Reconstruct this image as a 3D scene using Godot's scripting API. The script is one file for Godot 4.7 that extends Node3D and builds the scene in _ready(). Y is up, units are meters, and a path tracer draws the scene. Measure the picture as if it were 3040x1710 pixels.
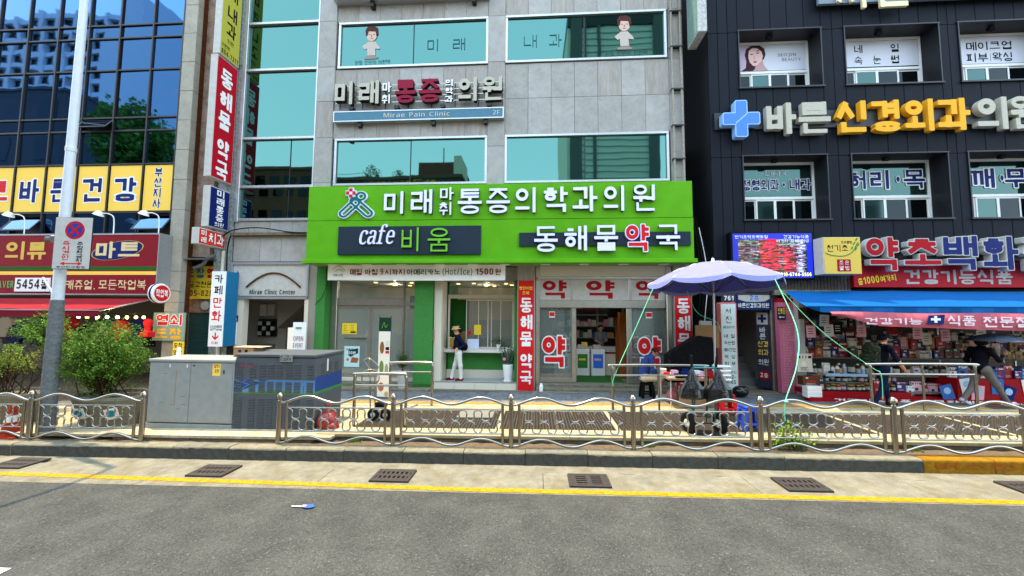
extends Node3D
# A Busan shopping street at noon: clinic building with a green fascia, cafe and pharmacy, seen across the road.
const SL := 0.01219          # the street climbs slightly to the right
var mats := {}
var meshes := {}
var glyphs := {}
var used := {}
var rng := RandomNumberGenerator.new()

func road_y(x: float) -> float: return SL * x
func walk_y(x: float) -> float: return 0.27 + SL * x

class MB:
	var v := PackedVector3Array()
	var n := PackedVector3Array()
	var uv := PackedVector2Array()
	var c := PackedColorArray()
	var col := Color.WHITE
	func tri(a: Vector3, b: Vector3, d: Vector3, na: Vector3, nb: Vector3, nd: Vector3, ua := Vector2.ZERO, ub := Vector2.ZERO, ud := Vector2.ZERO) -> void:
		if (b - a).cross(d - a).dot(na + nb + nd) > 0.0:
			v.append(a); v.append(d); v.append(b)
			n.append(na); n.append(nd); n.append(nb)
			uv.append(ua); uv.append(ud); uv.append(ub)
		else:
			v.append(a); v.append(b); v.append(d)
			n.append(na); n.append(nb); n.append(nd)
			uv.append(ua); uv.append(ub); uv.append(ud)
		c.append(col); c.append(col); c.append(col)
	func quadn(a: Vector3, b: Vector3, d: Vector3, e: Vector3, nn: Vector3) -> void:
		tri(a, b, d, nn, nn, nn, Vector2(0, 1), Vector2(1, 1), Vector2(1, 0))
		tri(a, d, e, nn, nn, nn, Vector2(0, 1), Vector2(1, 0), Vector2(0, 0))
	func quad(a: Vector3, b: Vector3, d: Vector3, e: Vector3, out := Vector3.ZERO) -> void:
		var nn := (b - a).cross(e - a)
		if nn.length_squared() < 1e-16: nn = (d - b).cross(e - d)
		nn = nn.normalized()
		if out != Vector3.ZERO and nn.dot(out) < 0: nn = -nn
		quadn(a, b, d, e, nn)
	func box(ce: Vector3, s: Vector3, b := Basis.IDENTITY, bev := 0.0) -> void:
		var h := s * 0.5
		var be := minf(bev, minf(h.x, minf(h.y, h.z)) * 0.9)
		for ax in 3:
			var u := (ax + 1) % 3
			var w := (ax + 2) % 3
			for sg in [-1.0, 1.0]:
				var nn := Vector3.ZERO; nn[ax] = sg
				var pts := []
				for q in [[-1, -1], [1, -1], [1, 1], [-1, 1]]:
					var p := Vector3.ZERO
					p[ax] = sg * h[ax]; p[u] = q[0] * (h[u] - be); p[w] = q[1] * (h[w] - be)
					pts.append(ce + b * p)
				quadn(pts[0], pts[1], pts[2], pts[3], b * nn)
		if be > 0.0:
			for ax in 3:
				var u := (ax + 1) % 3
				var w := (ax + 2) % 3
				for su in [-1.0, 1.0]:
					for sw in [-1.0, 1.0]:
						var nn := Vector3.ZERO; nn[u] = su; nn[w] = sw
						var pts := []
						for q in [[-1, 0], [1, 0], [1, 1], [-1, 1]]:
							var p := Vector3.ZERO
							p[ax] = q[0] * (h[ax] - be)
							p[u] = su * (h[u] - (be if q[1] == 0 else 0.0)); p[w] = sw * (h[w] - (be if q[1] == 1 else 0.0))
							pts.append(ce + b * p)
						quadn(pts[0], pts[1], pts[2], pts[3], (b * nn).normalized())
			for sx in [-1.0, 1.0]:
				for sy in [-1.0, 1.0]:
					for sz in [-1.0, 1.0]:
						var sg := Vector3(sx, sy, sz)
						var pp := []
						for ax in 3:
							var p := sg * (h - Vector3.ONE * be)
							p[ax] = sg[ax] * h[ax]
							pp.append(ce + b * p)
						var nn := (b * sg).normalized()
						tri(pp[0], pp[1], pp[2], nn, nn, nn)
	func ext(x0: float, x1: float, y0: float, y1: float, z0: float, z1: float, bev := 0.0) -> void:
		box(Vector3((x0 + x1) / 2, (y0 + y1) / 2, (z0 + z1) / 2), Vector3(absf(x1 - x0), absf(y1 - y0), absf(z1 - z0)), Basis.IDENTITY, bev)
	func tube(pts: Array, r, sides := 8, caps := true) -> void:
		var k := pts.size()
		var rings := []
		var nrm := []
		var up := Vector3.UP
		var prev := Vector3.ZERO
		for i in k:
			var t: Vector3 = (pts[mini(i + 1, k - 1)] - pts[maxi(i - 1, 0)])
			t = t.normalized() if t.length() > 1e-9 else Vector3.UP
			var a: Vector3
			if i == 0:
				a = t.cross(Vector3.UP if absf(t.y) < 0.95 else Vector3.RIGHT).normalized()
			else:
				a = (prev - t * prev.dot(t)).normalized()
			prev = a
			var b := t.cross(a)
			var rr: float = r[i] if r is Array else r
			var ring := []
			var nr := []
			for j in sides:
				var th := TAU * j / sides
				var d := a * cos(th) + b * sin(th)
				nr.append(d); ring.append(pts[i] + d * rr)
			rings.append(ring); nrm.append(nr)
		for i in k - 1:
			for j in sides:
				var j2 := (j + 1) % sides
				tri(rings[i][j], rings[i + 1][j], rings[i + 1][j2], nrm[i][j], nrm[i + 1][j], nrm[i + 1][j2])
				tri(rings[i][j], rings[i + 1][j2], rings[i][j2], nrm[i][j], nrm[i + 1][j2], nrm[i][j2])
		if caps:
			for e in [0, k - 1]:
				var t: Vector3 = (pts[0] - pts[1]) if e == 0 else (pts[k - 1] - pts[k - 2])
				t = t.normalized()
				for j in range(1, sides - 1): tri(rings[e][0], rings[e][j], rings[e][j + 1], t, t, t)
	func lathe(prof: Array, sides := 20, ce := Vector3.ZERO, b := Basis.IDENTITY, flat := false) -> void:
		for i in prof.size() - 1:
			var p: Vector2 = prof[i]
			var q: Vector2 = prof[i + 1]
			var d := q - p
			if d.length() < 1e-7: continue
			var nn := Vector2(d.y, -d.x).normalized()
			for j in sides:
				var a0 := TAU * j / sides
				var a1 := TAU * (j + 1) / sides
				var am0 := a0
				var am1 := a1
				if flat: am0 = (a0 + a1) / 2; am1 = am0
				var P := []
				var N := []
				for s in [[p, a0, am0], [q, a0, am0], [q, a1, am1], [p, a1, am1]]:
					P.append(ce + b * Vector3(s[0].x * cos(s[1]), s[0].y, s[0].x * sin(s[1])))
					N.append((b * Vector3(nn.x * cos(s[2]), nn.y, nn.x * sin(s[2]))).normalized())
				if q.x > 1e-6: tri(P[0], P[1], P[2], N[0], N[1], N[2])
				if p.x > 1e-6: tri(P[0], P[2], P[3], N[0], N[2], N[3])
	func ell(ce: Vector3, r: Vector3, su := 12, sv := 8, b := Basis.IDENTITY, v0 := 0.0, v1 := 1.0) -> void:
		for i in sv:
			for j in su:
				var P := []
				var N := []
				for q in [[i, j], [i + 1, j], [i + 1, j + 1], [i, j + 1]]:
					var th: float = PI * (v0 + (v1 - v0) * q[0] / sv)
					var ph: float = TAU * q[1] / su
					var d := Vector3(sin(th) * cos(ph), cos(th), sin(th) * sin(ph))
					P.append(ce + b * (d * r)); N.append((b * (d / r)).normalized())
				tri(P[0], P[1], P[2], N[0], N[1], N[2])
				tri(P[0], P[2], P[3], N[0], N[2], N[3])
	func prism(poly: PackedVector2Array, z0: float, z1: float, t := Transform3D.IDENTITY) -> void:
		var ix := Geometry2D.triangulate_polygon(poly)
		var nb := t.basis
		for i in range(0, ix.size(), 3):
			for zz in [z0, z1]:
				var nn := (nb * Vector3(0, 0, 1.0 if zz == maxf(z0, z1) else -1.0)).normalized()
				tri(t * Vector3(poly[ix[i]].x, poly[ix[i]].y, zz), t * Vector3(poly[ix[i + 1]].x, poly[ix[i + 1]].y, zz), t * Vector3(poly[ix[i + 2]].x, poly[ix[i + 2]].y, zz), nn, nn, nn)
		var area := 0.0
		for i in poly.size(): area += poly[i].cross(poly[(i + 1) % poly.size()])
		for i in poly.size():
			var p := poly[i]
			var q := poly[(i + 1) % poly.size()]
			var d := q - p
			var nn2 := Vector2(d.y, -d.x).normalized() * signf(area)
			var n3 := (nb * Vector3(nn2.x, nn2.y, 0)).normalized()
			quadn(t * Vector3(p.x, p.y, z0), t * Vector3(q.x, q.y, z0), t * Vector3(q.x, q.y, z1), t * Vector3(p.x, p.y, z1), n3)
	func add(m: MB, t: Transform3D) -> void:
		for i in m.v.size():
			v.append(t * m.v[i]); n.append((t.basis * m.n[i]).normalized()); uv.append(m.uv[i]); c.append(m.c[i])
	func mesh() -> ArrayMesh:
		var a := []
		a.resize(Mesh.ARRAY_MAX)
		a[Mesh.ARRAY_VERTEX] = v; a[Mesh.ARRAY_NORMAL] = n; a[Mesh.ARRAY_TEX_UV] = uv; a[Mesh.ARRAY_COLOR] = c
		var m := ArrayMesh.new()
		m.add_surface_from_arrays(Mesh.PRIMITIVE_TRIANGLES, a)
		return m

# ---------- materials
func M(key: String, col: Color, rough := 0.7, metal := 0.0, tex: Texture2D = null, scale := 1.0, nrm: Texture2D = null, nstr := 1.0) -> StandardMaterial3D:
	if mats.has(key): return mats[key]
	var m := StandardMaterial3D.new()
	m.albedo_color = col; m.roughness = rough; m.metallic = metal
	if metal == 0.0 and rough >= 0.45: m.metallic_specular = 0.2
	if tex or nrm:
		m.uv1_triplanar = true; m.uv1_world_triplanar = true; m.uv1_scale = Vector3.ONE * scale
	if tex: m.albedo_texture = tex
	if nrm: m.normal_enabled = true; m.normal_texture = nrm; m.normal_scale = nstr
	mats[key] = m
	return m
func K(key: String) -> StandardMaterial3D: return mats[key]
func lit(key: String, col: Color, energy := 1.0) -> StandardMaterial3D:
	if mats.has(key): return mats[key]
	var m := M(key, col, 0.6)
	m.emission_enabled = true; m.emission = col; m.emission_energy_multiplier = energy
	return m
func pane(key: String, col: Color, alpha: float) -> StandardMaterial3D:
	if mats.has(key): return mats[key]
	var m := M(key, Color(col.r, col.g, col.b, alpha), 0.02)
	m.transparency = BaseMaterial3D.TRANSPARENCY_ALPHA
	return m
# a seamless grey picture made pixel by pixel from layers of noise: [frequency, weight] pairs about a mean
func noise_tex(size: int, mean: float, layers: Array, seed_: int, tint := Color(0, 0, 0, 0), tint_freq := 0.01) -> ImageTexture:
	var ims := []
	for i in layers.size():
		var f := FastNoiseLite.new()
		f.seed = seed_ + i * 17; f.frequency = layers[i][0]; f.noise_type = layers[i][2] if layers[i].size() > 2 else FastNoiseLite.TYPE_SIMPLEX_SMOOTH
		f.fractal_octaves = 2
		var im := f.get_seamless_image(size, size)
		im.convert(Image.FORMAT_L8)
		ims.append(im.get_data())
	var ft := FastNoiseLite.new()
	ft.seed = seed_ + 99; ft.frequency = tint_freq
	var ti := ft.get_seamless_image(size, size)
	ti.convert(Image.FORMAT_L8)
	var td := ti.get_data()
	var out := PackedByteArray()
	out.resize(size * size * 3)
	for p in size * size:
		var s := mean
		for i in layers.size(): s += (ims[i][p] / 255.0 - 0.5) * layers[i][1]
		var k := clampf((td[p] / 255.0 - 0.5) * 3.0, 0.0, 1.0) * tint.a
		out[p * 3] = int(clampf(lerpf(s, s * tint.r, k), 0, 1) * 255)
		out[p * 3 + 1] = int(clampf(lerpf(s, s * tint.g, k), 0, 1) * 255)
		out[p * 3 + 2] = int(clampf(lerpf(s, s * tint.b, k), 0, 1) * 255)
	return ImageTexture.create_from_image(Image.create_from_data(size, size, false, Image.FORMAT_RGB8, out))
# road stone: a grain of random chips in a darker binder
func chip_tex(size: int, seed_: int) -> ImageTexture:
	var r := RandomNumberGenerator.new()
	r.seed = seed_
	var g := PackedFloat32Array()
	g.resize(size * size); g.fill(0.66)
	for k in size * size / 5:
		var x := r.randi() % size
		var y := r.randi() % size
		var v := 0.68 + r.randfn() * 0.085
		if r.randf() < 0.012: v = 1.0
		var s := 1 + r.randi() % 3
		for j in s:
			for i in s: g[((y + j) % size) * size + (x + i) % size] = v
	var f := FastNoiseLite.new()
	f.seed = seed_; f.frequency = 0.006
	var im := f.get_seamless_image(size, size)
	im.convert(Image.FORMAT_L8)
	var d := im.get_data()
	var out := PackedByteArray()
	out.resize(size * size)
	for i in size * size: out[i] = int(clampf(g[i] + (d[i] / 255.0 - 0.5) * 0.14, 0, 1) * 255)
	return ImageTexture.create_from_image(Image.create_from_data(size, size, false, Image.FORMAT_L8, out))
func bump_tex(size: int, freq: float, seed_: int, strength := 2.0, octaves := 3, typ := FastNoiseLite.TYPE_SIMPLEX_SMOOTH) -> ImageTexture:
	var f := FastNoiseLite.new()
	f.seed = seed_; f.frequency = freq; f.noise_type = typ; f.fractal_octaves = octaves
	var im := f.get_seamless_image(size, size)
	im.convert(Image.FORMAT_RGBA8)
	im.bump_map_to_normal_map(strength)
	return ImageTexture.create_from_image(im)

# ---------- nodes
func numbered(nm: String) -> String:
	if not used.has(nm): used[nm] = 0; return nm
	used[nm] += 1
	return "%s_%03d" % [nm, used[nm]]
func tagit(o: Node3D, label: String, cat: String, grp := "") -> Node3D:
	o.set_meta("label", label); o.set_meta("category", cat)
	if grp: o.set_meta("group", grp)
	return o
func T(nm: String, label: String, cat: String, pos := Vector3.ZERO, grp := "", rot := 0.0) -> Node3D:
	var o := Node3D.new()
	o.name = numbered(nm); add_child(o); o.position = pos; o.rotation.y = rot
	return tagit(o, label, cat, grp)
func P(par: Node, nm: String, mesh: Mesh, mat: Material, pos := Vector3.ZERO, b := Basis.IDENTITY) -> MeshInstance3D:
	var o := MeshInstance3D.new()
	o.name = nm; o.mesh = mesh; o.material_override = mat
	par.add_child(o, true)
	o.transform = Transform3D(b, pos)
	return o
# one-mesh thing
func O(nm: String, label: String, cat: String, mesh: Mesh, mat: Material, pos := Vector3.ZERO, grp := "", b := Basis.IDENTITY) -> MeshInstance3D:
	var o := P(self, numbered(nm), mesh, mat, pos, b)
	tagit(o, label, cat, grp)
	return o
func St(nm: String, mesh: Mesh, mat: Material, pos := Vector3.ZERO) -> MeshInstance3D:
	var o := P(self, numbered(nm), mesh, mat, pos)
	o.set_meta("kind", "structure")
	return o
func bmesh(s: Vector3, bev := 0.0) -> ArrayMesh:
	var k := "%.4f,%.4f,%.4f,%.4f" % [s.x, s.y, s.z, bev]
	if not meshes.has(k):
		var m := MB.new()
		m.box(Vector3.ZERO, s, Basis.IDENTITY, bev)
		meshes[k] = m.mesh()
	return meshes[k]
# box part given by its extents
func PB(par: Node, nm: String, mat: Material, x0: float, x1: float, y0: float, y1: float, z0: float, z1: float, bev := 0.0) -> MeshInstance3D:
	return P(par, nm, bmesh(Vector3(absf(x1 - x0), absf(y1 - y0), absf(z1 - z0)), bev), mat, Vector3((x0 + x1) / 2, (y0 + y1) / 2, (z0 + z1) / 2))
func tubem(pts: Array, r, sides := 8) -> ArrayMesh:
	var m := MB.new()
	m.tube(pts, r, sides)
	return m.mesh()
func PT(par: Node, nm: String, mat: Material, pts: Array, r, sides := 8) -> MeshInstance3D:
	return P(par, nm, tubem(pts, r, sides), mat)
func lath(prof: Array, sides := 20, flat := false) -> ArrayMesh:
	var m := MB.new()
	m.lathe(prof, sides, Vector3.ZERO, Basis.IDENTITY, flat)
	return m.mesh()
func flat_uv(w: float, h: float, th := 0.004) -> ArrayMesh:   # thin plate, uv on all faces
	return bmesh(Vector3(w, h, th))
func curve(pts: Array, step := 6) -> Array:     # Catmull-Rom through points
	var out := []
	for i in pts.size() - 1:
		var a: Vector3 = pts[maxi(i - 1, 0)]
		var b: Vector3 = pts[i]
		var c: Vector3 = pts[i + 1]
		var d: Vector3 = pts[mini(i + 2, pts.size() - 1)]
		for k in step:
			out.append(b.cubic_interpolate(c, a, d, float(k) / step))
	out.append(pts[pts.size() - 1])
	return out

# ---------- Hangul lettering: strokes of each jamo laid out in a block, meshed from their distance field
const CONS := {
	"ㄱ": [[0, 0, 1, 0], [1, 0, 1, 1]], "ㄴ": [[0, 0, 0, 1], [0, 1, 1, 1]], "ㄷ": [[0, 0, 1, 0], [0, 0, 0, 1], [0, 1, 1, 1]],
	"ㄹ": [[0, 0, 1, 0], [1, 0, 1, .5], [0, .5, 1, .5], [0, .5, 0, 1], [0, 1, 1, 1]], "ㅁ": [[0, 0, 1, 0], [0, 0, 0, 1], [1, 0, 1, 1], [0, 1, 1, 1]],
	"ㅂ": [[0, 0, 0, 1], [1, 0, 1, 1], [0, .48, 1, .48], [0, 1, 1, 1]], "ㅅ": [[.5, 0, 0, 1], [.5, .15, 1, 1]], "ㅇ": [["o", .5, .5, .5, .5]],
	"ㅈ": [[0, 0, 1, 0], [.5, 0, 0, 1], [.5, .2, 1, 1]], "ㅊ": [[.32, 0, .68, 0], [0, .3, 1, .3], [.5, .3, 0, 1], [.5, .42, 1, 1]],
	"ㅋ": [[0, 0, 1, 0], [1, 0, 1, 1], [0, .48, 1, .48]], "ㅌ": [[0, 0, 1, 0], [0, 0, 0, 1], [0, .5, 1, .5], [0, 1, 1, 1]],
	"ㅍ": [[0, 0, 1, 0], [0, 1, 1, 1], [.28, 0, .28, 1], [.72, 0, .72, 1]], "ㅎ": [[.34, 0, .66, 0], [0, .3, 1, .3], ["o", .5, .78, .4, .24]],
}
const LEAD := ["ㄱ", "ㄱㄱ", "ㄴ", "ㄷ", "ㄷㄷ", "ㄹ", "ㅁ", "ㅂ", "ㅂㅂ", "ㅅ", "ㅅㅅ", "ㅇ", "ㅈ", "ㅈㅈ", "ㅊ", "ㅋ", "ㅌ", "ㅍ", "ㅎ"]
const TAIL := ["", "ㄱ", "ㄱㄱ", "ㄱㅅ", "ㄴ", "ㄴㅈ", "ㄴㅎ", "ㄷ", "ㄹ", "ㄹㄱ", "ㄹㅁ", "ㄹㅂ", "ㄹㅅ", "ㄹㅌ", "ㄹㅍ", "ㄹㅎ", "ㅁ", "ㅂ", "ㅂㅅ", "ㅅ", "ㅅㅅ", "ㅇ", "ㅈ", "ㅊ", "ㅋ", "ㅌ", "ㅍ", "ㅎ"]
func put_cons(out: Array, s: String, x0: float, y0: float, x1: float, y1: float, w: float) -> void:
	var k := s.length()
	for i in k:
		var a := lerpf(x0, x1, float(i) / k) + (w * 0.15 if i > 0 else 0.0)
		var b := lerpf(x0, x1, float(i + 1) / k)
		var ax := a + w / 2
		var bx := b - w / 2
		var ay := y0 + w / 2
		var by := y1 - w / 2
		for st in CONS[s[i]]:
			if st[0] is String: out.append(["o", lerpf(ax, bx, st[1]), lerpf(ay, by, st[2]), (bx - ax) * st[3], (by - ay) * st[4], w])
			else: out.append(["l", lerpf(ax, bx, st[0]), lerpf(ay, by, st[1]), lerpf(ax, bx, st[2]), lerpf(ay, by, st[3]), w])
func prims(ch: String, w: float) -> Array:
	var code := ch.unicode_at(0) - 0xAC00
	var ld: String = LEAD[code / 588]
	var vo := (code % 588) / 28
	var tl: String = TAIL[code % 28]
	var out := []
	var fin := tl != ""
	var hz := {8: "u", 9: "u", 10: "u", 11: "u", 12: "uu", 13: "d", 14: "d", 15: "d", 16: "d", 17: "dd", 18: "-", 19: "-"}
	var vt := {0: "r", 1: "ai", 2: "rr", 3: "aai", 4: "l", 5: "li", 6: "ll", 7: "lli", 9: "r", 10: "ai", 11: "i", 14: "l", 15: "li", 16: "i", 19: "i", 20: "i"}
	var yb := 0.6 if fin else 1.0
	var mixed := hz.has(vo) and vt.has(vo)
	var wc := w * 0.8 if (fin and hz.has(vo)) else w
	var h := w / 2
	if hz.has(vo):
		var xr := 0.66 if mixed else 1.0
		var m: String = hz[vo]
		var c0 := 0.03 if mixed else 0.12
		var c1 := (0.60 if mixed else 0.88)
		var cy := (0.38 if fin else (0.5 if mixed else 0.52))
		if m == "-": cy += 0.04
		put_cons(out, ld, c0, 0.0 if fin else 0.04, c1, cy, wc)
		var bar := (0.55 if fin else 0.82)
		if m[0] == "d": bar = 0.49 if fin else 0.66
		out.append(["l", h, bar, xr - h, bar])
		var xs := [xr / 2] if m.length() == 1 else [xr * 0.3, xr * 0.7]
		for x in xs:
			if m[0] == "u": out.append(["l", x, cy + h + (0.0 if fin else 0.03), x, bar])
			elif m[0] == "d": out.append(["l", x, bar, x, (0.65 if fin else 1.0) - h])
	if vt.has(vo):
		var m: String = vt[vo]
		if not mixed: put_cons(out, ld, 0.02, 0.03 if fin else 0.1, 0.56, 0.55 if fin else 0.84, w)
		var mid := yb * 0.46
		if m == "i": out.append(["l", 0.87, h, 0.87, yb - h])
		elif m[0] == "r":
			out.append(["l", 0.76, h, 0.76, yb - h])
			for y in ([mid] if m == "r" else [yb * 0.3, yb * 0.62]): out.append(["l", 0.76, y, 1.0 - h, y])
		elif m[0] == "a":
			out.append(["l", 0.69, h + 0.02, 0.69, yb - h - 0.04]); out.append(["l", 0.94, h, 0.94, yb - h])
			for y in ([mid] if m == "ai" else [yb * 0.34, yb * 0.62]): out.append(["l", 0.69, y, 0.94, y])
		elif m[0] == "l":
			var sx := 0.72 if m.ends_with("i") else 0.88
			out.append(["l", sx, h, sx, yb - h])
			if m.ends_with("i"): out.append(["l", 0.95, h, 0.95, yb - h])
			for y in ([mid if not mixed else yb * 0.86] if m.begins_with("ll") == false else [yb * 0.3, yb * 0.6]): out.append(["l", sx - 0.24, y, sx, y])
	if fin: put_cons(out, tl, 0.13, 0.67, 0.88 if not vt.has(vo) else 0.93, 1.0, wc)
	return out
func sdf(pr: Array, p: Vector2, w0: float) -> float:
	var best := 9.0
	for s in pr:
		var d: float
		var w: float = s[5] if s.size() > 5 else w0
		if s[0] == "l":
			var a := Vector2(s[1], s[2])
			var ab := Vector2(s[3], s[4]) - a
			var ln := ab.length()
			var t := ab / ln if ln > 1e-6 else Vector2.RIGHT
			var q := p - a
			var ww := w * (0.88 if absf(t.x) > 0.9 else 1.0)
			var x := absf(q.dot(t) - ln / 2) - (ln / 2 + w / 2)
			var y := absf(q.cross(t)) - ww / 2
			d = Vector2(maxf(x, 0), maxf(y, 0)).length() + minf(maxf(x, y), 0)
		else:
			var q := p - Vector2(s[1], s[2])
			var r := Vector2(maxf(s[3], 0.02), maxf(s[4], 0.02))
			var k0 := (q / r).length()
			var k1 := (q / (r * r)).length()
			d = absf(k0 * (k0 - 1.0) / k1 if k1 > 1e-6 else -minf(r.x, r.y)) - w / 2
		if d < best: best = d
	return best
# unit glyph: x, y in 0..1 (y up), depth 0..1 in z; off widens it
func field_mesh(f: Callable, n: int, lo: Vector2, hi: Vector2, solid: bool) -> MB:
	var m := MB.new()
	var st := (hi - lo) / n
	var vals := PackedFloat32Array()
	vals.resize((n + 1) * (n + 1))
	for j in n + 1:
		for i in n + 1: vals[j * (n + 1) + i] = f.call(lo + st * Vector2(i, j))
	var fz := Vector3(0, 0, 1)
	for j in n:
		var run := -1
		for i in n + 1:
			var full := false
			if i < n:
				full = vals[j * (n + 1) + i] < 0 and vals[j * (n + 1) + i + 1] < 0 and vals[(j + 1) * (n + 1) + i] < 0 and vals[(j + 1) * (n + 1) + i + 1] < 0
			if full and run < 0: run = i
			if not full and run >= 0:
				var a := lo + st * Vector2(run, j)
				var b := lo + st * Vector2(i, j + 1)
				m.quadn(Vector3(a.x, 1 - a.y, 1), Vector3(b.x, 1 - a.y, 1), Vector3(b.x, 1 - b.y, 1), Vector3(a.x, 1 - b.y, 1), fz)
				run = -1
			if i >= n or full: continue
			var cs := [Vector2(i, j), Vector2(i + 1, j), Vector2(i + 1, j + 1), Vector2(i, j + 1)]
			var vs := []
			for c in cs: vs.append(vals[int(c.y) * (n + 1) + int(c.x)])
			if vs[0] >= 0 and vs[1] >= 0 and vs[2] >= 0 and vs[3] >= 0: continue
			var poly := []
			var cut := []
			for k in 4:
				var k2 := (k + 1) % 4
				if vs[k] < 0: poly.append(lo + st * cs[k])
				if (vs[k] < 0) != (vs[k2] < 0):
					var t: float = vs[k] / (vs[k] - vs[k2])
					var p: Vector2 = lo + st * (cs[k].lerp(cs[k2], t))
					poly.append(p); cut.append(p)
			for k in range(1, poly.size() - 1):
				m.tri(Vector3(poly[0].x, 1 - poly[0].y, 1), Vector3(poly[k].x, 1 - poly[k].y, 1), Vector3(poly[k + 1].x, 1 - poly[k + 1].y, 1), fz, fz, fz)
			if solid and cut.size() >= 2:
				for k in range(0, cut.size() - 1, 2):
					var a: Vector2 = cut[k]
					var b: Vector2 = cut[k + 1]
					if a.distance_to(b) < 1e-6: continue
					var d := (b - a).orthogonal().normalized()
					var mid := (a + b) / 2
					if f.call(mid + d * st.x * 0.3) < f.call(mid - d * st.x * 0.3): d = -d
					m.quadn(Vector3(a.x, 1 - a.y, 0), Vector3(b.x, 1 - b.y, 0), Vector3(b.x, 1 - b.y, 1), Vector3(a.x, 1 - a.y, 1), Vector3(d.x, -d.y, 0))
	return m
func is_hangul(ch: String) -> bool: return ch.unicode_at(0) >= 0xAC00 and ch.unicode_at(0) <= 0xD7A3
var fonts := {}
func latin(ch: String, font: String, solid: bool) -> MB:
	if not fonts.has(font):
		var f := SystemFont.new()
		f.font_names = PackedStringArray([font.trim_suffix(" Bold")])
		f.font_weight = 700 if font.ends_with("Bold") else 400
		fonts[font] = f
	var tm := TextMesh.new()
	tm.font = fonts[font]; tm.font_size = 64; tm.pixel_size = 1.0 / 46.0; tm.depth = 1.0 if solid else 0.0; tm.text = ch; tm.curve_step = 1.5
	tm.vertical_alignment = VERTICAL_ALIGNMENT_BOTTOM
	tm.horizontal_alignment = HORIZONTAL_ALIGNMENT_LEFT
	var m := MB.new()
	if tm.get_surface_count() == 0: return m
	var ar := tm.get_mesh_arrays()
	var vs: PackedVector3Array = ar[Mesh.ARRAY_VERTEX]
	var ns: PackedVector3Array = ar[Mesh.ARRAY_NORMAL]
	var ix: PackedInt32Array = ar[Mesh.ARRAY_INDEX]
	var lowy := 0.0
	var box := tm.get_aabb()
	for i in range(0, ix.size(), 3):
		if not solid and ns[ix[i]].z < 0.5: continue
		var q := []
		for k in 3: q.append(Vector3(vs[ix[i + k]].x - box.position.x, vs[ix[i + k]].y - 13.6 / 46.0, vs[ix[i + k]].z + (0.5 if solid else 1.0)))
		m.tri(q[0], q[1], q[2], ns[ix[i]], ns[ix[i + 1]], ns[ix[i + 2]])
	return m
# one character: [MB in unit height, width in units]
func glyph(ch: String, w := 0.15, off := 0.0, n := 36, solid := false, font := "Droid Sans Bold") -> Array:
	var key := "%s|%.3f|%.3f|%d|%s|%s" % [ch, w, off, n, solid, font]
	if glyphs.has(key): return glyphs[key]
	var res: Array
	if is_hangul(ch):
		var pr := prims(ch, w)
		res = [field_mesh(func(p): return sdf(pr, p, w) - off, n, Vector2(-0.1, -0.1), Vector2(1.1, 1.1), solid), 1.0]
	elif ch == "·":
		res = [field_mesh(func(p): return p.distance_to(Vector2(0.25, 0.5)) - 0.14 - off, 20, Vector2(-0.1, 0), Vector2(0.6, 1.0), solid), 0.5]
	elif ch == " ": res = [MB.new(), 0.45]
	else:
		var m := latin(ch, font, solid)
		var mx := 0.0
		for p in m.v: mx = maxf(mx, p.x)
		res = [m, mx + 0.1]
	glyphs[key] = res
	return res
func gmesh(ch: String, w: float, off: float, n: int, solid: bool, font: String) -> ArrayMesh:
	var key := "G%s|%.3f|%.3f|%d|%s|%s" % [ch, w, off, n, solid, font]
	if not meshes.has(key): meshes[key] = (glyph(ch, w, off, n, solid, font)[0] as MB).mesh()
	return meshes[key]
# a line of lettering as one mesh, fitted into x0..x1, y0..y1 (pitch is even over the hangul)
func line_mb(txt: String, wid: float, hei: float, w := 0.14, off := 0.0, n := 24, solid := false, depth := 1.0, font := "Droid Sans Bold", gap := 0.12) -> MB:
	var tot := 0.0
	for ch in txt: tot += glyph(ch, w, off, n, solid, font)[1] + gap
	tot -= gap
	var k := wid / tot
	var x := 0.0
	var out := MB.new()
	for ch in txt:
		var g := glyph(ch, w, off, n, solid, font)
		out.add(g[0], Transform3D(Basis.from_scale(Vector3(k, hei, depth)), Vector3(x * k, 0, 0)))
		x += g[1] + gap
	return out
# flat print on a wall facing +z: x0..x1 wide, y0..y1 high, its face at z
func text(par: Node, txt: String, mat: Material, x0: float, x1: float, y0: float, y1: float, z: float, w := 0.14, n := 22, off := 0.0, font := "Droid Sans Bold", b := Basis.IDENTITY) -> MeshInstance3D:
	var words := txt.split(" ")
	if words.size() > 1:
		# each word is a part of its own
		var tot := -0.12
		for ch in txt: tot += glyph(ch, w, off, n, false, font)[1] + 0.12
		var k := (x1 - x0) / tot
		var x := x0
		var last: MeshInstance3D
		for wd in words:
			var ww := -0.12
			for ch in wd: ww += glyph(ch, w, off, n, false, font)[1] + 0.12
			if wd != "": last = text(par, wd, mat, x, x + ww * k, y0, y1, z, w, n, off, font, b)
			x += (ww + 0.12 + 0.57) * k
		return last
	var m := line_mb(txt, x1 - x0, y1 - y0, w, off, n, false, 0.001, font)
	return P(par, "lettering", m.mesh(), mat, Vector3(x0, y0, z), b)
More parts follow.
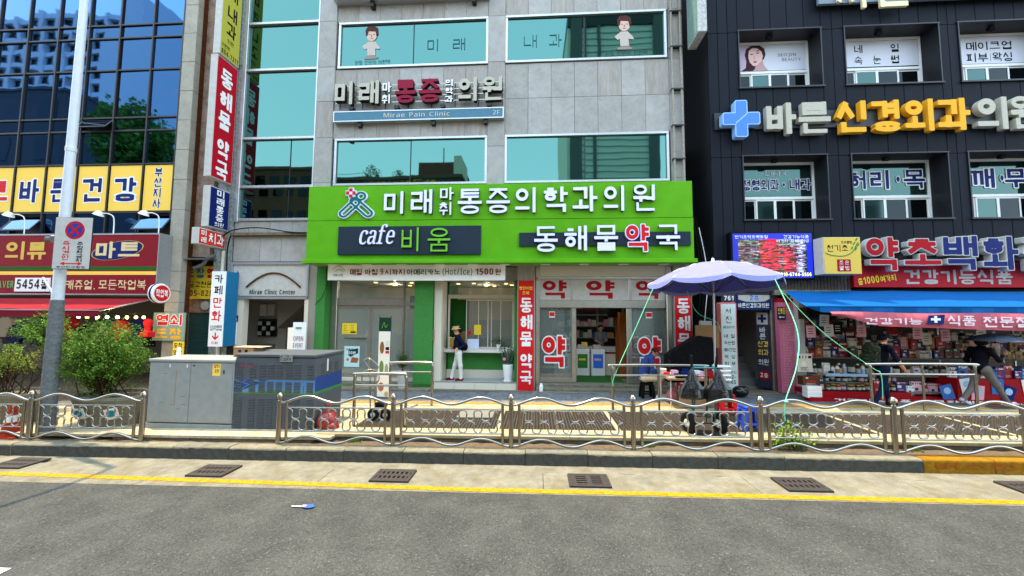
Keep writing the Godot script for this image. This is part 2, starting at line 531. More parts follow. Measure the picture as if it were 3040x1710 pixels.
# standing letters: each one a part
func letters(par: Node, txt: String, mat: Material, x0: float, x1: float, y0: float, y1: float, z: float, depth: float, w := 0.15, n := 40, off := 0.0, face: Material = null, gap := 0.22, nm := "letter") -> void:
	var tot := 0.0
	for ch in txt: tot += glyph(ch, w, off, n, true)[1] + gap
	tot -= gap
	var k := (x1 - x0) / tot
	var x := x0
	for ch in txt:
		if ch != " ": 
			var o := P(par, nm, gmesh(ch, w, off, n, true, "Droid Sans Bold"), mat, Vector3(x, y0, z), Basis.from_scale(Vector3(k, y1 - y0, depth)))
			if face: P(o, "face", gmesh(ch, w, 0.0, n, false, "Droid Sans Bold"), face, Vector3(0, 0, 0.006 / depth), Basis.IDENTITY)
		x += (glyph(ch, w, off, n, true)[1] + gap) * k
# letters stacked downwards
func column(par: Node, txt: String, mat: Material, x0: float, x1: float, ytop: float, ybot: float, z: float, depth := 0.0, w := 0.16, n := 30, gap := 0.2, b := Basis.IDENTITY, off := 0.0, edge: Material = null) -> void:
	var k := txt.length()
	var pitch := (ytop - ybot) / (k - gap / (1 + gap)) if k > 1 else (ytop - ybot)
	var h := pitch / (1 + gap) if k > 1 else pitch
	for i in k:
		var at := Vector3(x0, ytop - pitch * i - h, z)
		if txt[i] == " ": continue
		var sc := Basis.from_scale(Vector3(x1 - x0, h, maxf(depth, 0.001)))
		var o := P(par, "letter", gmesh(txt[i], w, off if edge else 0.0, n, depth > 0.0, "Droid Sans Bold"), edge if edge else mat, b * at, b * sc)
		if edge: P(o, "face", gmesh(txt[i], w, 0.0, n, false, "Droid Sans Bold"), mat, Vector3(0, 0, 0.004 / maxf(depth, 0.001)))

func _ready() -> void:
	rng.seed = 20240613
	# camera: ultra-wide phone lens held high on the far side of the road
	var cam := Camera3D.new()
	cam.name = "camera"
	add_child(cam)
	cam.transform = Transform3D(Basis(Vector3(0.99794, 0.00672, -0.06375), Vector3(-0.00220, 0.99750, 0.07061), Vector3(0.06407, -0.07033, 0.99546)).orthonormalized(), Vector3(0, 2.385, 11.2))
	cam.fov = 73.66; cam.near = 0.05; cam.far = 600.0
	var we := WorldEnvironment.new()
	we.name = "environment"
	var env := Environment.new()
	env.background_mode = Environment.BG_SKY
	var sky := Sky.new()
	var sm := ProceduralSkyMaterial.new()
	sm.sky_top_color = Color(0.66, 0.74, 0.82); sm.sky_horizon_color = Color(0.84, 0.88, 0.90); sm.sky_curve = 0.18
	sm.ground_bottom_color = Color(0.35, 0.34, 0.33); sm.ground_horizon_color = Color(0.6, 0.62, 0.62)
	sm.sky_energy_multiplier = 1.7; sm.sun_angle_max = 0.0
	sky.sky_material = sm
	env.sky = sky
	env.tonemap_mode = Environment.TONE_MAPPER_LINEAR
	env.tonemap_exposure = 2.15
	env.sdfgi_enabled = true; env.ssao_enabled = true; env.ssil_enabled = true
	we.environment = env
	add_child(we)
	# noon sun, high and just behind the shop fronts, from the left
	var sun := DirectionalLight3D.new()
	sun.name = "sun"
	add_child(sun)
	sun.light_energy = 1.4; sun.light_angular_distance = 0.5; sun.light_color = Color(1.0, 0.92, 0.78); sun.shadow_enabled = true
	sun.look_at_from_position(Vector3(-0.22, 1.0, -0.085) * 30.0, Vector3.ZERO, Vector3.FORWARD)
	make_materials()
	build_ground()
	build_clinic()
	build_left()
	build_right()
	build_street()
	build_goods()
	build_people()
	build_plants()
	build_opposite()

func make_materials() -> void:
	var asphalt := chip_tex(1024, 5)
	var granite := noise_tex(512, 0.82, [[0.3, 0.12], [0.03, 0.05], [0.008, 0.06]], 21, Color(0.93, 0.9, 0.86, 0.35), 0.012)
	var streak := noise_tex(512, 0.83, [[0.05, 0.08], [0.3, 0.05], [0.015, 0.07]], 23, Color(0.95, 0.91, 0.86, 0.6), 0.02)
	var concrete := noise_tex(512, 0.8, [[0.25, 0.2], [0.03, 0.12], [0.008, 0.12]], 31, Color(0.9, 0.86, 0.76, 0.5))
	var fine := noise_tex(512, 0.88, [[0.15, 0.06], [0.012, 0.06]], 41)
	var grime := noise_tex(512, 0.8, [[0.06, 0.14], [0.015, 0.16]], 51, Color(0.86, 0.74, 0.6, 0.6), 0.02)
	var rough_n := bump_tex(512, 0.12, 61, 3.0)
	var fold_n := bump_tex(512, 0.012, 71, 8.0)
	var warp_n := bump_tex(256, 0.016, 73, 4.0, 1)
	M("asphalt", Color(0.40, 0.40, 0.38), 0.9, 0, asphalt, 0.22, rough_n, 0.6)
	M("gutter", Color(0.56, 0.535, 0.465), 0.9, 0, concrete, 0.4, rough_n, 0.5)
	M("kerb", Color(0.60, 0.57, 0.48), 0.9, 0, concrete, 0.9, rough_n, 0.7)
	M("kerb_b", Color(0.55, 0.53, 0.46), 0.9, 0, concrete, 0.7, rough_n, 0.7)
	M("ledge", Color(0.74, 0.70, 0.57), 0.85, 0, concrete, 0.6, rough_n, 0.3)
	M("dirt", Color(0.50, 0.43, 0.36), 0.95, 0, concrete, 1.3, rough_n, 1.0)
	M("soot_shade", Color(0.35, 0.35, 0.325), 0.95, 0, concrete, 1.6, rough_n, 0.8)  # grime colour, darkened further to carry the shade on the kerb fronts
	M("pit", Color(0.42, 0.40, 0.37), 0.95)
	M("paver", Color(0.52, 0.53, 0.54), 0.85, 0, concrete, 0.7)
	M("paver_b", Color(0.47, 0.485, 0.50), 0.85, 0, concrete, 0.7)
	M("tactile", Color(0.82, 0.66, 0.38), 0.8, 0, concrete, 0.7)
	M("cream_paver", Color(0.80, 0.74, 0.62), 0.85, 0, concrete, 0.5)
	M("yellow_paint", Color(0.80, 0.61, 0.13), 0.75, 0, grime, 1.2)
	M("kerb_yellow", Color(0.66, 0.47, 0.10), 0.85, 0, concrete, 1.1, rough_n, 0.6)
	M("white_paint", Color(0.88, 0.88, 0.86), 0.7, 0, fine, 1.0)
	M("iron", Color(0.27, 0.24, 0.22), 0.75, 0.3, grime, 2.0)
	M("rust_grate", Color(0.36, 0.31, 0.26), 0.85, 0.2, grime, 1.5)
	M("granite", Color(0.73, 0.72, 0.695), 0.75, 0, granite, 0.5)
	M("granite_b", Color(0.72, 0.70, 0.67), 0.75, 0, streak, 0.3)
	mats["granite_b"].uv1_scale = Vector3(0.55, 0.1, 0.55)
	M("granite_c", Color(0.76, 0.75, 0.73), 0.75, 0, granite, 0.37)
	M("backing", Color(0.36, 0.35, 0.34), 0.9)
	M("alu", Color(0.78, 0.79, 0.80), 0.35, 0.7, fine, 2.0)
	M("steel", Color(0.78, 0.76, 0.72), 0.3, 0.85, fine, 0.9)
	M("stain", Color(0.66, 0.64, 0.60), 0.18, 1.0)
	M("stain_dull", Color(0.70, 0.66, 0.60), 0.24, 0.95, fine, 3.0)
	M("teal_glass", Color(0.27, 0.415, 0.395), 0.02, 1.0, null, 0.22, warp_n, 0.007)
	M("blue_glass", Color(0.23, 0.39, 0.56), 0.02, 1.0, null, 0.3, warp_n, 0.008)
	M("dark_glass", Color(0.12, 0.145, 0.155), 0.03, 0.9)
	M("green_tint", Color(0.20, 0.30, 0.29), 0.05, 0.8)
	pane("pane", Color(0.75, 0.85, 0.83), 0.14)
	pane("pane_dim", Color(0.42, 0.48, 0.47), 0.35)
	M("lime", Color(0.39, 0.695, 0.105), 0.5, 0, fine, 0.25)
	M("leaf_green", Color(0.28, 0.56, 0.27), 0.65, 0, fine, 1.0)
	M("deep_green", Color(0.16, 0.40, 0.15), 0.65, 0, fine, 1.0)
	M("black", Color(0.05, 0.055, 0.06), 0.6)
	M("charcoal", Color(0.15, 0.19, 0.23), 0.5)
	M("letter_white", Color(0.86, 0.86, 0.95), 0.5)
	M("white", Color(0.88, 0.88, 0.87), 0.6)
	M("offwhite", Color(0.80, 0.79, 0.76), 0.65, 0, fine, 0.8)
	M("cream", Color(0.80, 0.77, 0.70), 0.6)
	M("shell", Color(0.78, 0.76, 0.69), 0.5, 0, fine, 2.0)
	M("maroon", Color(0.50, 0.10, 0.20), 0.5)
	M("red", Color(0.78, 0.12, 0.13), 0.5)
	M("dark_red", Color(0.60, 0.08, 0.11), 0.55)
	M("navy", Color(0.07, 0.12, 0.36), 0.5)
	M("blue", Color(0.10, 0.42, 0.85), 0.4)
	M("gold", Color(0.88, 0.64, 0.16), 0.5)
	M("yellow", Color(0.93, 0.80, 0.22), 0.6)
	M("panel_yellow", Color(0.93, 0.76, 0.33), 0.6)
	M("teal", Color(0.10, 0.45, 0.55), 0.5)
	M("pink", Color(0.82, 0.45, 0.56), 0.65)
	M("pale_pink", Color(0.90, 0.66, 0.72), 0.7)
	M("dark_metal", Color(0.10, 0.115, 0.14), 0.5, 0.2, fine, 0.8)
	M("cladding", Color(0.12, 0.138, 0.17), 0.65, 0.0, fine, 0.6)
	M("cladding_b", Color(0.112, 0.13, 0.162), 0.65, 0.0, fine, 0.5)
	M("bronze", Color(0.15, 0.135, 0.13), 0.45, 0.4)
	M("rust", Color(0.42, 0.25, 0.14), 0.9, 0, grime, 0.8)
	M("stone_left", Color(0.74, 0.72, 0.66), 0.8, 0, granite, 0.4)
	M("plaster", Color(0.70, 0.60, 0.54), 0.85, 0, grime, 0.3)
	M("peel", Color(0.68, 0.72, 0.72), 0.8, 0, grime, 0.9)
	M("box_white", Color(0.86, 0.87, 0.87), 0.45, 0, grime, 1.1)
	M("skin", Color(0.80, 0.60, 0.48), 0.6)
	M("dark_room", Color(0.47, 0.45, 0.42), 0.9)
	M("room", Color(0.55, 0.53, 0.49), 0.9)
	M("wood", Color(0.62, 0.36, 0.16), 0.6, 0, fine, 2.0)
	M("card", Color(0.68, 0.52, 0.36), 0.85, 0, fine, 2.0)
	M("brick", Color(0.45, 0.28, 0.22), 0.9, 0, grime, 0.5)
	M("rubber", Color(0.10, 0.10, 0.10), 0.85)
	M("tarp", Color(0.045, 0.05, 0.06), 0.6, 0, null, 1.0, fold_n, 0.6)
	M("bag", Color(0.05, 0.05, 0.055), 0.25, 0, null, 3.0, fold_n, 1.0)
	M("cord", Color(0.45, 0.85, 0.65), 0.6)
	M("cable", Color(0.08, 0.08, 0.09), 0.6)
	M("pole_white", Color(0.86, 0.88, 0.90), 0.4, 0, fine, 1.5)
	M("pole_grey", Color(0.48, 0.50, 0.51), 0.6, 0, grime, 1.5)
	M("cabinet_grey", Color(0.60, 0.61, 0.59), 0.5, 0, fine, 0.8)
	M("cabinet_dark", Color(0.36, 0.375, 0.385), 0.5, 0, fine, 1.0)
	M("fabric_red", Color(0.60, 0.12, 0.16), 0.85, 0, fine, 1.0)
	M("fabric_blue", Color(0.02, 0.36, 0.62), 0.7, 0, fine, 1.0)
	M("tower", Color(0.80, 0.82, 0.84), 0.8)
	lit("lamp_white", Color(1.0, 0.97, 0.9), 3.0)
	lit("lamp_warm", Color(1.0, 0.82, 0.45), 2.5)
	for k in ["leaf_a", "leaf_b", "leaf_c", "leaf_yellow", "leaf_olive"]:
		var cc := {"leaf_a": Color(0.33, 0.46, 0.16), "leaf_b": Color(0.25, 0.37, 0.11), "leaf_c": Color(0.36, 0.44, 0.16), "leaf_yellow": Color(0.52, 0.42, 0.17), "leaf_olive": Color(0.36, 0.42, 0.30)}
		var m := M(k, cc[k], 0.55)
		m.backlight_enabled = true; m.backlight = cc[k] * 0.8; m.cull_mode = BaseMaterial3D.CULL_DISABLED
	var vc := M("vcol", Color.WHITE, 0.75)
	vc.vertex_color_use_as_albedo = true

var TB := Basis(Vector3(0, 0, 1), atan(SL))
func sheet(x0: float, x1: float, z0: float, z1: float, off: float, nx := 1) -> MB:
	var m := MB.new()
	var up := Vector3(-SL, 1, 0).normalized()
	for i in nx:
		var a := lerpf(x0, x1, float(i) / nx)
		var b := lerpf(x0, x1, float(i + 1) / nx)
		m.quadn(Vector3(a, SL * a + off, z1), Vector3(b, SL * b + off, z1), Vector3(b, SL * b + off, z0), Vector3(a, SL * a + off, z0), up)
	return m
# slab whose top follows the street's slope
func slab(x0: float, x1: float, z0: float, z1: float, top: float, th: float, bev := 0.0) -> MB:
	var m := MB.new()
	var cx := (x0 + x1) / 2
	m.box(Vector3(cx, SL * cx + top - th / 2, (z0 + z1) / 2), Vector3(x1 - x0, th, z1 - z0), TB, bev)
	return m

func build_ground() -> void:
	St("ground", sheet(-300, 300, -200, 300, -1.6).mesh(), K("pit"))
	St("road", slab(-60, 60, 5.86, 24.0, 0.0, 0.5).mesh(), K("asphalt"))
	# concrete gutter cast in bays, with a mortar strip that has cracked away from it
	var gut := St("gutter", slab(-60, 60, 4.6, 5.9, -0.34, 0.1).mesh(), K("dirt"))
	var gx := [-14.0, -11.2, -8.05, -5.75, -3.15, 0.1, 3.0, 5.2, 8.4, 12.0, 20.0]
	var holes := [[-8.45, 5.24], [-4.96, 5.38], [-2.12, 5.42], [0.75, 5.45], [3.67, 5.43], [6.7, 5.40]]
	for i in gx.size() - 1:
		var x0: float = gx[i] + 0.004
		var x1: float = gx[i + 1] - 0.004
		var m := MB.new()
		for h in holes:
			if h[0] < x0 or h[0] > x1: continue
			m.add(slab(x0, h[0] - 0.26, 5.18, 5.88, 0.004, 0.3), Transform3D.IDENTITY)
			if h[1] - 0.19 > 5.185: m.add(slab(h[0] - 0.26, h[0] + 0.26, 5.18, h[1] - 0.19, 0.004, 0.3), Transform3D.IDENTITY)
			m.add(slab(h[0] - 0.26, h[0] + 0.26, h[1] + 0.19, 5.88, 0.004, 0.3), Transform3D.IDENTITY)
			x0 = h[0] + 0.26
		m.add(slab(x0, x1, 5.18, 5.88, 0.004, 0.3), Transform3D.IDENTITY)
		P(gut, "gutter_bay", m.mesh(), K("gutter"))
	var fn := FastNoiseLite.new()
	fn.seed = 4; fn.frequency = 1.3
	for i in gx.size() - 1:
		var ms := MB.new()
		var k := 40
		var up := Vector3.UP
		for j in k:
			var a: float = lerpf(gx[i], gx[i + 1], float(j) / k)
			var b: float = lerpf(gx[i], gx[i + 1], float(j + 1) / k)
			var za := 5.15 + fn.get_noise_1d(a * 2.2) * 0.05 + fn.get_noise_1d(a * 9.0) * 0.012
			var zb := 5.15 + fn.get_noise_1d(b * 2.2) * 0.05 + fn.get_noise_1d(b * 9.0) * 0.012
			var ha := -0.012 + fn.get_noise_1d(a * 3 + 70) * 0.008
			var hb := -0.012 + fn.get_noise_1d(b * 3 + 70) * 0.008
			var A := Vector3(a, SL * a + ha, 4.86)
			var B := Vector3(b, SL * b + hb, 4.86)
			var C := Vector3(b, SL * b + hb, zb)
			var D := Vector3(a, SL * a + ha, za)
			ms.quad(A, B, C, D, up)
			ms.quad(D, C, C + Vector3(0, -0.05, 0.012), D + Vector3(0, -0.05, 0.012), Vector3(0, 0, 1))
		P(gut, "mortar_strip", ms.mesh(), K("gutter"))
	# painted yellow edge line, worn along its sides
	var yl := MB.new()
	for j in 500:
		var a := -30.0 + j * 0.12
		var b := a + 0.12
		var w0 := fn.get_noise_1d(a * 11) * 0.016 + minf(a + 1.0, 0.0) * 0.024
		var w1 := fn.get_noise_1d(b * 11) * 0.016 + minf(b + 1.0, 0.0) * 0.024
		yl.quadn(Vector3(a, SL * a + 0.0085, 5.85 + w0), Vector3(b, SL * b + 0.0085, 5.85 + w1), Vector3(b, SL * b + 0.0085, 5.735 + w1), Vector3(a, SL * a + 0.0085, 5.735 + w0), Vector3.UP)
	St("road_edge_line", yl.mesh(), K("yellow_paint"))
	St("lane_mark", sheet(-6.6, -5.0, 7.66, 7.78, 0.004).mesh(), K("white_paint"))
	# tar specks and dark drips scattered on the road
	var tar := MB.new()
	for k in 150:
		var x := rng.randf_range(-7, 9)
		var z := rng.randf_range(5.95, 9.5)
		var rr := rng.randf_range(0.008, 0.03)
		var pl := PackedVector2Array()
		for j in 8: pl.append(Vector2(cos(TAU * j / 8) * rr * rng.randf_range(0.8, 3.2), sin(TAU * j / 8) * rr * rng.randf_range(0.4, 0.9)))
		for j in range(1, 7): tar.tri(Vector3(x + pl[0].x, SL * x + 0.003, z + pl[0].y), Vector3(x + pl[j].x, SL * x + 0.003, z + pl[j].y), Vector3(x + pl[j + 1].x, SL * x + 0.003, z + pl[j + 1].y), Vector3.UP, Vector3.UP, Vector3.UP)
	var ts := P(self, "tar_specks", tar.mesh(), M("tar", Color(0.27, 0.27, 0.26), 0.9))
	ts.set_meta("kind", "stuff"); ts.set_meta("label", "dark tar specks and drips scattered on the asphalt"); ts.set_meta("category", "stain")
	# kerb
	var kerb := St("kerb", slab(-60, 60, 4.62, 4.8, 0.02, 0.3).mesh(), K("backing"))
	var prof := PackedVector2Array()
	var kp := [[4.63, -0.2], [4.63, 0.186], [4.828, 0.19], [4.842, 0.184], [4.851, 0.172], [4.854, 0.155], [4.857, -0.2]]
	for i in range(-12, 22):
		var x0 := -9.18 + i + 0.006
		var x1 := x0 + 0.988
		var ms := MB.new()
		var dz := rng.randf_range(-0.006, 0.006)
		var dy := rng.randf_range(-0.006, 0.006)
		for j in kp.size() - 1:
			var p := Vector2(kp[j][0] + dz, kp[j][1] + dy)
			var q := Vector2(kp[j + 1][0] + dz, kp[j + 1][1] + dy)
			var nn := Vector3(0, q.x - p.x, -(q.y - p.y)).normalized()
			ms.quadn(Vector3(x0, SL * x0 + p.y, p.x), Vector3(x1, SL * x1 + p.y, p.x), Vector3(x1, SL * x1 + q.y, q.x), Vector3(x0, SL * x0 + q.y, q.x), nn)
		for e in [[x0, -1.0], [x1, 1.0]]:
			for j in range(1, kp.size() - 1):
				var nn := Vector3(e[1], 0, 0)
				ms.tri(Vector3(e[0], SL * e[0] + kp[0][1], kp[0][0] + dz), Vector3(e[0], SL * e[0] + kp[j][1] + dy, kp[j][0] + dz), Vector3(e[0], SL * e[0] + kp[j + 1][1] + dy, kp[j + 1][0] + dz), nn, nn, nn)
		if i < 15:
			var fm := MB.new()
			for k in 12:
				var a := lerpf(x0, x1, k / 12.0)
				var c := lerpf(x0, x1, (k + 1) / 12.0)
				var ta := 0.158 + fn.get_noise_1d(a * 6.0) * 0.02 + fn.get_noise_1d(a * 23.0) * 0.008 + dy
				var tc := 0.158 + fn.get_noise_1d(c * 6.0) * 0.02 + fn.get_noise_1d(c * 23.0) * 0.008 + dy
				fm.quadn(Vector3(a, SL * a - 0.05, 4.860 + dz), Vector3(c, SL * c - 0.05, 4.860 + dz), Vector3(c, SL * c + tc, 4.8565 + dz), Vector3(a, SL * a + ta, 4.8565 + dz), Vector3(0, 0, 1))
			P(kerb, "soot_shade_film", fm.mesh(), K("soot_shade"))  # grime film with the shade of the front face painted into its tone
		var st := P(kerb, "kerbstone", ms.mesh(), K("kerb_yellow") if i >= 15 else (K("kerb") if i % 3 else K("kerb_b")))
	text(kerb, "버스전용", M("paint_red", Color(0.56, 0.30, 0.10), 0.8), 5.98, 7.5, 0.085 + 0.04, 0.085 + 0.14, 4.8645, 0.13, 20, 0.0, "Droid Sans Bold", TB)
	# low strip of soil and broken concrete behind the kerb
	var strip := MB.new()
	for j in 220:
		var a := -13.0 + j * 0.12
		var b := a + 0.12
		for k in 3:
			var z0 := 4.30 + k * 0.11
			var z1 := z0 + 0.11
			var pts := []
			for q in [[a, z1], [b, z1], [b, z0], [a, z0]]:
				pts.append(Vector3(q[0], SL * q[0] + 0.165 + fn.get_noise_2d(q[0] * 4, q[1] * 7) * 0.022, q[1]))
			strip.quad(pts[0], pts[1], pts[2], pts[3], Vector3.UP)
	St("soil_strip", strip.mesh(), K("dirt"))
	# sidewalk
	var walk := St("sidewalk", slab(-60, -3.55, -6, 4.33, 0.235, 0.5).mesh(), K("dirt"))
	P(walk, "sidewalk_base", slab(-3.55, 60, -6, 2.48, 0.235, 0.5).mesh(), K("dirt"))
	var pav := bmesh(Vector3(0.294, 0.05, 0.294), 0.005)
	var cnt := 0
	for r in 4:
		for i in 66:
			var x := -9.6 + i * 0.3 + (0.15 if r % 2 else 0.0)
			P(walk, "paver", pav, [K("paver"), K("paver_b"), K("paver")][rng.randi() % 3], Vector3(x, SL * x + 0.245 + rng.randf_range(-0.002, 0.002), 0.57 + r * 0.3), TB)
	var tac := MB.new()
	for i in 66:
		var x := -9.6 + i * 0.3
		tac.box(Vector3(x, SL * x + 0.246, 1.77), Vector3(0.294, 0.05, 0.294), TB, 0.005)
		for k in 4: tac.box(Vector3(x, SL * x + 0.273, 1.77 - 0.1 + k * 0.066), Vector3(0.25, 0.008, 0.025), TB)
	var tm := P(walk, "tactile_paving", tac.mesh(), K("tactile"))
	tm.set_meta("kind", "stuff")
	var cr := MB.new()
	for i in 140:
		var x := -12.0 + i * 0.2
		for zz in [1.99]: cr.box(Vector3(x + (i % 2) * 0.0, SL * x + 0.245, zz), Vector3(0.194, 0.05, 0.13), TB, 0.004)
	for r in 12:
		for i in 42:
			var x := -12.0 + i * 0.2 + (0.1 if r % 2 else 0.0)
			cr.box(Vector3(x, SL * x + 0.245, 2.12 + 0.1 + r * 0.2), Vector3(0.194, 0.05, 0.194), TB, 0.004)
	P(walk, "small_paver", cr.mesh(), K("cream_paver")).set_meta("kind", "stuff")
	# subway vent: stone rim, beams, steel gratings over a dark shaft
	var vent := T("vent_shaft", "cream stone rim of the long subway vent behind the guard fence", "vent")
	P(vent, "shaft_floor", slab(-3.6, 13, 2.4, 4.1, -0.7, 0.05).mesh(), K("pit"))
	P(vent, "shaft_wall", slab(-3.6, 13, 2.3, 2.49, 0.2, 0.9).mesh(), K("pit"))
	P(vent, "shaft_wall", slab(-3.95, -3.54, 2.3, 4.3, 0.2, 0.9).mesh(), K("backing"))
	P(vent, "front_wall", slab(-3.95, 13, 3.99, 4.30, 0.24, 0.9).mesh(), K("kerb_b"))
	var xb := -3.97
	for w in [1.35, 2.0, 1.2, 1.8, 2.1, 1.5, 2.2, 1.9, 2.0]:
		P(vent, "rim_stone", slab(xb + 0.003, xb + w - 0.003, 3.94, 4.35, 0.29, 0.06, 0.008).mesh(), K("ledge"))
		P(vent, "rim_stone", slab(xb + 0.3, xb + w + 0.294, 2.10, 2.49, 0.276, 0.06, 0.006).mesh(), K("ledge"))
		xb += w
	P(vent, "rim_stone", slab(-3.97, -3.5, 2.49, 3.937, 0.284, 0.06, 0.008).mesh(), K("ledge"))
	var xs := [-3.5, -0.73, 1.51, 3.8, 6.05, 8.28, 10.5]
	for i in xs.size():
		if i > 0: P(vent, "beam", slab(xs[i] - 0.04, xs[i] + 0.04, 2.49, 3.937, 0.275, 0.2, 0.004).mesh(), K("ledge"))
	for i in xs.size() - 1:
		var gm := MB.new()
		var x0: float = xs[i] + 0.045
		var x1: float = xs[i + 1] - 0.045
		var nb := int((x1 - x0) / 0.058)
		for k in nb + 1:
			var x := lerpf(x0, x1, float(k) / nb)
			gm.box(Vector3(x, SL * x + 0.25, 3.215), Vector3(0.014, 0.035, 1.43))
		for k in 27:
			var zz := 2.51 + k * 0.0542
			gm.box(Vector3((x0 + x1) / 2, SL * (x0 + x1) / 2 + 0.257, zz), Vector3(x1 - x0, 0.02, 0.014), TB)
		for k in [0.5]: gm.box(Vector3(lerpf(x0, x1, k), SL * lerpf(x0, x1, k) + 0.252, 3.215), Vector3(0.03, 0.04, 1.43))
		P(self, numbered("vent_grating"), gm.mesh(), K("rust_grate"))
		var o := get_child(get_child_count() - 1)
		tagit(o, ["rusty steel vent grating beside the folded hand cart, leftmost", "rusty vent grating in front of the red pharmacy banner post", "rusty vent grating left of the black bag cart", "vent grating under the blue stool", "vent grating right of the weeds at the fence", "rightmost vent grating before the herb shop railing"][i], "grating", "steel gratings over the vent")
	O("steel_plate", "grey checker steel plate lying on the vent grating", "plate", slab(-1.66, -0.91, 2.52, 3.15, 0.288, 0.012).mesh(), M("plate", Color(0.62, 0.61, 0.57), 0.5, 0.5, K("steel").albedo_texture, 1.0))
	# road gully grates
	var gl := [["leftmost iron gully grate, below the left planter", -8.45, 5.24, 0.5], ["iron gully grate below the dark transformer cabinet", -4.96, 5.38, 0.2], ["iron gully grate below the hand cart", -2.12, 5.42, 0.1], ["iron gully grate with two columns of crosswise slots", 0.75, 5.45, 0.0], ["iron gully grate in front of the blue stool", 3.67, 5.43, -0.1], ["rightmost iron gully grate beside the yellow kerb", 6.7, 5.40, -0.1]]
	for i in gl.size():
		var q: Array = gl[i]
		var gt := T("gully_grate", q[0], "drain cover", Vector3(q[1], SL * q[1] + 0.012, q[2]), "iron gully grates along the gutter")
		gt.basis = TB
		var fr := MB.new()
		for s in [-1, 1]:
			fr.box(Vector3(s * 0.265, 0.006, 0), Vector3(0.05, 0.03, 0.42), Basis(), 0.004)
			fr.box(Vector3(0, 0.006, s * 0.185), Vector3(0.48, 0.03, 0.05), Basis(), 0.004)
		P(gt, "frame", fr.mesh(), K("iron"))
		var br := MB.new()
		if i == 3:
			br.box(Vector3(0, 0.006, 0), Vector3(0.07, 0.026, 0.32))
			for k in 5: br.box(Vector3(0, 0.005, -0.13 + k * 0.065), Vector3(0.48, 0.026, 0.034))
			for s in [-1, 1]: br.box(Vector3(s * 0.21, 0.0055, 0), Vector3(0.06, 0.026, 0.32))
		else:
			br.box(Vector3(0, 0.006, 0), Vector3(0.48, 0.026, 0.07))
			for k in 7: br.box(Vector3(-0.21 + k * 0.07, 0.005, 0), Vector3(0.036, 0.026, 0.32))
			for s in [-1, 1]: br.box(Vector3(0, 0.0055, s * 0.14), Vector3(0.48, 0.026, 0.05))
		P(gt, "bars", br.mesh(), K("iron"))
	# far side of the road
	St("far_sidewalk", slab(-60, 60, 24.0, 34.0, 0.15, 0.5).mesh(), K("paver"))

func window(par: Node, x0: float, x1: float, y0: float, y1: float, z: float, glass: Material, mulls: Array, fr := 0.07, fm: Material = null) -> Node3D:
	if fm == null: fm = K("alu")
	var w := Node3D.new()
	w.name = "window"; par.add_child(w, true)
	PB(w, "frame", fm, x0, x1, y1 - fr, y1, z - 0.03, z + 0.07, 0.006)
	PB(w, "frame", fm, x0, x1, y0, y0 + fr, z - 0.03, z + 0.075, 0.006)
	PB(w, "frame", fm, x0, x0 + fr, y0 + fr, y1 - fr, z - 0.03, z + 0.065, 0.006)
	PB(w, "frame", fm, x1 - fr, x1, y0 + fr, y1 - fr, z - 0.03, z + 0.065, 0.006)
	var ed := [x0 + fr] + mulls + [x1 - fr]
	for m in mulls: PB(w, "mullion", K("dark_metal"), m - 0.012, m + 0.012, y0 + fr, y1 - fr, z - 0.02, z + 0.02)
	for i in ed.size() - 1:
		var g := PB(w, "pane", glass, ed[i] + (0.012 if i > 0 else 0.0), ed[i + 1] - (0.012 if i < ed.size() - 2 else 0.0), y0 + fr, y1 - fr, z - 0.01, z)
		g.rotation = Vector3(rng.randf_range(-0.004, 0.004), rng.randf_range(-0.006, 0.006), 0)
	return w
func panels(par: Node, xs: Array, ys: Array, z0: float, z1: float, nm := "granite_panel") -> void:
	for i in xs.size() - 1:
		for j in ys.size() - 1:
			PB(par, nm, [K("granite"), K("granite_b"), K("granite_c")][rng.randi() % 3], xs[i] + 0.004, xs[i + 1] - 0.004, ys[j] + 0.004, ys[j + 1] - 0.004, z0, z1 + rng.randf_range(-0.002, 0.002), 0.004)
func span(a: float, b: float, n: int) -> Array:
	var o := []
	for i in n + 1: o.append(lerpf(a, b, float(i) / n))
	return o
func lamp(par: Node, pos: Vector3, r: float, energy: float, warm := false) -> void:
	P(par, "downlight", lath([Vector2(0, 0), Vector2(r, 0), Vector2(r, 0.02), Vector2(0, 0.02)], 12), K("lamp_warm") if warm else K("lamp_white"), pos)
	if energy > 0:
		var l := OmniLight3D.new()
		l.name = "downlight_glow"; l.light_energy = energy; l.light_size = r; l.omni_range = 8.0; l.omni_attenuation = 2.0; l.shadow_enabled = true; l.light_color = Color(1, 0.93, 0.8)
		par.add_child(l, true); l.position = pos + Vector3(0, -0.04, 0)

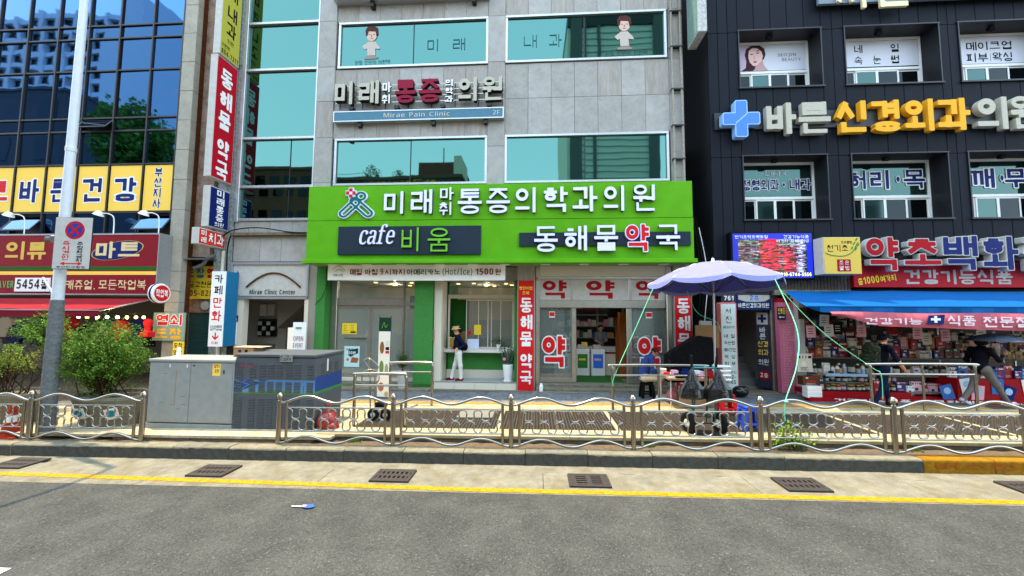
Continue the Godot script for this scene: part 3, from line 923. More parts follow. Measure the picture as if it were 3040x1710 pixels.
func build_clinic() -> void:
	var b := T("clinic_building", "grey granite clinic building with teal mirror windows above the green fascia", "building")
	PB(b, "wall", K("backing"), -9.45, 4.30, 3.93, 17.0, -10.0, -0.06)
	PB(b, "roof_parapet", K("granite"), -9.47, 4.32, 17.0, 17.25, -10.0, 0.02)
	# granite panels
	var lb := span(-6.32, -1.50, 7)
	var rb := span(-0.97, 3.90, 7)
	panels(b, lb, [6.1, 6.30], -0.05, 0.0)
	panels(b, rb, [6.1, 6.30], -0.05, 0.0)
	panels(b, lb, [7.80, 8.93, 10.03], -0.05, 0.0)
	panels(b, rb, [7.80, 8.93, 10.03], -0.05, 0.0)
	panels(b, lb, [11.58, 12.7, 13.8], -0.05, 0.0)
	panels(b, rb, [11.58, 12.7, 13.8], -0.05, 0.0)
	panels(b, [-1.50, -0.97], [6.1, 7.45, 8.93, 10.1, 11.58, 12.7, 13.8], -0.05, 0.03)
	panels(b, [-6.87, -6.32], [5.2, 6.4, 7.83, 8.99, 10.11, 11.63, 13.0], -0.05, 0.05)
	panels(b, [3.90, 4.31], [3.93, 5.2, 6.4, 7.8, 8.93, 10.03, 11.6, 13.0], -0.05, 0.0)
	panels(b, [-9.36, -8.5, -7.82, -6.93], [3.97, 4.76], -0.05, 0.0)
	panels(b, [-9.36, -8.9, -8.2, -7.5, -6.87], [4.86, 5.24], -0.05, 0.0)
	PB(b, "stone_ledge", M("ledge_brown", Color(0.55, 0.50, 0.43), 0.85, 0, K("rust").albedo_texture, 0.7), -9.38, -6.65, 4.76, 4.85, -0.05, 0.15, 0.01)
	PB(b, "pilaster", K("peel"), -9.98, -9.40, 0.1, 17.0, -0.6, 0.0)
	# windows
	for r in [[6.30, 7.79], [10.05, 11.57], [13.82, 15.3]]:
		window(b, -6.25, -1.50, r[0], r[1], -0.03, K("teal_glass"), [-3.85])
		window(b, -0.97, 3.85, r[0], r[1], -0.03, K("teal_glass"), [1.42])
	# stair glazing
	var sw := Node3D.new()
	sw.name = "stair_window"; b.add_child(sw)
	var ys := [5.27, 6.31, 7.86, 10.10, 11.66, 13.8]
	for i in ys.size():
		PB(sw, "transom", K("alu"), -9.30, -6.90, ys[i] - 0.04, ys[i] + 0.045, -0.06, 0.05, 0.012)
		if i < ys.size() - 1:
			var ps := [-9.24, -7.68, -6.93] if i < 2 else [-9.24, -6.93]
			for k in ps.size() - 1:
				var g := PB(sw, "pane", K("teal_glass"), ps[k] + 0.008, ps[k + 1] - 0.008, ys[i] + 0.045, ys[i + 1] - 0.04, -0.05, -0.035)
				g.rotation = Vector3(rng.randf_range(-0.003, 0.003), rng.randf_range(-0.004, 0.004), 0)
			if i < 2: PB(sw, "mullion", K("dark_metal"), -7.69, -7.67, ys[i] + 0.045, ys[i + 1] - 0.04, -0.05, -0.02)
	PB(sw, "jamb", K("alu"), -9.37, -9.24, 5.2, 14, -0.06, 0.06, 0.01)
	PB(sw, "jamb", K("alu"), -6.93, -6.88, 5.2, 14, -0.06, 0.04, 0.01)
	# pipes on the right corner
	for x in [3.97, 4.23]:
		PT(b, "drain_pipe", M("pipe_" + str(x), Color(0.72, 0.69, 0.64), 0.6, 0, K("rust").albedo_texture, 0.9), [Vector3(x, 6.0, 0.09), Vector3(x - 0.02, 14, 0.09)], 0.035, 8)
	for y in [6.9, 7.9, 9.0, 10.3, 11.4]: PB(b, "pipe_clamp", K("dark_metal"), 3.92, 4.28, y, y + 0.04, 0.02, 0.13)
	# window stickers: names and a doctor caricature (prints on the glass)
	var ink := M("glass_ink", Color(0.16, 0.36, 0.36), 0.5)
	for q in [["미", -3.42, -3.05], ["래", -2.62, -2.22], ["내", -0.42, 0.0], ["과", 0.36, 0.75]]: text(b, q[0], ink, q[1], q[2], 10.55, 10.95, -0.015, 0.07, 30)
	text(b, "원장 전문의 이현택", M("dim_ink", Color(0.2, 0.33, 0.33), 0.6), -5.72, -4.6, 10.2, 10.33, -0.015, 0.09, 18)
	text(b, "원장 전문의 이현택", K("dim_ink"), 2.05, 3.3, 10.2, 10.33, -0.015, 0.09, 18)
	for q in [[-5.2, K("skin")], [2.62, K("white")]]:
		var d := Node3D.new()
		d.name = "doctor_sticker"; b.add_child(d, true); d.position = Vector3(q[0], 10.42, -0.014)
		var hair := MB.new()
		hair.prism(PackedVector2Array([Vector2(-.19, .72), Vector2(-.21, .9), Vector2(-.13, 1.02), Vector2(.05, 1.04), Vector2(.19, .96), Vector2(.21, .75), Vector2(.15, .68), Vector2(.12, .84), Vector2(-.1, .86), Vector2(-.14, .7)]), 0, 0.003)
		P(d, "hair", hair.mesh(), M("hair_print", Color(0.30, 0.18, 0.17), 0.7))
		var fc := MB.new()
		var pl := PackedVector2Array()
		for i in 20: pl.append(Vector2(cos(TAU * i / 20.0) * 0.17, 0.73 + sin(TAU * i / 20.0) * 0.2))
		fc.prism(pl, 0, 0.002)
		P(d, "face", fc.mesh(), M("face_print", Color(0.78, 0.66, 0.60), 0.7))
		var coat := MB.new()
		coat.prism(PackedVector2Array([Vector2(-.1, .52), Vector2(-.3, .36), Vector2(-.2, .26), Vector2(-.14, .3), Vector2(-.12, .06), Vector2(.14, .06), Vector2(.12, .28), Vector2(.28, .26), Vector2(.26, .34), Vector2(.1, .52)]), 0, 0.002)
		P(d, "coat", coat.mesh(), M("coat_print" , Color(0.70, 0.66, 0.62), 0.7))
		var bs := MB.new()
		bs.prism(PackedVector2Array([Vector2(-.24, .0), Vector2(-.2, -.05), Vector2(.2, -.05), Vector2(.24, .0), Vector2(.1, .05), Vector2(-.1, .05)]), 0, 0.002)
		P(d, "base", bs.mesh(), M("coat_print2", Color(0.55, 0.50, 0.47), 0.7))
		var fe := MB.new()
		for s in [-1, 1]: fe.ext(s * 0.075 - 0.03, s * 0.075 + 0.03, 0.74, 0.76, 0.003, 0.004)
		fe.ext(-0.045, 0.045, 0.61, 0.625, 0.003, 0.004); fe.ext(-0.012, 0.012, 0.66, 0.73, 0.003, 0.004)
		P(d, "features", fe.mesh(), K("hair_print"))
	# ---- ground floor shell
	var g := b
	PB(g, "ceiling_slab", K("offwhite"), -9.4, 4.3, 3.42, 3.90, -8, -0.85)
	PB(g, "back_wall", K("room"), -9.4, 4.3, -0.3, 3.9, -8.2, -8.0)
	PB(g, "party_wall", K("room"), -6.90, -6.66, -0.2, 3.9, -8, -0.02)
	PB(g, "party_wall", K("room"), -0.58, -0.30, -0.2, 3.9, -8, -0.75)
	PB(g, "party_wall", K("room"), 4.0, 4.3, -0.2, 3.9, -8, -0.2)
	PB(g, "floor", M("floor_tile", Color(0.50, 0.48, 0.45), 0.35), -9.4, 4.3, -0.3, 0.415, -8, -0.82)
	# green tiled columns of the cafe
	for c in [[-6.655, -6.37], [-3.62, -3.06]]:
		PB(g, "column_core", K("leaf_green"), c[0] + 0.01, c[1] - 0.01, 0.05, 3.9, -0.6, -0.012)
		for i in 33:
			var y := 0.16 + i * 0.105
			for k in 5:
				var w: float = (c[1] - c[0]) / 5
				if i > 9 and k > 0: continue
				var xa: float = c[0] + (w * k if i <= 9 else 0.0)
				var xb: float = xa + w if i <= 9 else c[1]
				PB(g, "tile", K("leaf_green"), xa + 0.0015, xb - 0.0015, y, y + 0.103, -0.03, 0.0, 0.002)
	PB(g, "pillar", K("cream"), -3.055, -2.82, 0.43, 3.42, -0.8, -0.12, 0.01)
	PB(g, "wall_plate", K("steel"), -3.075, -3.02, 1.62, 1.95, -0.11, -0.05)
	PB(g, "pillar", K("granite_b"), -0.56, -0.045, 0.1, 3.9, -0.75, 0.02)
	PB(g, "pillar", K("granite_b"), 3.88, 4.34, 0.1, 3.93, -0.6, 0.02)
	PB(g, "side_wall", K("leaf_green"), -0.66, -0.565, 0.43, 3.42, -0.8, -0.2)
	# cafe doors
	var d := Node3D.new()
	d.name = "cafe_door"; g.add_child(d)
	var zc := -0.4
	PB(d, "post", K("steel"), -6.37, -6.17, 0.35, 3.42, zc - 0.08, zc + 0.06, 0.01)
	PB(d, "post", K("steel"), -4.11, -4.04, 0.35, 3.42, zc - 0.05, zc + 0.05, 0.01)
	PB(d, "header", K("steel"), -6.17, -4.11, 2.65, 2.88, zc - 0.06, zc + 0.06, 0.008)
	PB(d, "header", K("steel"), -4.04, -3.62, 2.65, 2.75, zc - 0.05, zc + 0.05, 0.008)
	PB(d, "sill", K("cream"), -6.2, -3.62, 0.36, 0.46, zc - 0.2, zc + 0.1)
	PB(d, "transom_glass", K("pane"), -6.17, -4.11, 2.88, 3.42, zc - 0.006, zc + 0.006)
	PB(d, "transom_glass", K("pane"), -4.04, -3.62, 2.75, 3.42, zc - 0.006, zc + 0.006)
	for q in [[-6.15, -5.10], [-5.12, -4.12]]:
		PB(d, "door_pane", K("pane"), q[0], q[1], 0.5, 2.62, zc - 0.006, zc + 0.006)
		PB(d, "door_rail", K("steel"), q[0], q[1], 2.56, 2.63, zc - 0.02, zc + 0.02)
		PB(d, "door_rail", K("steel"), q[0], q[1], 0.46, 0.56, zc - 0.02, zc + 0.02)
	PB(d, "door_stile", K("steel"), -5.14, -5.06, 0.56, 2.56, zc - 0.02, zc + 0.025)
	PB(d, "side_pane", K("pane"), -4.04, -3.62, 0.46, 2.65, zc - 0.006, zc + 0.006)
	PB(d, "handle_bar", K("stain"), -5.9, -5.2, 1.63, 1.66, zc + 0.03, zc + 0.05)
	PB(g, "entrance_step", K("kerb_b"), -6.4, -3.05, 0.05, 0.37, -0.82, 0.0, 0.01)
	PB(g, "entrance_step", K("kerb"), -6.4, -3.05, 0.0, 0.27, 0.0, 0.35, 0.01)
	# yellow notices and the drink poster on the door
	for q in [-6.0, -5.765]:
		var n := T("yellow_notice", "yellow paper notice taped on the cafe door, " + ("left" if q < -5.9 else "right") + " of the pair", "notice", Vector3(q, 1.77, zc + 0.008))
		P(n, "paper", flat_uv(0.228, 0.33, 0.002), K("yellow"), Vector3(0.114, 0.165, 0))
		for k in 4: PB(n, "print", K("black"), 0.04, 0.12 + rng.randf() * 0.07, 0.26 - k * 0.055, 0.272 - k * 0.055, 0.001, 0.002)
		PB(n, "print", K("black"), 0.03, 0.2, 0.03, 0.05 + (0.03 if q > -5.9 else -0.01), 0.001, 0.002)
	var po := T("drink_poster", "pale blue poster for a 100 won drink on the cafe door", "poster", Vector3(-5.9, 0.77, zc + 0.01))
	P(po, "paper", flat_uv(0.48, 0.63, 0.002), M("poster_blue", Color(0.74, 0.86, 0.85), 0.6), Vector3(0.24, 0.315, 0))
	P(po, "dark_shape", prismesh([Vector2(.12, .5), Vector2(.43, .57), Vector2(.44, .42), Vector2(.2, .3), Vector2(.12, .36)], 0.002), M("poster_dark", Color(0.1, 0.24, 0.27), 0.6), Vector3(0, 0, 0.001))
	text(po, "100원", K("white"), 0.07, 0.36, 0.38, 0.47, 0.0045, 0.2, 20)
	text(po, "아메리카노", K("poster_dark"), 0.06, 0.34, 0.5, 0.56, 0.0045, 0.18, 16)
	P(po, "drink_picture", prismesh([Vector2(.2, .13), Vector2(.42, .12), Vector2(.46, .27), Vector2(.24, .3)], 0.001), M("poster_drink", Color(0.62, 0.36, 0.24), 0.6), Vector3(0, 0, 0.001))
	P(po, "seal", prismesh(disc(0.11, 0.22, 0.045), 0.001), M("poster_seal", Color(0.86, 0.4, 0.25), 0.6), Vector3(0, 0, 0.001))
	# cafe service window
	var sv := Node3D.new()
	sv.name = "service_window"; g.add_child(sv)
	var zs := -0.8
	PB(sv, "wall", K("deep_green"), -2.83, -2.76, 0.43, 3.42, zs - 0.1, zs)
	PB(sv, "wall", K("leaf_green"), -2.95, -0.6, 0.69, 1.24, zs - 0.1, zs)
	PB(sv, "plinth", K("cream"), -2.80, -0.6, 0.43, 0.69, zs - 0.12, zs + 0.02)
	PB(sv, "frame", K("cream"), -2.78, -0.68, 2.90, 3.02, zs - 0.06, zs + 0.04, 0.005)
	PB(sv, "frame", K("cream"), -2.78, -2.735, 1.33, 2.90, zs - 0.06, zs + 0.04, 0.005)
	PB(sv, "frame", K("cream"), -0.725, -0.68, 1.33, 2.90, zs - 0.06, zs + 0.04, 0.005)
	PB(sv, "frame", K("cream"), -2.735, -0.725, 1.33, 1.39, zs - 0.06, zs + 0.03, 0.005)
	PB(sv, "transom_glass", K("pane"), -2.76, -0.68, 3.02, 3.42, zs - 0.03, zs - 0.02)
	PB(sv, "hatch", K("deep_green"), -2.735, -2.22, 1.85, 2.88, zs - 0.5, zs - 0.45)
	for x in [-2.20, -1.82, -1.52, -1.41, -1.12, -0.75]: PB(sv, "sash_bar", K("cream"), x - 0.012, x + 0.012, 1.39, 2.86, zs - 0.04, zs + 0.0)
	PB(sv, "sash_bar", K("cream"), -2.22, -0.74, 2.83, 2.86, zs - 0.045, zs - 0.001)
	PB(sv, "pane", K("pane_dim"), -2.19, -0.74, 1.39, 2.83, zs - 0.024, zs - 0.016)
	PB(sv, "counter", M("counter_white", Color(0.85, 0.83, 0.80), 0.3), -2.96, -0.67, 1.24, 1.33, zs - 0.02, zs + 0.33, 0.008)
	for i in 4: PB(sv, "platform_tile", K("cream"), -2.99 + i * 0.605 + 0.003, -2.99 + (i + 1) * 0.605 - 0.003, 0.15, 0.425, -0.04, 0.0, 0.003)
	PB(sv, "platform", M("platform_top", Color(0.62, 0.62, 0.62), 0.5), -2.99, -0.57, 0.1, 0.432, zs - 0.1, -0.042)
	PB(sv, "platform_edge", K("alu"), -3.0, -0.57, 0.427, 0.442, -0.06, 0.006)
	PB(g, "base_step", K("kerb_b"), -3.06, 0.0, -0.1, 0.235, -0.3, 0.16)
	# cafe room
	PB(g, "cafe_wall", M("cafe_wall", Color(0.66, 0.61, 0.50), 0.8), -6.66, -0.6, 0.4, 3.42, -3.6, -3.5)
	PB(g, "cafe_wall", K("deep_green"), -3.3, -2.83, 0.43, 3.42, -2.5, -2.4)
	PB(g, "cafe_shelf", K("dark_room"), -4.9, -3.5, 0.43, 2.6, -3.4, -3.1)
	PB(g, "menu_board", K("black"), -4.9, -4.1, 2.4, 3.1, -3.45, -3.42)
	PB(g, "cafe_shelf", K("dark_room"), -2.2, -0.7, 0.43, 2.2, -3.3, -2.9)
	for p in [[-5.2, -0.9], [-4.9, -1.5], [-4.5, -2.2], [-4.05, -1.0], [-2.6, -1.4], [-2.05, -1.2], [-1.75, -1.8], [-1.0, -1.3], [-0.85, -1.9], [-1.5, -2.4]]:
		lamp(g, Vector3(p[0], 3.395, p[1]), 0.06, 0.0, true)
	for p in [[-4.9, -1.8], [-1.7, -1.9]]:
		lamp(g, Vector3(p[0], 3.39, p[1]), 0.08, 0.35, true)
	# small things on the counter
	var cb := T("menu_clipboard", "white menu card with yellow picture on the cafe counter", "menu", Vector3(-2.72, 1.33, -0.62))
	P(cb, "card", bmesh(Vector3(0.28, 0.37, 0.01)), K("white"), Vector3(0.14, 0.185, 0), Basis(Vector3.RIGHT, -0.12))
	P(cb, "picture", bmesh(Vector3(0.2, 0.29, 0.004)), M("menu_gold", Color(0.72, 0.58, 0.2), 0.6), Vector3(0.14, 0.2, 0.008), Basis(Vector3.RIGHT, -0.12))
	P(cb, "clip", bmesh(Vector3(0.08, 0.03, 0.02), 0.004), K("black"), Vector3(0.14, 0.365, -0.02))
	O("paper_notice", "plain white sheet propped on the cafe counter behind the woman", "notice", bmesh(Vector3(0.36, 0.31, 0.006)), M("sheet_white", Color(0.78, 0.82, 0.9), 0.6), Vector3(-1.95, 1.49, -0.62), "", Basis(Vector3.RIGHT, -0.1))
	O("yellow_card", "yellow paper notice inside the cafe service window", "notice", bmesh(Vector3(0.22, 0.31, 0.003)), K("yellow"), Vector3(-1.84, 1.92, -0.785))
	O("red_sticker", "small square red sticker on the cafe service window", "sticker", bmesh(Vector3(0.1, 0.12, 0.003)), K("red"), Vector3(-2.1, 1.83, -0.785))
	# ---- clinic entrance
	var en := T("clinic_entrance", "white arched panel over the dark stair entrance left of the green column", "entrance")
	PB(en, "white_panel", K("offwhite"), -9.33, -6.92, 2.92, 3.90, -0.12, -0.01)
	PB(en, "lintel", K("alu"), -9.35, -6.92, 2.82, 2.90, -0.15, 0.03)
	PB(en, "panel_rim", K("alu"), -9.36, -6.90, 3.88, 3.95, -0.1, 0.04)
	PB(en, "panel_rim", K("alu"), -9.37, -9.32, 2.9, 3.88, -0.1, 0.04)
	PB(en, "panel_rim", K("alu"), -6.94, -6.89, 2.9, 3.88, -0.1, 0.04)
	var arc := []
	for i in 15:
		var t := -1.0 + i / 7.0
		arc.append(Vector3(-8.0 + t * 0.86, 3.18 + 0.44 * cos(t * 1.25) / 1.0 - 0.44 * cos(1.25) * absf(t) * absf(t), 0.02))
	PT(en, "arch_rail", K("rust"), arc, 0.025, 6)
	text(en, "Mirae Clinic Center", M("sign_green", Color(0.15, 0.24, 0.22), 0.6), -8.76, -7.30, 2.96, 3.10, 0.0, 0.14)
	PB(en, "post", K("cream"), -9.18, -8.95, 0.2, 2.82, -0.25, -0.02)
	PB(en, "post", M("post_black", Color(0.16, 0.17, 0.18), 0.5), -9.38, -9.185, 0.2, 2.82, -0.2, 0.0)
	PB(en, "post", K("cream"), -7.0, -6.88, 0.2, 2.82, -0.2, 0.0)
	PB(en, "back_wall", K("room"), -9.9, -8.55, 0.2, 3.4, -1.6, -1.5)
	PB(en, "meter_board", K("dark_metal"), -9.5, -8.85, 1.6, 2.2, -1.5, -1.42)
	for i in 2: PB(en, "meter", K("offwhite"), -9.45 + i * 0.27, -9.22 + i * 0.27, 2.3, 2.7, -1.5, -1.38, 0.02)
	for r in 3:
		for c in 4: PB(en, "switch_box", K("black") if (r + c) % 2 else K("offwhite"), -9.46 + c * 0.15, -9.34 + c * 0.15, 1.65 + r * 0.17, 1.77 + r * 0.17, -1.42, -1.36)
	PB(en, "mailbox", K("steel"), -9.7, -8.9, 1.0, 1.35, -1.5, -1.35)
	var sf := MB.new()
	sf.prism(PackedVector2Array([Vector2(-8.6, 1.9), Vector2(-6.9, 3.4), Vector2(-8.6, 3.4)]), -2.6, -1.1)
	P(en, "stair_soffit", sf.mesh(), K("dark_room"))
	for i in 8: PB(en, "stair", K("dark_room"), -8.4 + i * 0.02, -7.0, 0.2, 0.45 + i * 0.18, -1.4 - i * 0.28, -1.1 - i * 0.28)
	PB(en, "doorstep", K("kerb_b"), -9.3, -6.9, 0.0, 0.25, -1.0, 0.2)
	PB(en, "number_plate", K("navy"), -9.33, -9.08, 2.13, 2.32, 0.0, 0.02)
	text(en, "759-1", K("white"), -9.31, -9.1, 2.15, 2.24, 0.0225)
	var dn := T("dental_sign", "narrow white vertical dental sign under a navy house number", "sign", Vector3(-9.32, 1.45, 0.001))
	PB(dn, "board", K("white"), 0, 0.23, 0, 0.66, 0, 0.02)
	text(dn, "미래", K("black"), 0.04, 0.19, 0.55, 0.63, 0.021)
	column(dn, "치과", K("red"), 0.05, 0.19, 0.47, 0.08, 0.021)
	var oe := T("open_event_stand", "white standing banner reading OPEN EVENT beside the green column", "banner", Vector3(-7.14, 0.19, 0.3))
	P(oe, "sheet", flat_uv(0.4, 1.65, 0.01), K("white"), Vector3(0.2, 1.12, 0), Basis(Vector3.RIGHT, -0.03))
	text(oe, "OPEN", K("maroon"), 0.05, 0.35, 1.40, 1.53, 0.016, 0.14, 20, 0, "Droid Sans")
	text(oe, "EVENT", K("maroon"), 0.05, 0.35, 1.20, 1.33, 0.017, 0.14, 20, 0, "Droid Sans")
	for k in 3: PB(oe, "print", K("leaf_green"), 0.1 + k * 0.06, 0.15 + k * 0.06, 1.76, 1.8, 0.0, 0.012)
	for k in 4: PB(oe, "print", K("maroon"), 0.1, 0.3, 1.05 - k * 0.09, 1.07 - k * 0.09, 0.01, 0.016)
	PT(oe, "pole", K("dark_metal"), [Vector3(0.2, 0.1, -0.03), Vector3(0.2, 1.9, -0.06)], 0.012)
	P(oe, "foot", bmesh(Vector3(0.4, 0.1, 0.3), 0.02), K("black"), Vector3(0.2, 0.05, -0.05))
	build_fascia()
	build_pharmacy(b)
	# power cable hanging along the wall
	O("wall_cable", "black power cable drooping across the granite above the entrance", "cable", tubem(curve([Vector3(-9.6, 4.7, .2), Vector3(-9.2, 4.92, .2), Vector3(-8.4, 4.98, .18), Vector3(-7.4, 4.84, .17), Vector3(-6.62, 4.82, .2)]), 0.018, 6), K("cable"))
	O("looped_cable", "black cable looping down beside the white arched panel", "cable", tubem(curve([Vector3(-9.3, 4.75, .2), Vector3(-9.42, 4.4, .15), Vector3(-9.45, 3.7, .1), Vector3(-9.36, 3.35, .1), Vector3(-9.2, 3.3, .08), Vector3(-9.13, 3.66, .05)]), 0.02, 6), K("cable"))
	O("thin_wire", "thin wire hanging down the left green column", "wire", tubem(curve([Vector3(-6.25, 3.8, .05), Vector3(-6.3, 3.3, .03), Vector3(-6.45, 2.9, .02), Vector3(-6.66, 2.66, .02)]), 0.008, 5), K("cable"))

func disc(x: float, y: float, r: float, n := 16) -> Array:
	var o := []
	for i in n: o.append(Vector2(x + cos(TAU * i / n) * r, y + sin(TAU * i / n) * r))
	return o
func prismesh(pts: Array, th: float) -> ArrayMesh:
	var m := MB.new()
	m.prism(PackedVector2Array(pts), 0, th)
	return m.mesh()

func build_fascia() -> void:
	var s := T("green_fascia_sign", "long lime green fascia sign over cafe and pharmacy with white letters", "sign")
	PB(s, "upper_panel", K("lime"), -6.64, 4.24, 5.075, 6.09, 0.06, 0.6, 0.006)
	PB(s, "lower_panel", K("lime"), -6.65, 4.25, 3.90, 5.065, 0.06, 0.6, 0.006)
	PB(s, "lip", K("lime"), -6.66, 4.26, 3.81, 3.92, 0.55, 0.8, 0.008)
	PB(s, "soffit", M("soffit", Color(0.5, 0.62, 0.36), 0.7), -6.64, 4.24, 3.82, 3.895, 0.0, 0.55)
	for x in [-5.91, -4.89, -3.87, -2.76, -1.81, -0.90, 0.24, 1.32, 2.41, 3.5]: PB(s, "soffit_lamp", K("white"), x - 0.13, x + 0.13, 3.805, 3.819, 0.3, 0.56)
	var lw := M("led_white", Color(0.84, 0.84, 0.95), 0.45)
	var side := M("letter_side", Color(0.10, 0.15, 0.17), 0.6)
	for q in [["미", -4.36, -3.75, 5.23, 5.88], ["래", -3.58, -2.96, 5.23, 5.93], ["마", -2.74, -2.34, 5.61, 5.98], ["취", -2.74, -2.38, 5.18, 5.56], ["통", -2.22, -1.54, 5.21, 5.93], ["증", -1.41, -0.75, 5.22, 5.93], ["의", -0.60, 0.0, 5.23, 5.94], ["학", 0.18, 0.85, 5.23, 5.95], ["과", 0.98, 1.66, 5.24, 5.96], ["의", 1.83, 2.42, 5.25, 5.96], ["원", 2.63, 3.24, 5.24, 5.97]]:
		chletter(s, q, side, lw, 0.6, 0.09)
	for q in [["비", -3.81, -3.27, 4.15, 4.83], ["움", -3.05, -2.41, 4.14, 4.81]]: chletter(s, q, side, M("lime_letter", Color(0.40, 0.68, 0.18), 0.5), 0.665, 0.05, 0.10)
	PB(s, "cafe_board", K("charcoal"), -5.68, -1.56, 4.07, 4.885, 0.6, 0.66, 0.005)
	PB(s, "pharmacy_strip", K("charcoal"), -0.49, 4.15, 4.295, 4.675, 0.6, 0.655, 0.005)
	for q in [["동", -0.07, 0.57, 4.12, 4.83], ["해", 0.74, 1.36, 4.15, 4.84], ["물", 1.56, 2.20, 4.14, 4.85], ["국", 3.21, 3.84, 4.15, 4.85]]: chletter(s, q, side, lw, 0.66, 0.07, 0.135)
	var o := P(s, "letter", gmesh("약", 0.15, 0.035, 44, true, "Droid Sans Bold"), lw, Vector3(2.40, 4.13, 0.66), Basis.from_scale(Vector3(0.62, 0.73, 0.07)))
	P(o, "face", gmesh("약", 0.15, 0.0, 44, false, "Droid Sans Bold"), K("red"), Vector3(0, 0, 0.06))
	# italic "cafe"
	var cx := -5.06
	for ch in "cafe":
		var gl := glyph(ch, 0.1, 0, 20, true, "Droid Serif")
		P(s, "letter", gmesh(ch, 0.1, 0, 20, true, "Droid Serif"), lw, Vector3(cx, 4.34, 0.665), Basis(Vector3(0.37, 0, 0), Vector3(0.10, 0.52, 0), Vector3(0, 0, 0.05)))
		cx += gl[1] * 0.37
	# logo: red cross and green ribbon figure
	var lg := Node3D.new()
	lg.name = "logo"; s.add_child(lg); lg.position = Vector3(-5.70, 5.14, 0.6)
	var rib := func(p: Vector2) -> float:
		var q := Vector2(p.x, 1.0 - p.y)
		var e := 9.0
		for L in [[Vector2(0.15, 0.14), Vector2(0.47, 0.50)], [Vector2(0.84, 0.14), Vector2(0.44, 0.56)]]:
			var ab: Vector2 = L[1] - L[0]
			var t := clampf((q - L[0]).dot(ab) / ab.length_squared(), 0, 1)
			e = minf(e, absf((q - (L[0] + ab * t)).length() - 0.105))
		e = minf(e, absf((q - Vector2(0.62, 0.72)).length() - 0.12))
		return e
	P(lg, "outline", field_mesh(func(p): return rib.call(p) - 0.055, 56, Vector2(-0.1, -0.1), Vector2(1.1, 1.1), true).mesh(), lw, Vector3(0, 0, 0), Basis.from_scale(Vector3(1.05, 0.87, 0.06)))
	P(lg, "ribbon", field_mesh(func(p): return rib.call(p) - 0.033, 56, Vector2(-0.1, -0.1), Vector2(1.1, 1.1), false).mesh(), M("ribbon_green", Color(0.05, 0.38, 0.36), 0.5), Vector3(0, 0, 0.002), Basis.from_scale(Vector3(1.05, 0.87, 0.062)))
	var cr := MB.new()
	cr.ext(0.28, 0.42, 0.57, 0.88, 0, 0.06); cr.ext(0.195, 0.28, 0.65, 0.80, 0, 0.06); cr.ext(0.42, 0.505, 0.65, 0.80, 0, 0.06)
	P(lg, "cross", cr.mesh(), lw)
	var c2 := MB.new()
	for q in [[0.30, 0.40, 0.77, 0.86], [0.30, 0.40, 0.59, 0.68], [0.21, 0.30, 0.675, 0.775], [0.40, 0.49, 0.675, 0.775]]: c2.ext(q[0], q[1], q[2], q[3], 0.06, 0.066)
	P(lg, "cross_face", c2.mesh(), K("red"))
	# fabric banner under the fascia
	var bn := T("cafe_banner", "white fabric banner with red and black lettering hung under the green fascia", "banner")
	var m := MB.new()
	var fnn := FastNoiseLite.new()
	fnn.seed = 8; fnn.frequency = 0.9
	for i in 60:
		for j in 5:
			var pp := []
			for q in [[i, j], [i + 1, j], [i + 1, j + 1], [i, j + 1]]:
				var u: float = q[0] / 60.0
				var v: float = q[1] / 5.0
				pp.append(Vector3(lerpf(-6.14, -0.895, u), lerpf(3.375, 3.835, v) - 0.012 * sin(u * PI) * (1 - v), 0.3 + fnn.get_noise_2d(u * 9, v * 1.2) * 0.03))
			m.quad(pp[0], pp[1], pp[2], pp[3], Vector3(0, 0, 1))
	P(bn, "cloth", m.mesh(), M("banner_white", Color(0.95, 0.95, 0.94), 0.7))
	for q in [["매일", -5.45, -5.09, "maroon"], ["아침", -5.01, -4.62, "maroon"], ["9", -4.54, -4.44, "dark_red"], ["시까지", -4.40, -3.81, "maroon"], ["아메리카노", -3.76, -2.77, "black"], ["(Hot/Ice)", -2.70, -1.83, "black"], ["1500", -1.75, -1.22, "maroon"], ["원", -1.18, -1.02, "maroon"]]:
		text(bn, q[0], K(q[3]), q[1], q[2], 3.525, 3.70, 0.338, 0.15 if q[3] != "black" else 0.13, 26, 0, "Droid Sans" if q[0][0] == "(" else "Droid Sans Bold")
	text(bn, "카페 비움", K("black"), -5.96, -5.66, 3.485, 3.555, 0.338, 0.12, 18)
	PT(bn, "leaf_print", K("leaf_green"), curve([Vector3(-5.98, 3.68, .336), Vector3(-5.85, 3.78, .336), Vector3(-5.72, 3.76, .336), Vector3(-5.6, 3.64, .336)]), 0.006, 4)
	PT(bn, "leaf_print", K("leaf_green"), curve([Vector3(-5.9, 3.62, .336), Vector3(-5.78, 3.70, .336), Vector3(-5.66, 3.62, .336)]), 0.006, 4)
	# rack letters of the pain clinic
	var r := T("rack_letter_sign", "grey and maroon letters on a metal rack above the teal name bar", "sign")
	for y in [8.86, 9.05, 9.22, 9.40]: PB(r, "rail", K("stain_dull"), -6.22, -1.0, y, y + 0.018, 0.1, 0.118)
	for i in 8: PB(r, "bracket", K("dark_metal"), -6.1 + i * 0.72, -6.07 + i * 0.72, 8.68, 9.42, 0.08, 0.10)
	for i in 4: PB(r, "support", K("dark_metal"), -5.75 + i * 1.42, -5.62 + i * 1.42, 8.62, 8.72, -0.02, 0.2)
	var dk := M("rack_side", Color(0.14, 0.13, 0.12), 0.6)
	for q in [["미", -6.19, -5.59, "shell"], ["래", -5.43, -4.81, "shell"], ["통", -4.29, -3.66, "maroon"], ["증", -3.56, -2.89, "maroon"], ["의", -2.36, -1.77, "shell"], ["원", -1.62, -1.02, "shell"]]: chletter(r, [q[0], q[1], q[2], 8.75, 9.48], dk, K(q[3]), 0.12, 0.14, 0.17)
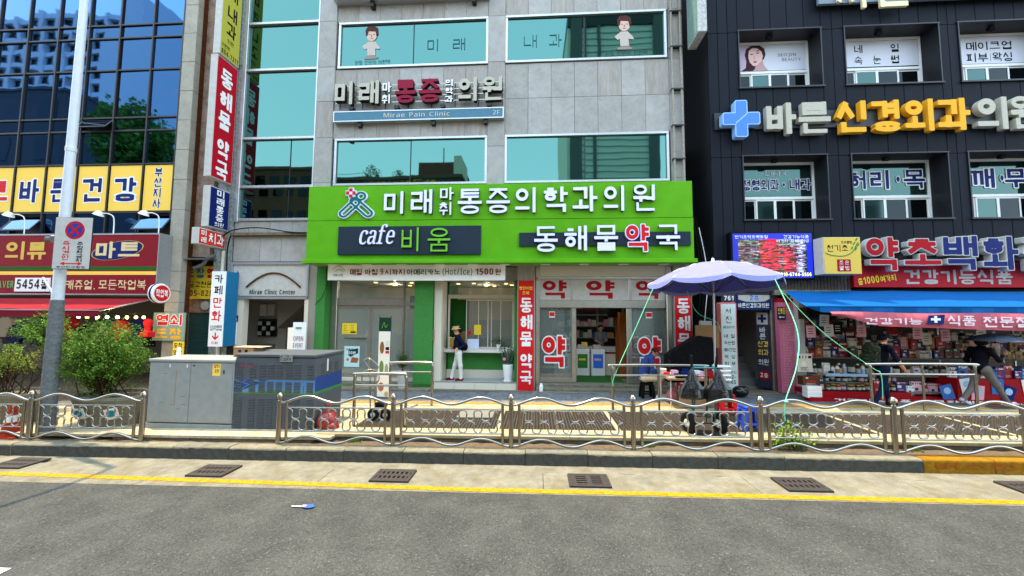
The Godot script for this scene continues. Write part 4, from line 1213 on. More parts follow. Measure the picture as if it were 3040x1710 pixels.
	for q in [["마", -4.72, -4.44, 9.14, 9.46], ["취", -4.72, -4.46, 8.78, 9.07], ["의", -2.77, -2.53, 9.27, 9.48], ["학", -2.77, -2.53, 9.02, 9.22], ["과", -2.77, -2.53, 8.76, 8.97]]: chletter(r, q, dk, K("white"), 0.14, 0.05, 0.16)
	var nb := T("clinic_name_bar", "thin teal bar reading Mirae Pain Clinic under the rack letters", "sign")
	PB(nb, "bar", M("bar_teal", Color(0.12, 0.47, 0.58), 0.4, 0, K("granite").albedo_texture, 0.8), -6.20, -1.02, 8.27, 8.54, 0.0, 0.19)
	PB(nb, "rim", K("alu"), -6.23, -0.99, 8.54, 8.57, 0.0, 0.2); PB(nb, "rim", K("alu"), -6.23, -0.99, 8.24, 8.27, 0.0, 0.2)
	PB(nb, "rim", K("alu"), -6.23, -6.20, 8.27, 8.54, 0.0, 0.2); PB(nb, "rim", K("alu"), -1.02, -0.99, 8.27, 8.54, 0.0, 0.2)
	text(nb, "Mirae Pain Clinic", M("bar_ink", Color(0.76, 0.70, 0.64), 0.5), -4.65, -2.60, 8.34, 8.47, 0.193, 0.14, 20, 0, "Droid Sans")
	text(nb, "2F", K("bar_ink"), -1.32, -1.09, 8.34, 8.47, 0.193, 0.14, 20, 0, "Droid Sans")
	for x in [-5.5, -3.2, -1.6]: PB(nb, "support", K("dark_metal"), x, x + 0.12, 8.12, 8.24, -0.02, 0.14)
	var ub := T("upper_sign_box", "weathered brown sign box cut off at the top of the picture", "sign")
	PB(ub, "box", M("box_brown", Color(0.52, 0.47, 0.40), 0.7, 0, K("rust").albedo_texture, 0.6), -6.28, -1.5, 12.2, 13.1, 0.0, 0.3)
	PB(ub, "rim", K("alu"), -6.32, -1.46, 12.12, 12.2, 0.0, 0.33)
	for x in [-5.2, -2.0]: PB(ub, "support", K("dark_metal"), x, x + 0.12, 11.95, 12.12, -0.02, 0.2)
func chletter(par: Node, q: Array, side: Material, face: Material, z: float, depth: float, w := 0.135) -> void:
	var o := P(par, "letter", gmesh(q[0], w, 0.0, 44, true, "Droid Sans Bold"), side, Vector3(q[1], q[3], z), Basis.from_scale(Vector3(q[2] - q[1], q[4] - q[3], depth)))
	P(o, "face", gmesh(q[0], w, 0.0, 44, false, "Droid Sans Bold"), face, Vector3(0, 0, 0.008 / depth))

func build_pharmacy(b: Node3D) -> void:
	var p := Node3D.new()
	p.name = "pharmacy_front"; b.add_child(p)
	PB(p, "post", K("steel"), -0.04, 0.10, 0.3, 3.9, -0.3, -0.08, 0.02)
	PB(p, "post", K("steel"), 3.71, 3.87, 0.3, 3.9, -0.3, -0.05, 0.02)
	PB(p, "white_panel", K("cream"), 0.10, 3.71, 3.53, 3.9, -0.3, -0.1)
	PB(p, "rail", K("steel"), 0.10, 3.71, 3.45, 3.53, -0.3, -0.12, 0.008)
	for q in [[0.10, 0.99], [1.06, 2.66], [2.75, 3.71]]: PB(p, "light_panel", K("offwhite"), q[0], q[1], 2.84, 3.45, -0.25, -0.155)
	for q in [[0.99, 1.06], [2.66, 2.75]]: PB(p, "divider", K("steel"), q[0], q[1], 2.84, 3.45, -0.26, -0.14, 0.006)
	for q in [[0.16, 0.88], [1.43, 2.27], [2.86, 3.56]]: text(p, "약", K("dark_red"), q[0], q[1], 2.88, 3.42, -0.153, 0.165, 40)
	PB(p, "door_header", K("steel"), 0.10, 3.71, 2.61, 2.84, -0.34, -0.14, 0.01)
	for q in [[1.02, 1.16], [2.61, 2.76]]: PB(p, "door_stile", K("steel"), q[0], q[1], 0.44, 2.61, -0.3, -0.2, 0.01)
	for q in [[0.10, 1.02], [2.76, 3.71]]:
		PB(p, "side_pane", K("pane_dim"), q[0], q[1], 0.58, 2.61, -0.256, -0.244)
		PB(p, "door_rail", K("steel"), q[0], q[1], 0.44, 0.58, -0.28, -0.22)
		PB(p, "sticker", K("red"), q[0] + (0.28 if q[0] < 1 else 0.42), q[0] + (0.43 if q[0] < 1 else 0.58), 2.36, 2.48, -0.24, -0.238)
		PB(p, "sticker", K("white"), q[0] + (0.27 if q[0] < 1 else 0.41), q[0] + (0.44 if q[0] < 1 else 0.59), 2.32, 2.5, -0.2425, -0.2405)
	# the same word in red with white edges on both side panes
	for q in [[0.16, 0.84], [2.92, 3.58]]:
		text(p, "약", K("white"), q[0], q[1], 0.88, 1.78, -0.236, 0.18, 40, 0.045)
		text(p, "약", K("red"), q[0], q[1], 0.88, 1.78, -0.233, 0.18, 40)
	for q in [[0.30, 0.96], [2.72, 3.38]]:
		text(p, "약", K("white"), q[0], q[1], 0.88, 1.78, -0.36, 0.18, 40, 0.045)
		text(p, "약", K("red"), q[0], q[1], 0.88, 1.78, -0.358, 0.18, 40)
	PB(p, "threshold", K("kerb_b"), 0.0, 3.88, 0.0, 0.43, -0.82, 0.05, 0.01)
	PB(p, "step", K("kerb_b"), -0.02, 3.9, 0.0, 0.36, 0.05, 0.36, 0.01)
	PB(p, "step", K("kerb"), -0.1, 4.2, 0.0, 0.295, 0.36, 0.44, 0.01)
	PB(p, "beacon", M("amber", Color(0.85, 0.4, 0.1), 0.4), -0.02, 0.06, 3.40, 3.51, -0.08, -0.02, 0.01)
	# room
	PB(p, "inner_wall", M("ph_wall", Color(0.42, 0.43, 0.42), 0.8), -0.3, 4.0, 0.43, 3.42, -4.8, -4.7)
	PB(p, "pharmacy_counter", K("offwhite"), 0.6, 2.75, 1.18, 1.32, -2.6, -1.9)
	PB(p, "pharmacy_counter", K("cream"), 0.6, 2.75, 0.42, 1.12, -2.55, -1.95)
	PB(p, "counter_stripe", K("dark_red"), 0.6, 2.75, 1.12, 1.18, -2.58, -1.94)
	PB(p, "orange_wall", K("wood"), 2.62, 2.95, 0.43, 2.5, -1.9, -1.2)
	PB(p, "mat", K("deep_green"), 1.16, 2.6, 0.432, 0.445, -1.6, -0.4)
	PB(p, "tv_box", K("black"), 2.35, 2.75, 2.35, 2.75, -1.8, -1.5)
	PB(p, "sign_rail", K("dark_red"), 0.8, 2.5, 2.62, 2.75, -4.1, -4.0)
	text(p, "Pharmacy", K("white"), 1.5, 1.8, 2.66, 2.71, -3.995)
	for y in [1.5, 1.95, 2.4]: PB(p, "shelf", K("offwhite"), 0.6, 3.4, y, y + 0.03, -4.6, -4.2)
	for x in [0.6, 1.5, 2.4, 3.4]: PB(p, "shelf_upright", K("offwhite"), x, x + 0.03, 0.43, 2.7, -4.6, -4.2)
	var cols := ["white", "navy", "blue", "panel_yellow", "pale_pink", "offwhite", "leaf_green"]
	for y in [1.53, 1.98]:
		var x := 0.65
		while x < 3.3:
			var w := rng.randf_range(0.08, 0.2)
			PB(p, "medicine_box", K(cols[rng.randi() % 7]), x, x + w * 0.92, y, y + rng.randf_range(0.12, 0.34), -4.5, -4.25)
			x += w
	for q in [[1.5, "leaf_green"], [2.0, "blue"]]:
		var sb := T("supplement_stand", "white display stand with " + ("green" if q[0] < 1.6 else "blue") + " poster before the pharmacy counter", "display", Vector3(q[0], 0.432, -1.6))
		PB(sb, "body", K("white"), -0.22, 0.22, 0, 0.85, -0.2, 0.0, 0.01)
		PB(sb, "picture", K(q[1]), -0.16, 0.16, 0.25, 0.7, 0.001, 0.006)
		PB(sb, "caption", K("pale_pink") if q[0] > 1.6 else K("yellow"), -0.12, 0.1, 0.5, 0.56, 0.006, 0.008)
		PB(sb, "leaflet_box", K("offwhite"), -0.15, 0.1, 0.85, 1.0, -0.15, -0.03)
	for q in [["red", 1.25, 0.2, 0.27], ["panel_yellow", 1.62, 0.2, 0.16], ["white", 0.95, 0.14, 0.22]]:
		var cbx := O("counter_box", {"red": "red drink box", "panel_yellow": "yellow carton", "white": "white leaflet box"}[q[0]] + " standing on the pharmacy counter", "box", bmesh(Vector3(q[2], q[3], 0.15), 0.01), K(q[0]), Vector3(q[1], 1.32 + q[3] / 2, -2.1))
	for q in [[1.75, -1.2], [2.0, -2.2], [0.6, -0.9]]:
		PB(p, "tube_lamp", K("lamp_white"), q[0] - 0.3, q[0] + 0.3, 3.395, 3.415, q[1] - 0.06, q[1] + 0.06)
	var al := AreaLight3D.new()
	al.name = "tube_glow"; al.area_size = Vector2(0.6, 0.12); al.light_energy = 0.4; al.area_range = 8.0; al.shadow_enabled = true
	p.add_child(al); al.position = Vector3(1.75, 3.38, -1.2); al.rotation.x = -PI / 2
	O("white_bottle", "white plastic bottle left on the pharmacy step", "bottle", lath([Vector2(0, 0), Vector2(0.05, 0), Vector2(0.052, 0.02), Vector2(0.05, 0.16), Vector2(0.03, 0.19), Vector2(0.03, 0.22), Vector2(0, 0.22)], 14), K("white"), Vector3(0.13, 0.295, 0.40))
	# red vertical banners on both pillars
	for q in [[-0.535, "red vertical pharmacy banner with yellow heading between cafe and pharmacy"], [3.895, "red vertical pharmacy banner half hidden behind the parasol and black tarp"]]:
		var bn := T("red_banner", q[1], "banner", Vector3(q[0], 0, 0.021))
		PB(bn, "board", K("red"), 0, 0.46, 0.23, 3.39, 0, 0.035)
		PB(bn, "edge", K("alu"), -0.012, 0.0, 0.23, 3.39, 0, 0.04); PB(bn, "edge", K("alu"), 0.46, 0.472, 0.23, 3.39, 0, 0.04)
		text(bn, "병원처방", K("yellow"), 0.03, 0.42, 3.12, 3.22, 0.037, 0.13, 20)
		text(bn, "조제", K("yellow"), 0.12, 0.31, 2.98, 3.08, 0.037, 0.13, 20)
		for k in 5: text(bn, "동해물약국"[k], K("white"), 0.065, 0.405, [2.46, 1.98, 1.49, 0.88, 0.42][k], [2.89, 2.40, 1.91, 1.28, 0.80][k], 0.037, 0.17, 34)
	# alley between the buildings: hanging bundle of cables and a cardboard sheet
	PB(b, "alley_wall", K("dark_room"), 4.34, 4.95, 0.0, 8.0, -2.2, -2.0)

func build_left() -> void:
	var b := T("glass_building", "dark blue mirror glass building with stone corner column at the left edge", "building")
	PB(b, "wall", K("dark_metal"), -30, -10.98, 4.6, 14.2, -12, 0.40)
	PB(b, "rear_wall", K("plaster"), -10.98, -10.02, 4.1, 14.2, -12, 0.12)
	PB(b, "corner_side", K("rust"), -10.98, -10.57, -0.2, 14.2, 0.12, 0.46)
	for i in 15:
		var y := -0.1 + i * 0.93 + (0.0)
		PB(b, "column_stone", K("stone_left"), -10.985, -10.55, y + 0.004, y + 0.926, 0.3, 0.5 + rng.randf_range(-0.003, 0.003), 0.006)
	var xs := [-10.99]
	for i in 10: xs.append(-11.0 - 1.053 * (i + 1) + (0.06 if i == 0 else 0.0))
	var ys := [4.76, 5.42, 6.92, 7.98, 8.40, 9.94, 11.0, 11.43, 12.9, 14.15]
	for y in ys: PB(b, "transom", K("bronze"), -22, -10.985, y - 0.026, y + 0.026, 0.38, 0.50, 0.005)
	for x in xs: PB(b, "mullion", K("bronze"), x - 0.024, x + 0.024, 4.7, 14.2, 0.38, 0.51, 0.005)
	for i in xs.size() - 1:
		for j in ys.size() - 1:
			if j == 1: continue
			var tilt_out: bool = (j == 3 and i == 2) or (j == 0 and (i == 0 or i == 4))
			var o := P(b, "pane", bmesh(Vector3(1.0, ys[j + 1] - ys[j] - 0.052, 0.012)), K("blue_glass"), Vector3((xs[i] + xs[i + 1]) / 2, (ys[j] + ys[j + 1]) / 2, 0.45))
			o.rotation = Vector3(rng.randf_range(-0.006, 0.006), rng.randf_range(-0.009, 0.009), 0)
			if tilt_out:
				o.rotation.x = -0.6; o.position.z = 0.56
				for s in [-1, 1]: P(o, "sash", bmesh(Vector3(0.04, ys[j + 1] - ys[j] - 0.05, 0.03)), K("bronze"), Vector3(s * 0.48, 0, 0))
				for s in [-1, 1]: P(o, "sash", bmesh(Vector3(0.98, 0.04, 0.03)), K("bronze"), Vector3(0, s * ((ys[j + 1] - ys[j]) / 2 - 0.04), 0))
	# yellow window banner, one sheet per bay
	var yb := T("yellow_window_banner", "row of yellow panels with navy letters across the glass building", "sign")
	var tx := ["", "강", "건", "른", "바", "트", "마", "스"]
	for i in 8:
		var x1: float = xs[i] - 0.045
		var x0: float = xs[i + 1] + 0.045
		PB(yb, "panel", K("panel_yellow"), x0, x1, 5.47, 6.88, 0.44, 0.475)
		if i == 0:
			for k in 4:
				text(yb, "부산지사"[k], K("white"), x0 + 0.33, x1 - 0.33, 6.52 - k * 0.325, 6.81 - k * 0.325, 0.478, 0.15, 30, 0.055)
				text(yb, "부산지사"[k], K("navy"), x0 + 0.33, x1 - 0.33, 6.52 - k * 0.325, 6.81 - k * 0.325, 0.481, 0.15, 30)
		else:
			text(yb, tx[i], K("white"), x0 + 0.15, x1 - 0.15, 5.76, 6.5, 0.478, 0.17, 36, 0.05)
			text(yb, tx[i], K("navy") if i < 5 else K("red"), x0 + 0.15, x1 - 0.15, 5.76, 6.5, 0.481, 0.17, 36)
	# work-clothes shop: red fascia, awning
	var s := T("red_shop_sign", "dark red clothing shop sign with yellow letters and a navy oval", "sign")
	var rm := M("sign_red", Color(0.55, 0.10, 0.15), 0.55, 0, K("alu").albedo_texture, 0.5)
	PB(s, "board", rm, -22, -10.88, 2.92, 4.66, 0.45, 0.9)
	PB(s, "rim", K("alu"), -22, -10.86, 4.64, 4.68, 0.45, 0.91); PB(s, "rim", K("alu"), -22, -10.86, 2.89, 2.92, 0.45, 0.91)
	PB(s, "rim", K("alu"), -10.88, -10.855, 2.92, 4.64, 0.45, 0.91)
	PB(s, "stripe", K("deep_green"), -22, -10.89, 3.60, 3.71, 0.9, 0.904)
	PB(s, "stripe", K("panel_yellow"), -22, -10.89, 3.47, 3.57, 0.9, 0.904)
	var yl := M("sign_gold", Color(0.80, 0.66, 0.30), 0.55)
	for q in [["의", -15.69, -15.05], ["류", -14.98, -14.38], ["트", -16.5, -15.95], ["인", -13.7, -13.15]]: text(s, q[0], yl, q[1], q[2], 3.92, 4.46, 0.906, 0.16, 32)
	var ov := []
	for i in 28: ov.append(Vector2(-12.14 + cos(TAU * i / 28) * 0.80 + sin(TAU * i / 28) * 0.05, 4.18 + sin(TAU * i / 28) * 0.27 + cos(TAU * i / 28) * 0.1))
	P(s, "oval_rim", prismesh(ov, 0.003), yl, Vector3(0, 0, 0.9))
	var ov2 := []
	for p in ov: ov2.append(Vector2(-12.14, 4.18) + (p - Vector2(-12.14, 4.18)) * 0.965)
	P(s, "oval", prismesh(ov2, 0.003), K("navy"), Vector3(0, 0, 0.903))
	for q in [["마", -12.82, -12.19], ["트", -12.10, -11.44]]: text(s, q[0], M("sand", Color(0.82, 0.74, 0.55), 0.55), q[1], q[2], 3.95, 4.44, 0.908, 0.16, 32)
	text(s, "캐쥬얼", K("sand"), -13.69, -12.83, 3.04, 3.32, 0.903, 0.12, 24)
	text(s, ".", K("sand"), -12.78, -12.73, 3.04, 3.2, 0.903)
	text(s, "모든작업복", K("sand"), -12.64, -11.18, 3.04, 3.32, 0.903, 0.12, 24)
	PB(s, "white_box", K("white"), -15.25, -14.15, 2.98, 3.38, 0.9, 0.93)
	text(s, "5454몰", K("black"), -15.18, -14.2, 3.05, 3.32, 0.933, 0.15, 24)
	text(s, "NAVER", M("search_green", Color(0.35, 0.62, 0.35), 0.55), -15.98, -15.3, 3.08, 3.28, 0.905)
	for q in [[-15.62, "leftmost"], [-12.74, "middle"], [-11.32, "rightmost"]]:
		var l := T("sign_lamp", q[1] + " white floodlight on a bent pipe above the red shop sign", "lamp", Vector3(q[0], 4.66, 0.75), "floodlights over the red sign")
		PT(l, "arm", K("white"), curve([Vector3(0.25, 0, 0), Vector3(0.25, 0.5, 0.02), Vector3(0.15, 0.62, 0.08), Vector3(0.0, 0.62, 0.15)]), 0.016, 6)
		P(l, "head", lath([Vector2(0.03, 0.1), Vector2(0.09, 0.05), Vector2(0.13, -0.04), Vector2(0.11, -0.04), Vector2(0.0, 0.02)], 14), K("white"), Vector3(-0.08, 0.6, 0.15), Basis(Vector3.FORWARD, 0.35))
	var aw := T("red_awning", "faded red fabric awning over the clothing shop", "awning")
	var am := MB.new()
	for i in 40:
		var x0 := -22.0 + i * 0.275
		var x1 := x0 + 0.275
		var sg0 := 0.015 * sin(x0 * 5.0)
		var sg1 := 0.015 * sin(x1 * 5.0)
		for t in 4:
			var a := t / 4.0
			var c := (t + 1) / 4.0
			var f := func(x: float, u: float, sg: float) -> Vector3: return Vector3(x, lerpf(2.78, 2.46, u) - 0.05 * sin(u * PI) + sg * u, lerpf(0.93, 2.18, u))
			am.quad(f.call(x0, c, sg0), f.call(x1, c, sg1), f.call(x1, a, sg1), f.call(x0, a, sg0), Vector3.UP)
	P(aw, "canopy", am.mesh(), K("fabric_red"))
	PB(aw, "front_bar", K("alu"), -22, -11.0, 2.425, 2.455, 2.17, 2.2)
	PB(aw, "valance", M("valance_red", Color(0.45, 0.07, 0.13), 0.85), -22, -11.0, 2.27, 2.425, 2.18, 2.186)
	PT(aw, "arm", K("alu"), [Vector3(-11.02, 2.74, 0.95), Vector3(-11.02, 2.42, 2.17)], 0.02, 6)
	# shop room with hanging clothes
	var rm2 := T("clothing_shop_room", "dark open front of the clothing shop under the red awning", "shop front")
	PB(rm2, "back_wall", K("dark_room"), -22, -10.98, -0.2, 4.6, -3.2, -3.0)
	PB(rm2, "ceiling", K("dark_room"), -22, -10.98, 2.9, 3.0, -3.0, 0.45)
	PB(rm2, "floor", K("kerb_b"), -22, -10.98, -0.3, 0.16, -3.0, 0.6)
	var gc := ["navy", "charcoal", "dark_red", "black", "fabric_blue", "cream", "black", "pole_grey", "navy"]
	var gn := {"navy": "navy", "charcoal": "charcoal", "red": "red", "black": "black", "fabric_blue": "blue", "cream": "cream", "dark_red": "dark red", "pole_grey": "grey", "leaf_green": "green"}
	for i in 16:
		var x := -17.0 + i * 0.37
		var zz := 0.1 if i % 3 else -0.25
		var c: String = gc[(i * 4 + 1) % 9]
		garment("hanging_jacket", "%s work jacket, %s from the right on the clothing shop rail" % [gn[c], ordinal(16 - i)] , Vector3(x, 1.35 + 0.25 * (i % 2), zz), K(c))
	for q in [[-12.2, 1.55, 0.6, "red work vest hanging near the shrub", "dark_red"]]:
		garment("hanging_vest", q[3], Vector3(q[0], q[1], q[2]), K(q[4]))
	var bx := [-12.9, -12.35, -12.1, -11.8, -11.52, -11.22, -10.95, -10.69, -10.47]
	for i in bx.size():
		var l := T("string_bulb", ["first", "second", "third", "fourth", "fifth", "sixth", "seventh", "eighth", "ninth"][i] + " glowing bulb from the left under the red awning", "light bulb", Vector3(bx[i], 2.26, 1.55), "bulbs strung under the red awning")
		P(l, "bulb", lath([Vector2(0, -0.045), Vector2(0.03, -0.032), Vector2(0.04, 0), Vector2(0.028, 0.03), Vector2(0.014, 0.045)], 12), K("lamp_warm") if i in [0, 2, 6, 7, 8] else K("lamp_white"))
		P(l, "socket", lath([Vector2(0.022, 0.04), Vector2(0.022, 0.08), Vector2(0.0, 0.085)], 12), K("black"))
		if i % 3 == 0:
			var ol := OmniLight3D.new()
			ol.name = "bulb_glow"; ol.light_energy = 0.25; ol.light_size = 0.06; ol.omni_range = 5; ol.omni_attenuation = 2; ol.light_color = Color(1, 0.85, 0.6); ol.shadow_enabled = true
			l.add_child(ol); ol.position.y = -0.09
	PT(rm2, "bulb_wire", K("cable"), [Vector3(-13.5, 2.36, 1.55), Vector3(-10.35, 2.36, 1.55)], 0.008, 5)
	# round projecting sign
	var rs := T("round_sign", "small round red and white drum sign for work clothes beside the column", "sign", Vector3(-10.42, 2.92, 1.22))
	var cy := Basis(Vector3(0, 0, 1), -PI / 2)
	P(rs, "drum", lath([Vector2(0, -0.08), Vector2(0.25, -0.08), Vector2(0.27, -0.06), Vector2(0.27, 0.06), Vector2(0.25, 0.08), Vector2(0, 0.08)], 28), K("white"), Vector3.ZERO, cy)
	P(rs, "ring", lath([Vector2(0.272, -0.03), Vector2(0.274, -0.03), Vector2(0.274, 0.03), Vector2(0.272, 0.03)], 28), K("navy"), Vector3.ZERO, cy)
	P(rs, "face", lath([Vector2(0, 0.083), Vector2(0.22, 0.083), Vector2(0.22, 0.08)], 28), K("red"), Vector3.ZERO, cy)
	text(rs, "작업복", K("white"), -0.17, 0.17, -0.11, 0.11, 0.0, 0.16, 26)
	var lt := rs.get_child(rs.get_child_count() - 1) as MeshInstance3D
	lt.transform = Transform3D(Basis(Vector3.UP, PI / 2), Vector3(0.086, -0.11, 0.17))
	PT(rs, "arm", K("alu"), [Vector3(0, 0.1, -0.2), Vector3(-0.1, 0.1, -0.75)], 0.015, 6)
	# key-cutter's corner in the alley
	var ks := T("key_shop_board", "green and white board with red and yellow letters for keys and stamps", "sign", Vector3(-11.16, 1.12, 0.6))
	PB(ks, "board", M("board_green", Color(0.50, 0.58, 0.52), 0.6), 0, 0.98, 0.46, 1.27, 0, 0.03)
	text(ks, "열쇠", K("white"), 0.09, 0.9, 0.9, 1.22, 0.0315, 0.17, 30, 0.05)
	text(ks, "열쇠", K("red"), 0.09, 0.9, 0.9, 1.22, 0.0335, 0.17, 30)
	text(ks, "도장", K("gold"), 0.09, 0.9, 0.5, 0.82, 0.0325, 0.17, 30)
	PB(ks, "lower_board", K("yellow"), 0.66, 0.98, 0.0, 0.44, 0, 0.03)
	text(ks, "도장", K("black"), 0.69, 0.95, 0.25, 0.40, 0.0325, 0.14, 22)
	text(ks, "명함", K("black"), 0.69, 0.95, 0.05, 0.19, 0.0325, 0.14, 22)
	var stp := T("red_stamp_prop", "giant red plastic stamp hanging beside the key shop board", "prop", Vector3(-11.0, 1.70, 0.92))
	P(stp, "handle", lath([Vector2(0, 0.52), Vector2(0.07, 0.5), Vector2(0.11, 0.42), Vector2(0.1, 0.34), Vector2(0.07, 0.26), Vector2(0.07, 0.18), Vector2(0.12, 0.14)], 16), K("red"))
	P(stp, "foot", bmesh(Vector3(0.25, 0.15, 0.25), 0.02), K("red"), Vector3(0, 0.07, 0))
	var ysn := T("yellow_key_sign", "yellow sign with blue and black letters behind the white cafe sign", "sign", Vector3(-11.12, 2.83, -0.32))
	PB(ysn, "board", K("yellow"), 0, 1.12, 0, 1.04, 0, 0.05)
	for q in [["도", 0.03, 0.27, "teal"], ["장", 0.36, 0.62, "teal"], ["열", 0.70, 0.94, "red"]]: text(ysn, q[0], K(q[3]), q[1], q[2], 0.66, 0.98, 0.053, 0.19, 28)
	text(ysn, "금고전문", K("black"), 0.12, 0.9, 0.36, 0.55, 0.053, 0.14, 22)
	text(ysn, "805-8282", K("maroon"), 0.02, 1.1, 0.08, 0.26, 0.053)
	var sh := T("roller_shutter", "dark teal roller shutter in the narrow alley", "shutter", Vector3(-11.2, 0.1, -0.5))
	for i in 26: P(sh, "slat", bmesh(Vector3(1.15, 0.084, 0.03), 0.012), M("shutter_teal", Color(0.14, 0.30, 0.31), 0.5), Vector3(0.575, 0.05 + i * 0.088, 0.0))
	PB(sh, "frame", K("alu"), -0.03, 0.1, 0, 2.4, -0.05, 0.06)
	PB(sh, "housing", K("plaster"), -0.05, 1.2, 2.3, 2.75, -0.1, 0.1)
	P(sh, "vent_cap", lath([Vector2(0, 0.06), Vector2(0.14, 0.05), Vector2(0.15, 0), Vector2(0.13, 0)], 16), K("offwhite"), Vector3(0.72, 2.52, 0.12), Basis(Vector3.RIGHT, PI / 2))
	O("alley_canopy", "grey sheet canopy over the alley under the dental sign", "canopy", bmesh(Vector3(1.3, 0.04, 0.9)), K("pole_grey"), Vector3(-10.55, 4.05, 0.0), "", Basis(Vector3.RIGHT, 0.12))
	# projecting signs on the pilaster
	var R := Basis(Vector3.UP, PI / 2)
	for q in [["yellow_projecting_sign", "yellow green projecting sign with black letters at the top of the pilaster", 10.16, 14.2, -9.49, 0.80, M("sign_lemon", Color(0.66, 0.64, 0.24), 0.6)], ["red_projecting_sign", "tall red projecting sign with white vertical pharmacy name", 6.37, 10.11, -9.50, 0.84, M("sign_crimson", Color(0.66, 0.06, 0.13), 0.5)], ["navy_projecting_sign", "navy projecting sign with white vertical letters", 4.90, 6.12, -9.52, 0.79, K("navy")], ["dental_projecting_sign", "small orange red dental sign box projecting below the navy one", 4.35, 4.83, -9.59, 1.0, M("sign_orange", Color(0.76, 0.20, 0.13), 0.5)]]:
		var p := T(q[0], q[1], "sign", Vector3(q[4], q[2], 0.05))
		var h: float = q[3] - q[2]
		var d: float = q[5] - 0.05
		PB(p, "box", K("offwhite"), -0.22, -0.004, 0, h, 0.0, d, 0.012)
		PB(p, "face", q[6], -0.004, 0.004, 0.03, h - 0.03, 0.03, d - 0.03)
		PB(p, "bracket", K("dark_metal"), -0.15, -0.1, h * 0.2, h * 0.2 + 0.05, -0.06, 0.0); PB(p, "bracket", K("dark_metal"), -0.15, -0.1, h * 0.8, h * 0.8 + 0.05, -0.06, 0.0)
		var ls := []
		match q[0]:
			"red_projecting_sign":
				for k in 3: ls.append(["동해물"[k], 0.16, 0.60, h - 0.86 - k * 0.66, 0.56, "white", 0.19])
				for k in 2: ls.append(["약국"[k], 0.16, 0.60, h - 3.05 - k * 0.66, 0.56, "white", 0.19])
			"yellow_projecting_sign":
				for k in 2: ls.append(["내과"[k], 0.2, 0.56, 1.28 - k * 0.55, 0.46, "black", 0.15])
				ls.append(["의원", 0.25, 0.5, 0.5, 0.14, "black", 0.12]); ls.append(["전문의 이현택", 0.06, 0.7, 0.27, 0.14, "black", 0.12]); ls.append(["804-7211", 0.06, 0.7, 0.06, 0.15, "black", 0.14])
				ls.append(["래", 0.2, 0.56, 1.95, 0.46, "black", 0.15]); ls.append(["미", 0.2, 0.56, 2.55, 0.46, "black", 0.15])
			"navy_projecting_sign":
				for k in 4: ls.append(["미래통증"[k], 0.24, 0.52, h - 0.26 - k * 0.245, 0.22, "white", 0.17])
				ls.append(["의원", 0.22, 0.55, 0.06, 0.13, "white", 0.14])
			_:
				ls.append(["미", 0.08, 0.26, 0.26, 0.17, "white", 0.15]); ls.append(["래", 0.08, 0.26, 0.06, 0.17, "white", 0.15]); ls.append(["치과", 0.34, 0.88, 0.08, 0.33, "white", 0.15])
		for l in ls:
			var t := text(p, l[0], K(l[5]), 0, l[2] - l[1], 0, l[4], 0, l[6], 28)
			t.transform = Transform3D(R, Vector3(0.0065, l[3], d - l[1]))
	# white cafe sign on the pilaster
	var cs := T("comic_cafe_sign", "white vertical lightbox with black and red letters and a down arrow", "sign", Vector3(-9.56, 1.41, 0.12))
	PB(cs, "box", M("box_blue", Color(0.12, 0.42, 0.58), 0.5), 0.0, 0.45, 0, 2.21, -0.1, 0.37, 0.01)
	PB(cs, "face", K("white"), 0.005, 0.445, 0.005, 2.205, 0.37, 0.384)
	for q in [["카", 0.1, 0.36, 1.85, 0.26, "black"], ["페", 0.1, 0.36, 1.52, 0.26, "black"], ["만", 0.09, 0.37, 1.13, 0.30, "red"], ["화", 0.07, 0.37, 0.73, 0.32, "red"], ["심야영업", 0.05, 0.41, 0.47, 0.16, "black"], ["지하", 0.11, 0.32, 0.06, 0.1, "red"]]: text(cs, q[0], K(q[5]), q[1], q[2], q[3], q[3] + q[4], 0.386, 0.13, 28)
	P(cs, "arrow", prismesh([Vector2(.2, .41), Vector2(.24, .41), Vector2(.24, .27), Vector2(.31, .33), Vector2(.32, .29), Vector2(.22, .19), Vector2(.12, .29), Vector2(.13, .33), Vector2(.2, .27)], 0.002), K("red"), Vector3(0, 0, 0.385))
	O("pilaster_pipe", "cream drain pipe beside the white lightbox sign", "pipe", tubem([Vector3(-9.62, 0.1, 0.06), Vector3(-9.62, 4.3, 0.06)], 0.05, 10), K("cream"))
	O("hose", "grey corrugated hose bending under the dental sign", "hose", tubem(curve([Vector3(-10.4, 3.75, 0.2), Vector3(-10.1, 3.85, 0.25), Vector3(-9.95, 4.05, 0.25), Vector3(-9.75, 4.12, 0.2)]), 0.055, 10), K("pole_grey"))

func garment(nm: String, label: String, at: Vector3, mat: Material) -> void:
	var m := MB.new()
	m.prism(PackedVector2Array([Vector2(-0.07, 0.62), Vector2(-0.2, 0.55), Vector2(-0.3, 0.2), Vector2(-0.22, 0.16), Vector2(-0.17, 0.36), Vector2(-0.18, 0.0), Vector2(0.18, 0.0), Vector2(0.17, 0.36), Vector2(0.22, 0.16), Vector2(0.3, 0.2), Vector2(0.2, 0.55), Vector2(0.07, 0.62), Vector2(0, 0.58)]), -0.05, 0.05)
	O(nm, label, "clothing", m.mesh(), mat, at, "clothes in the work clothes shop")

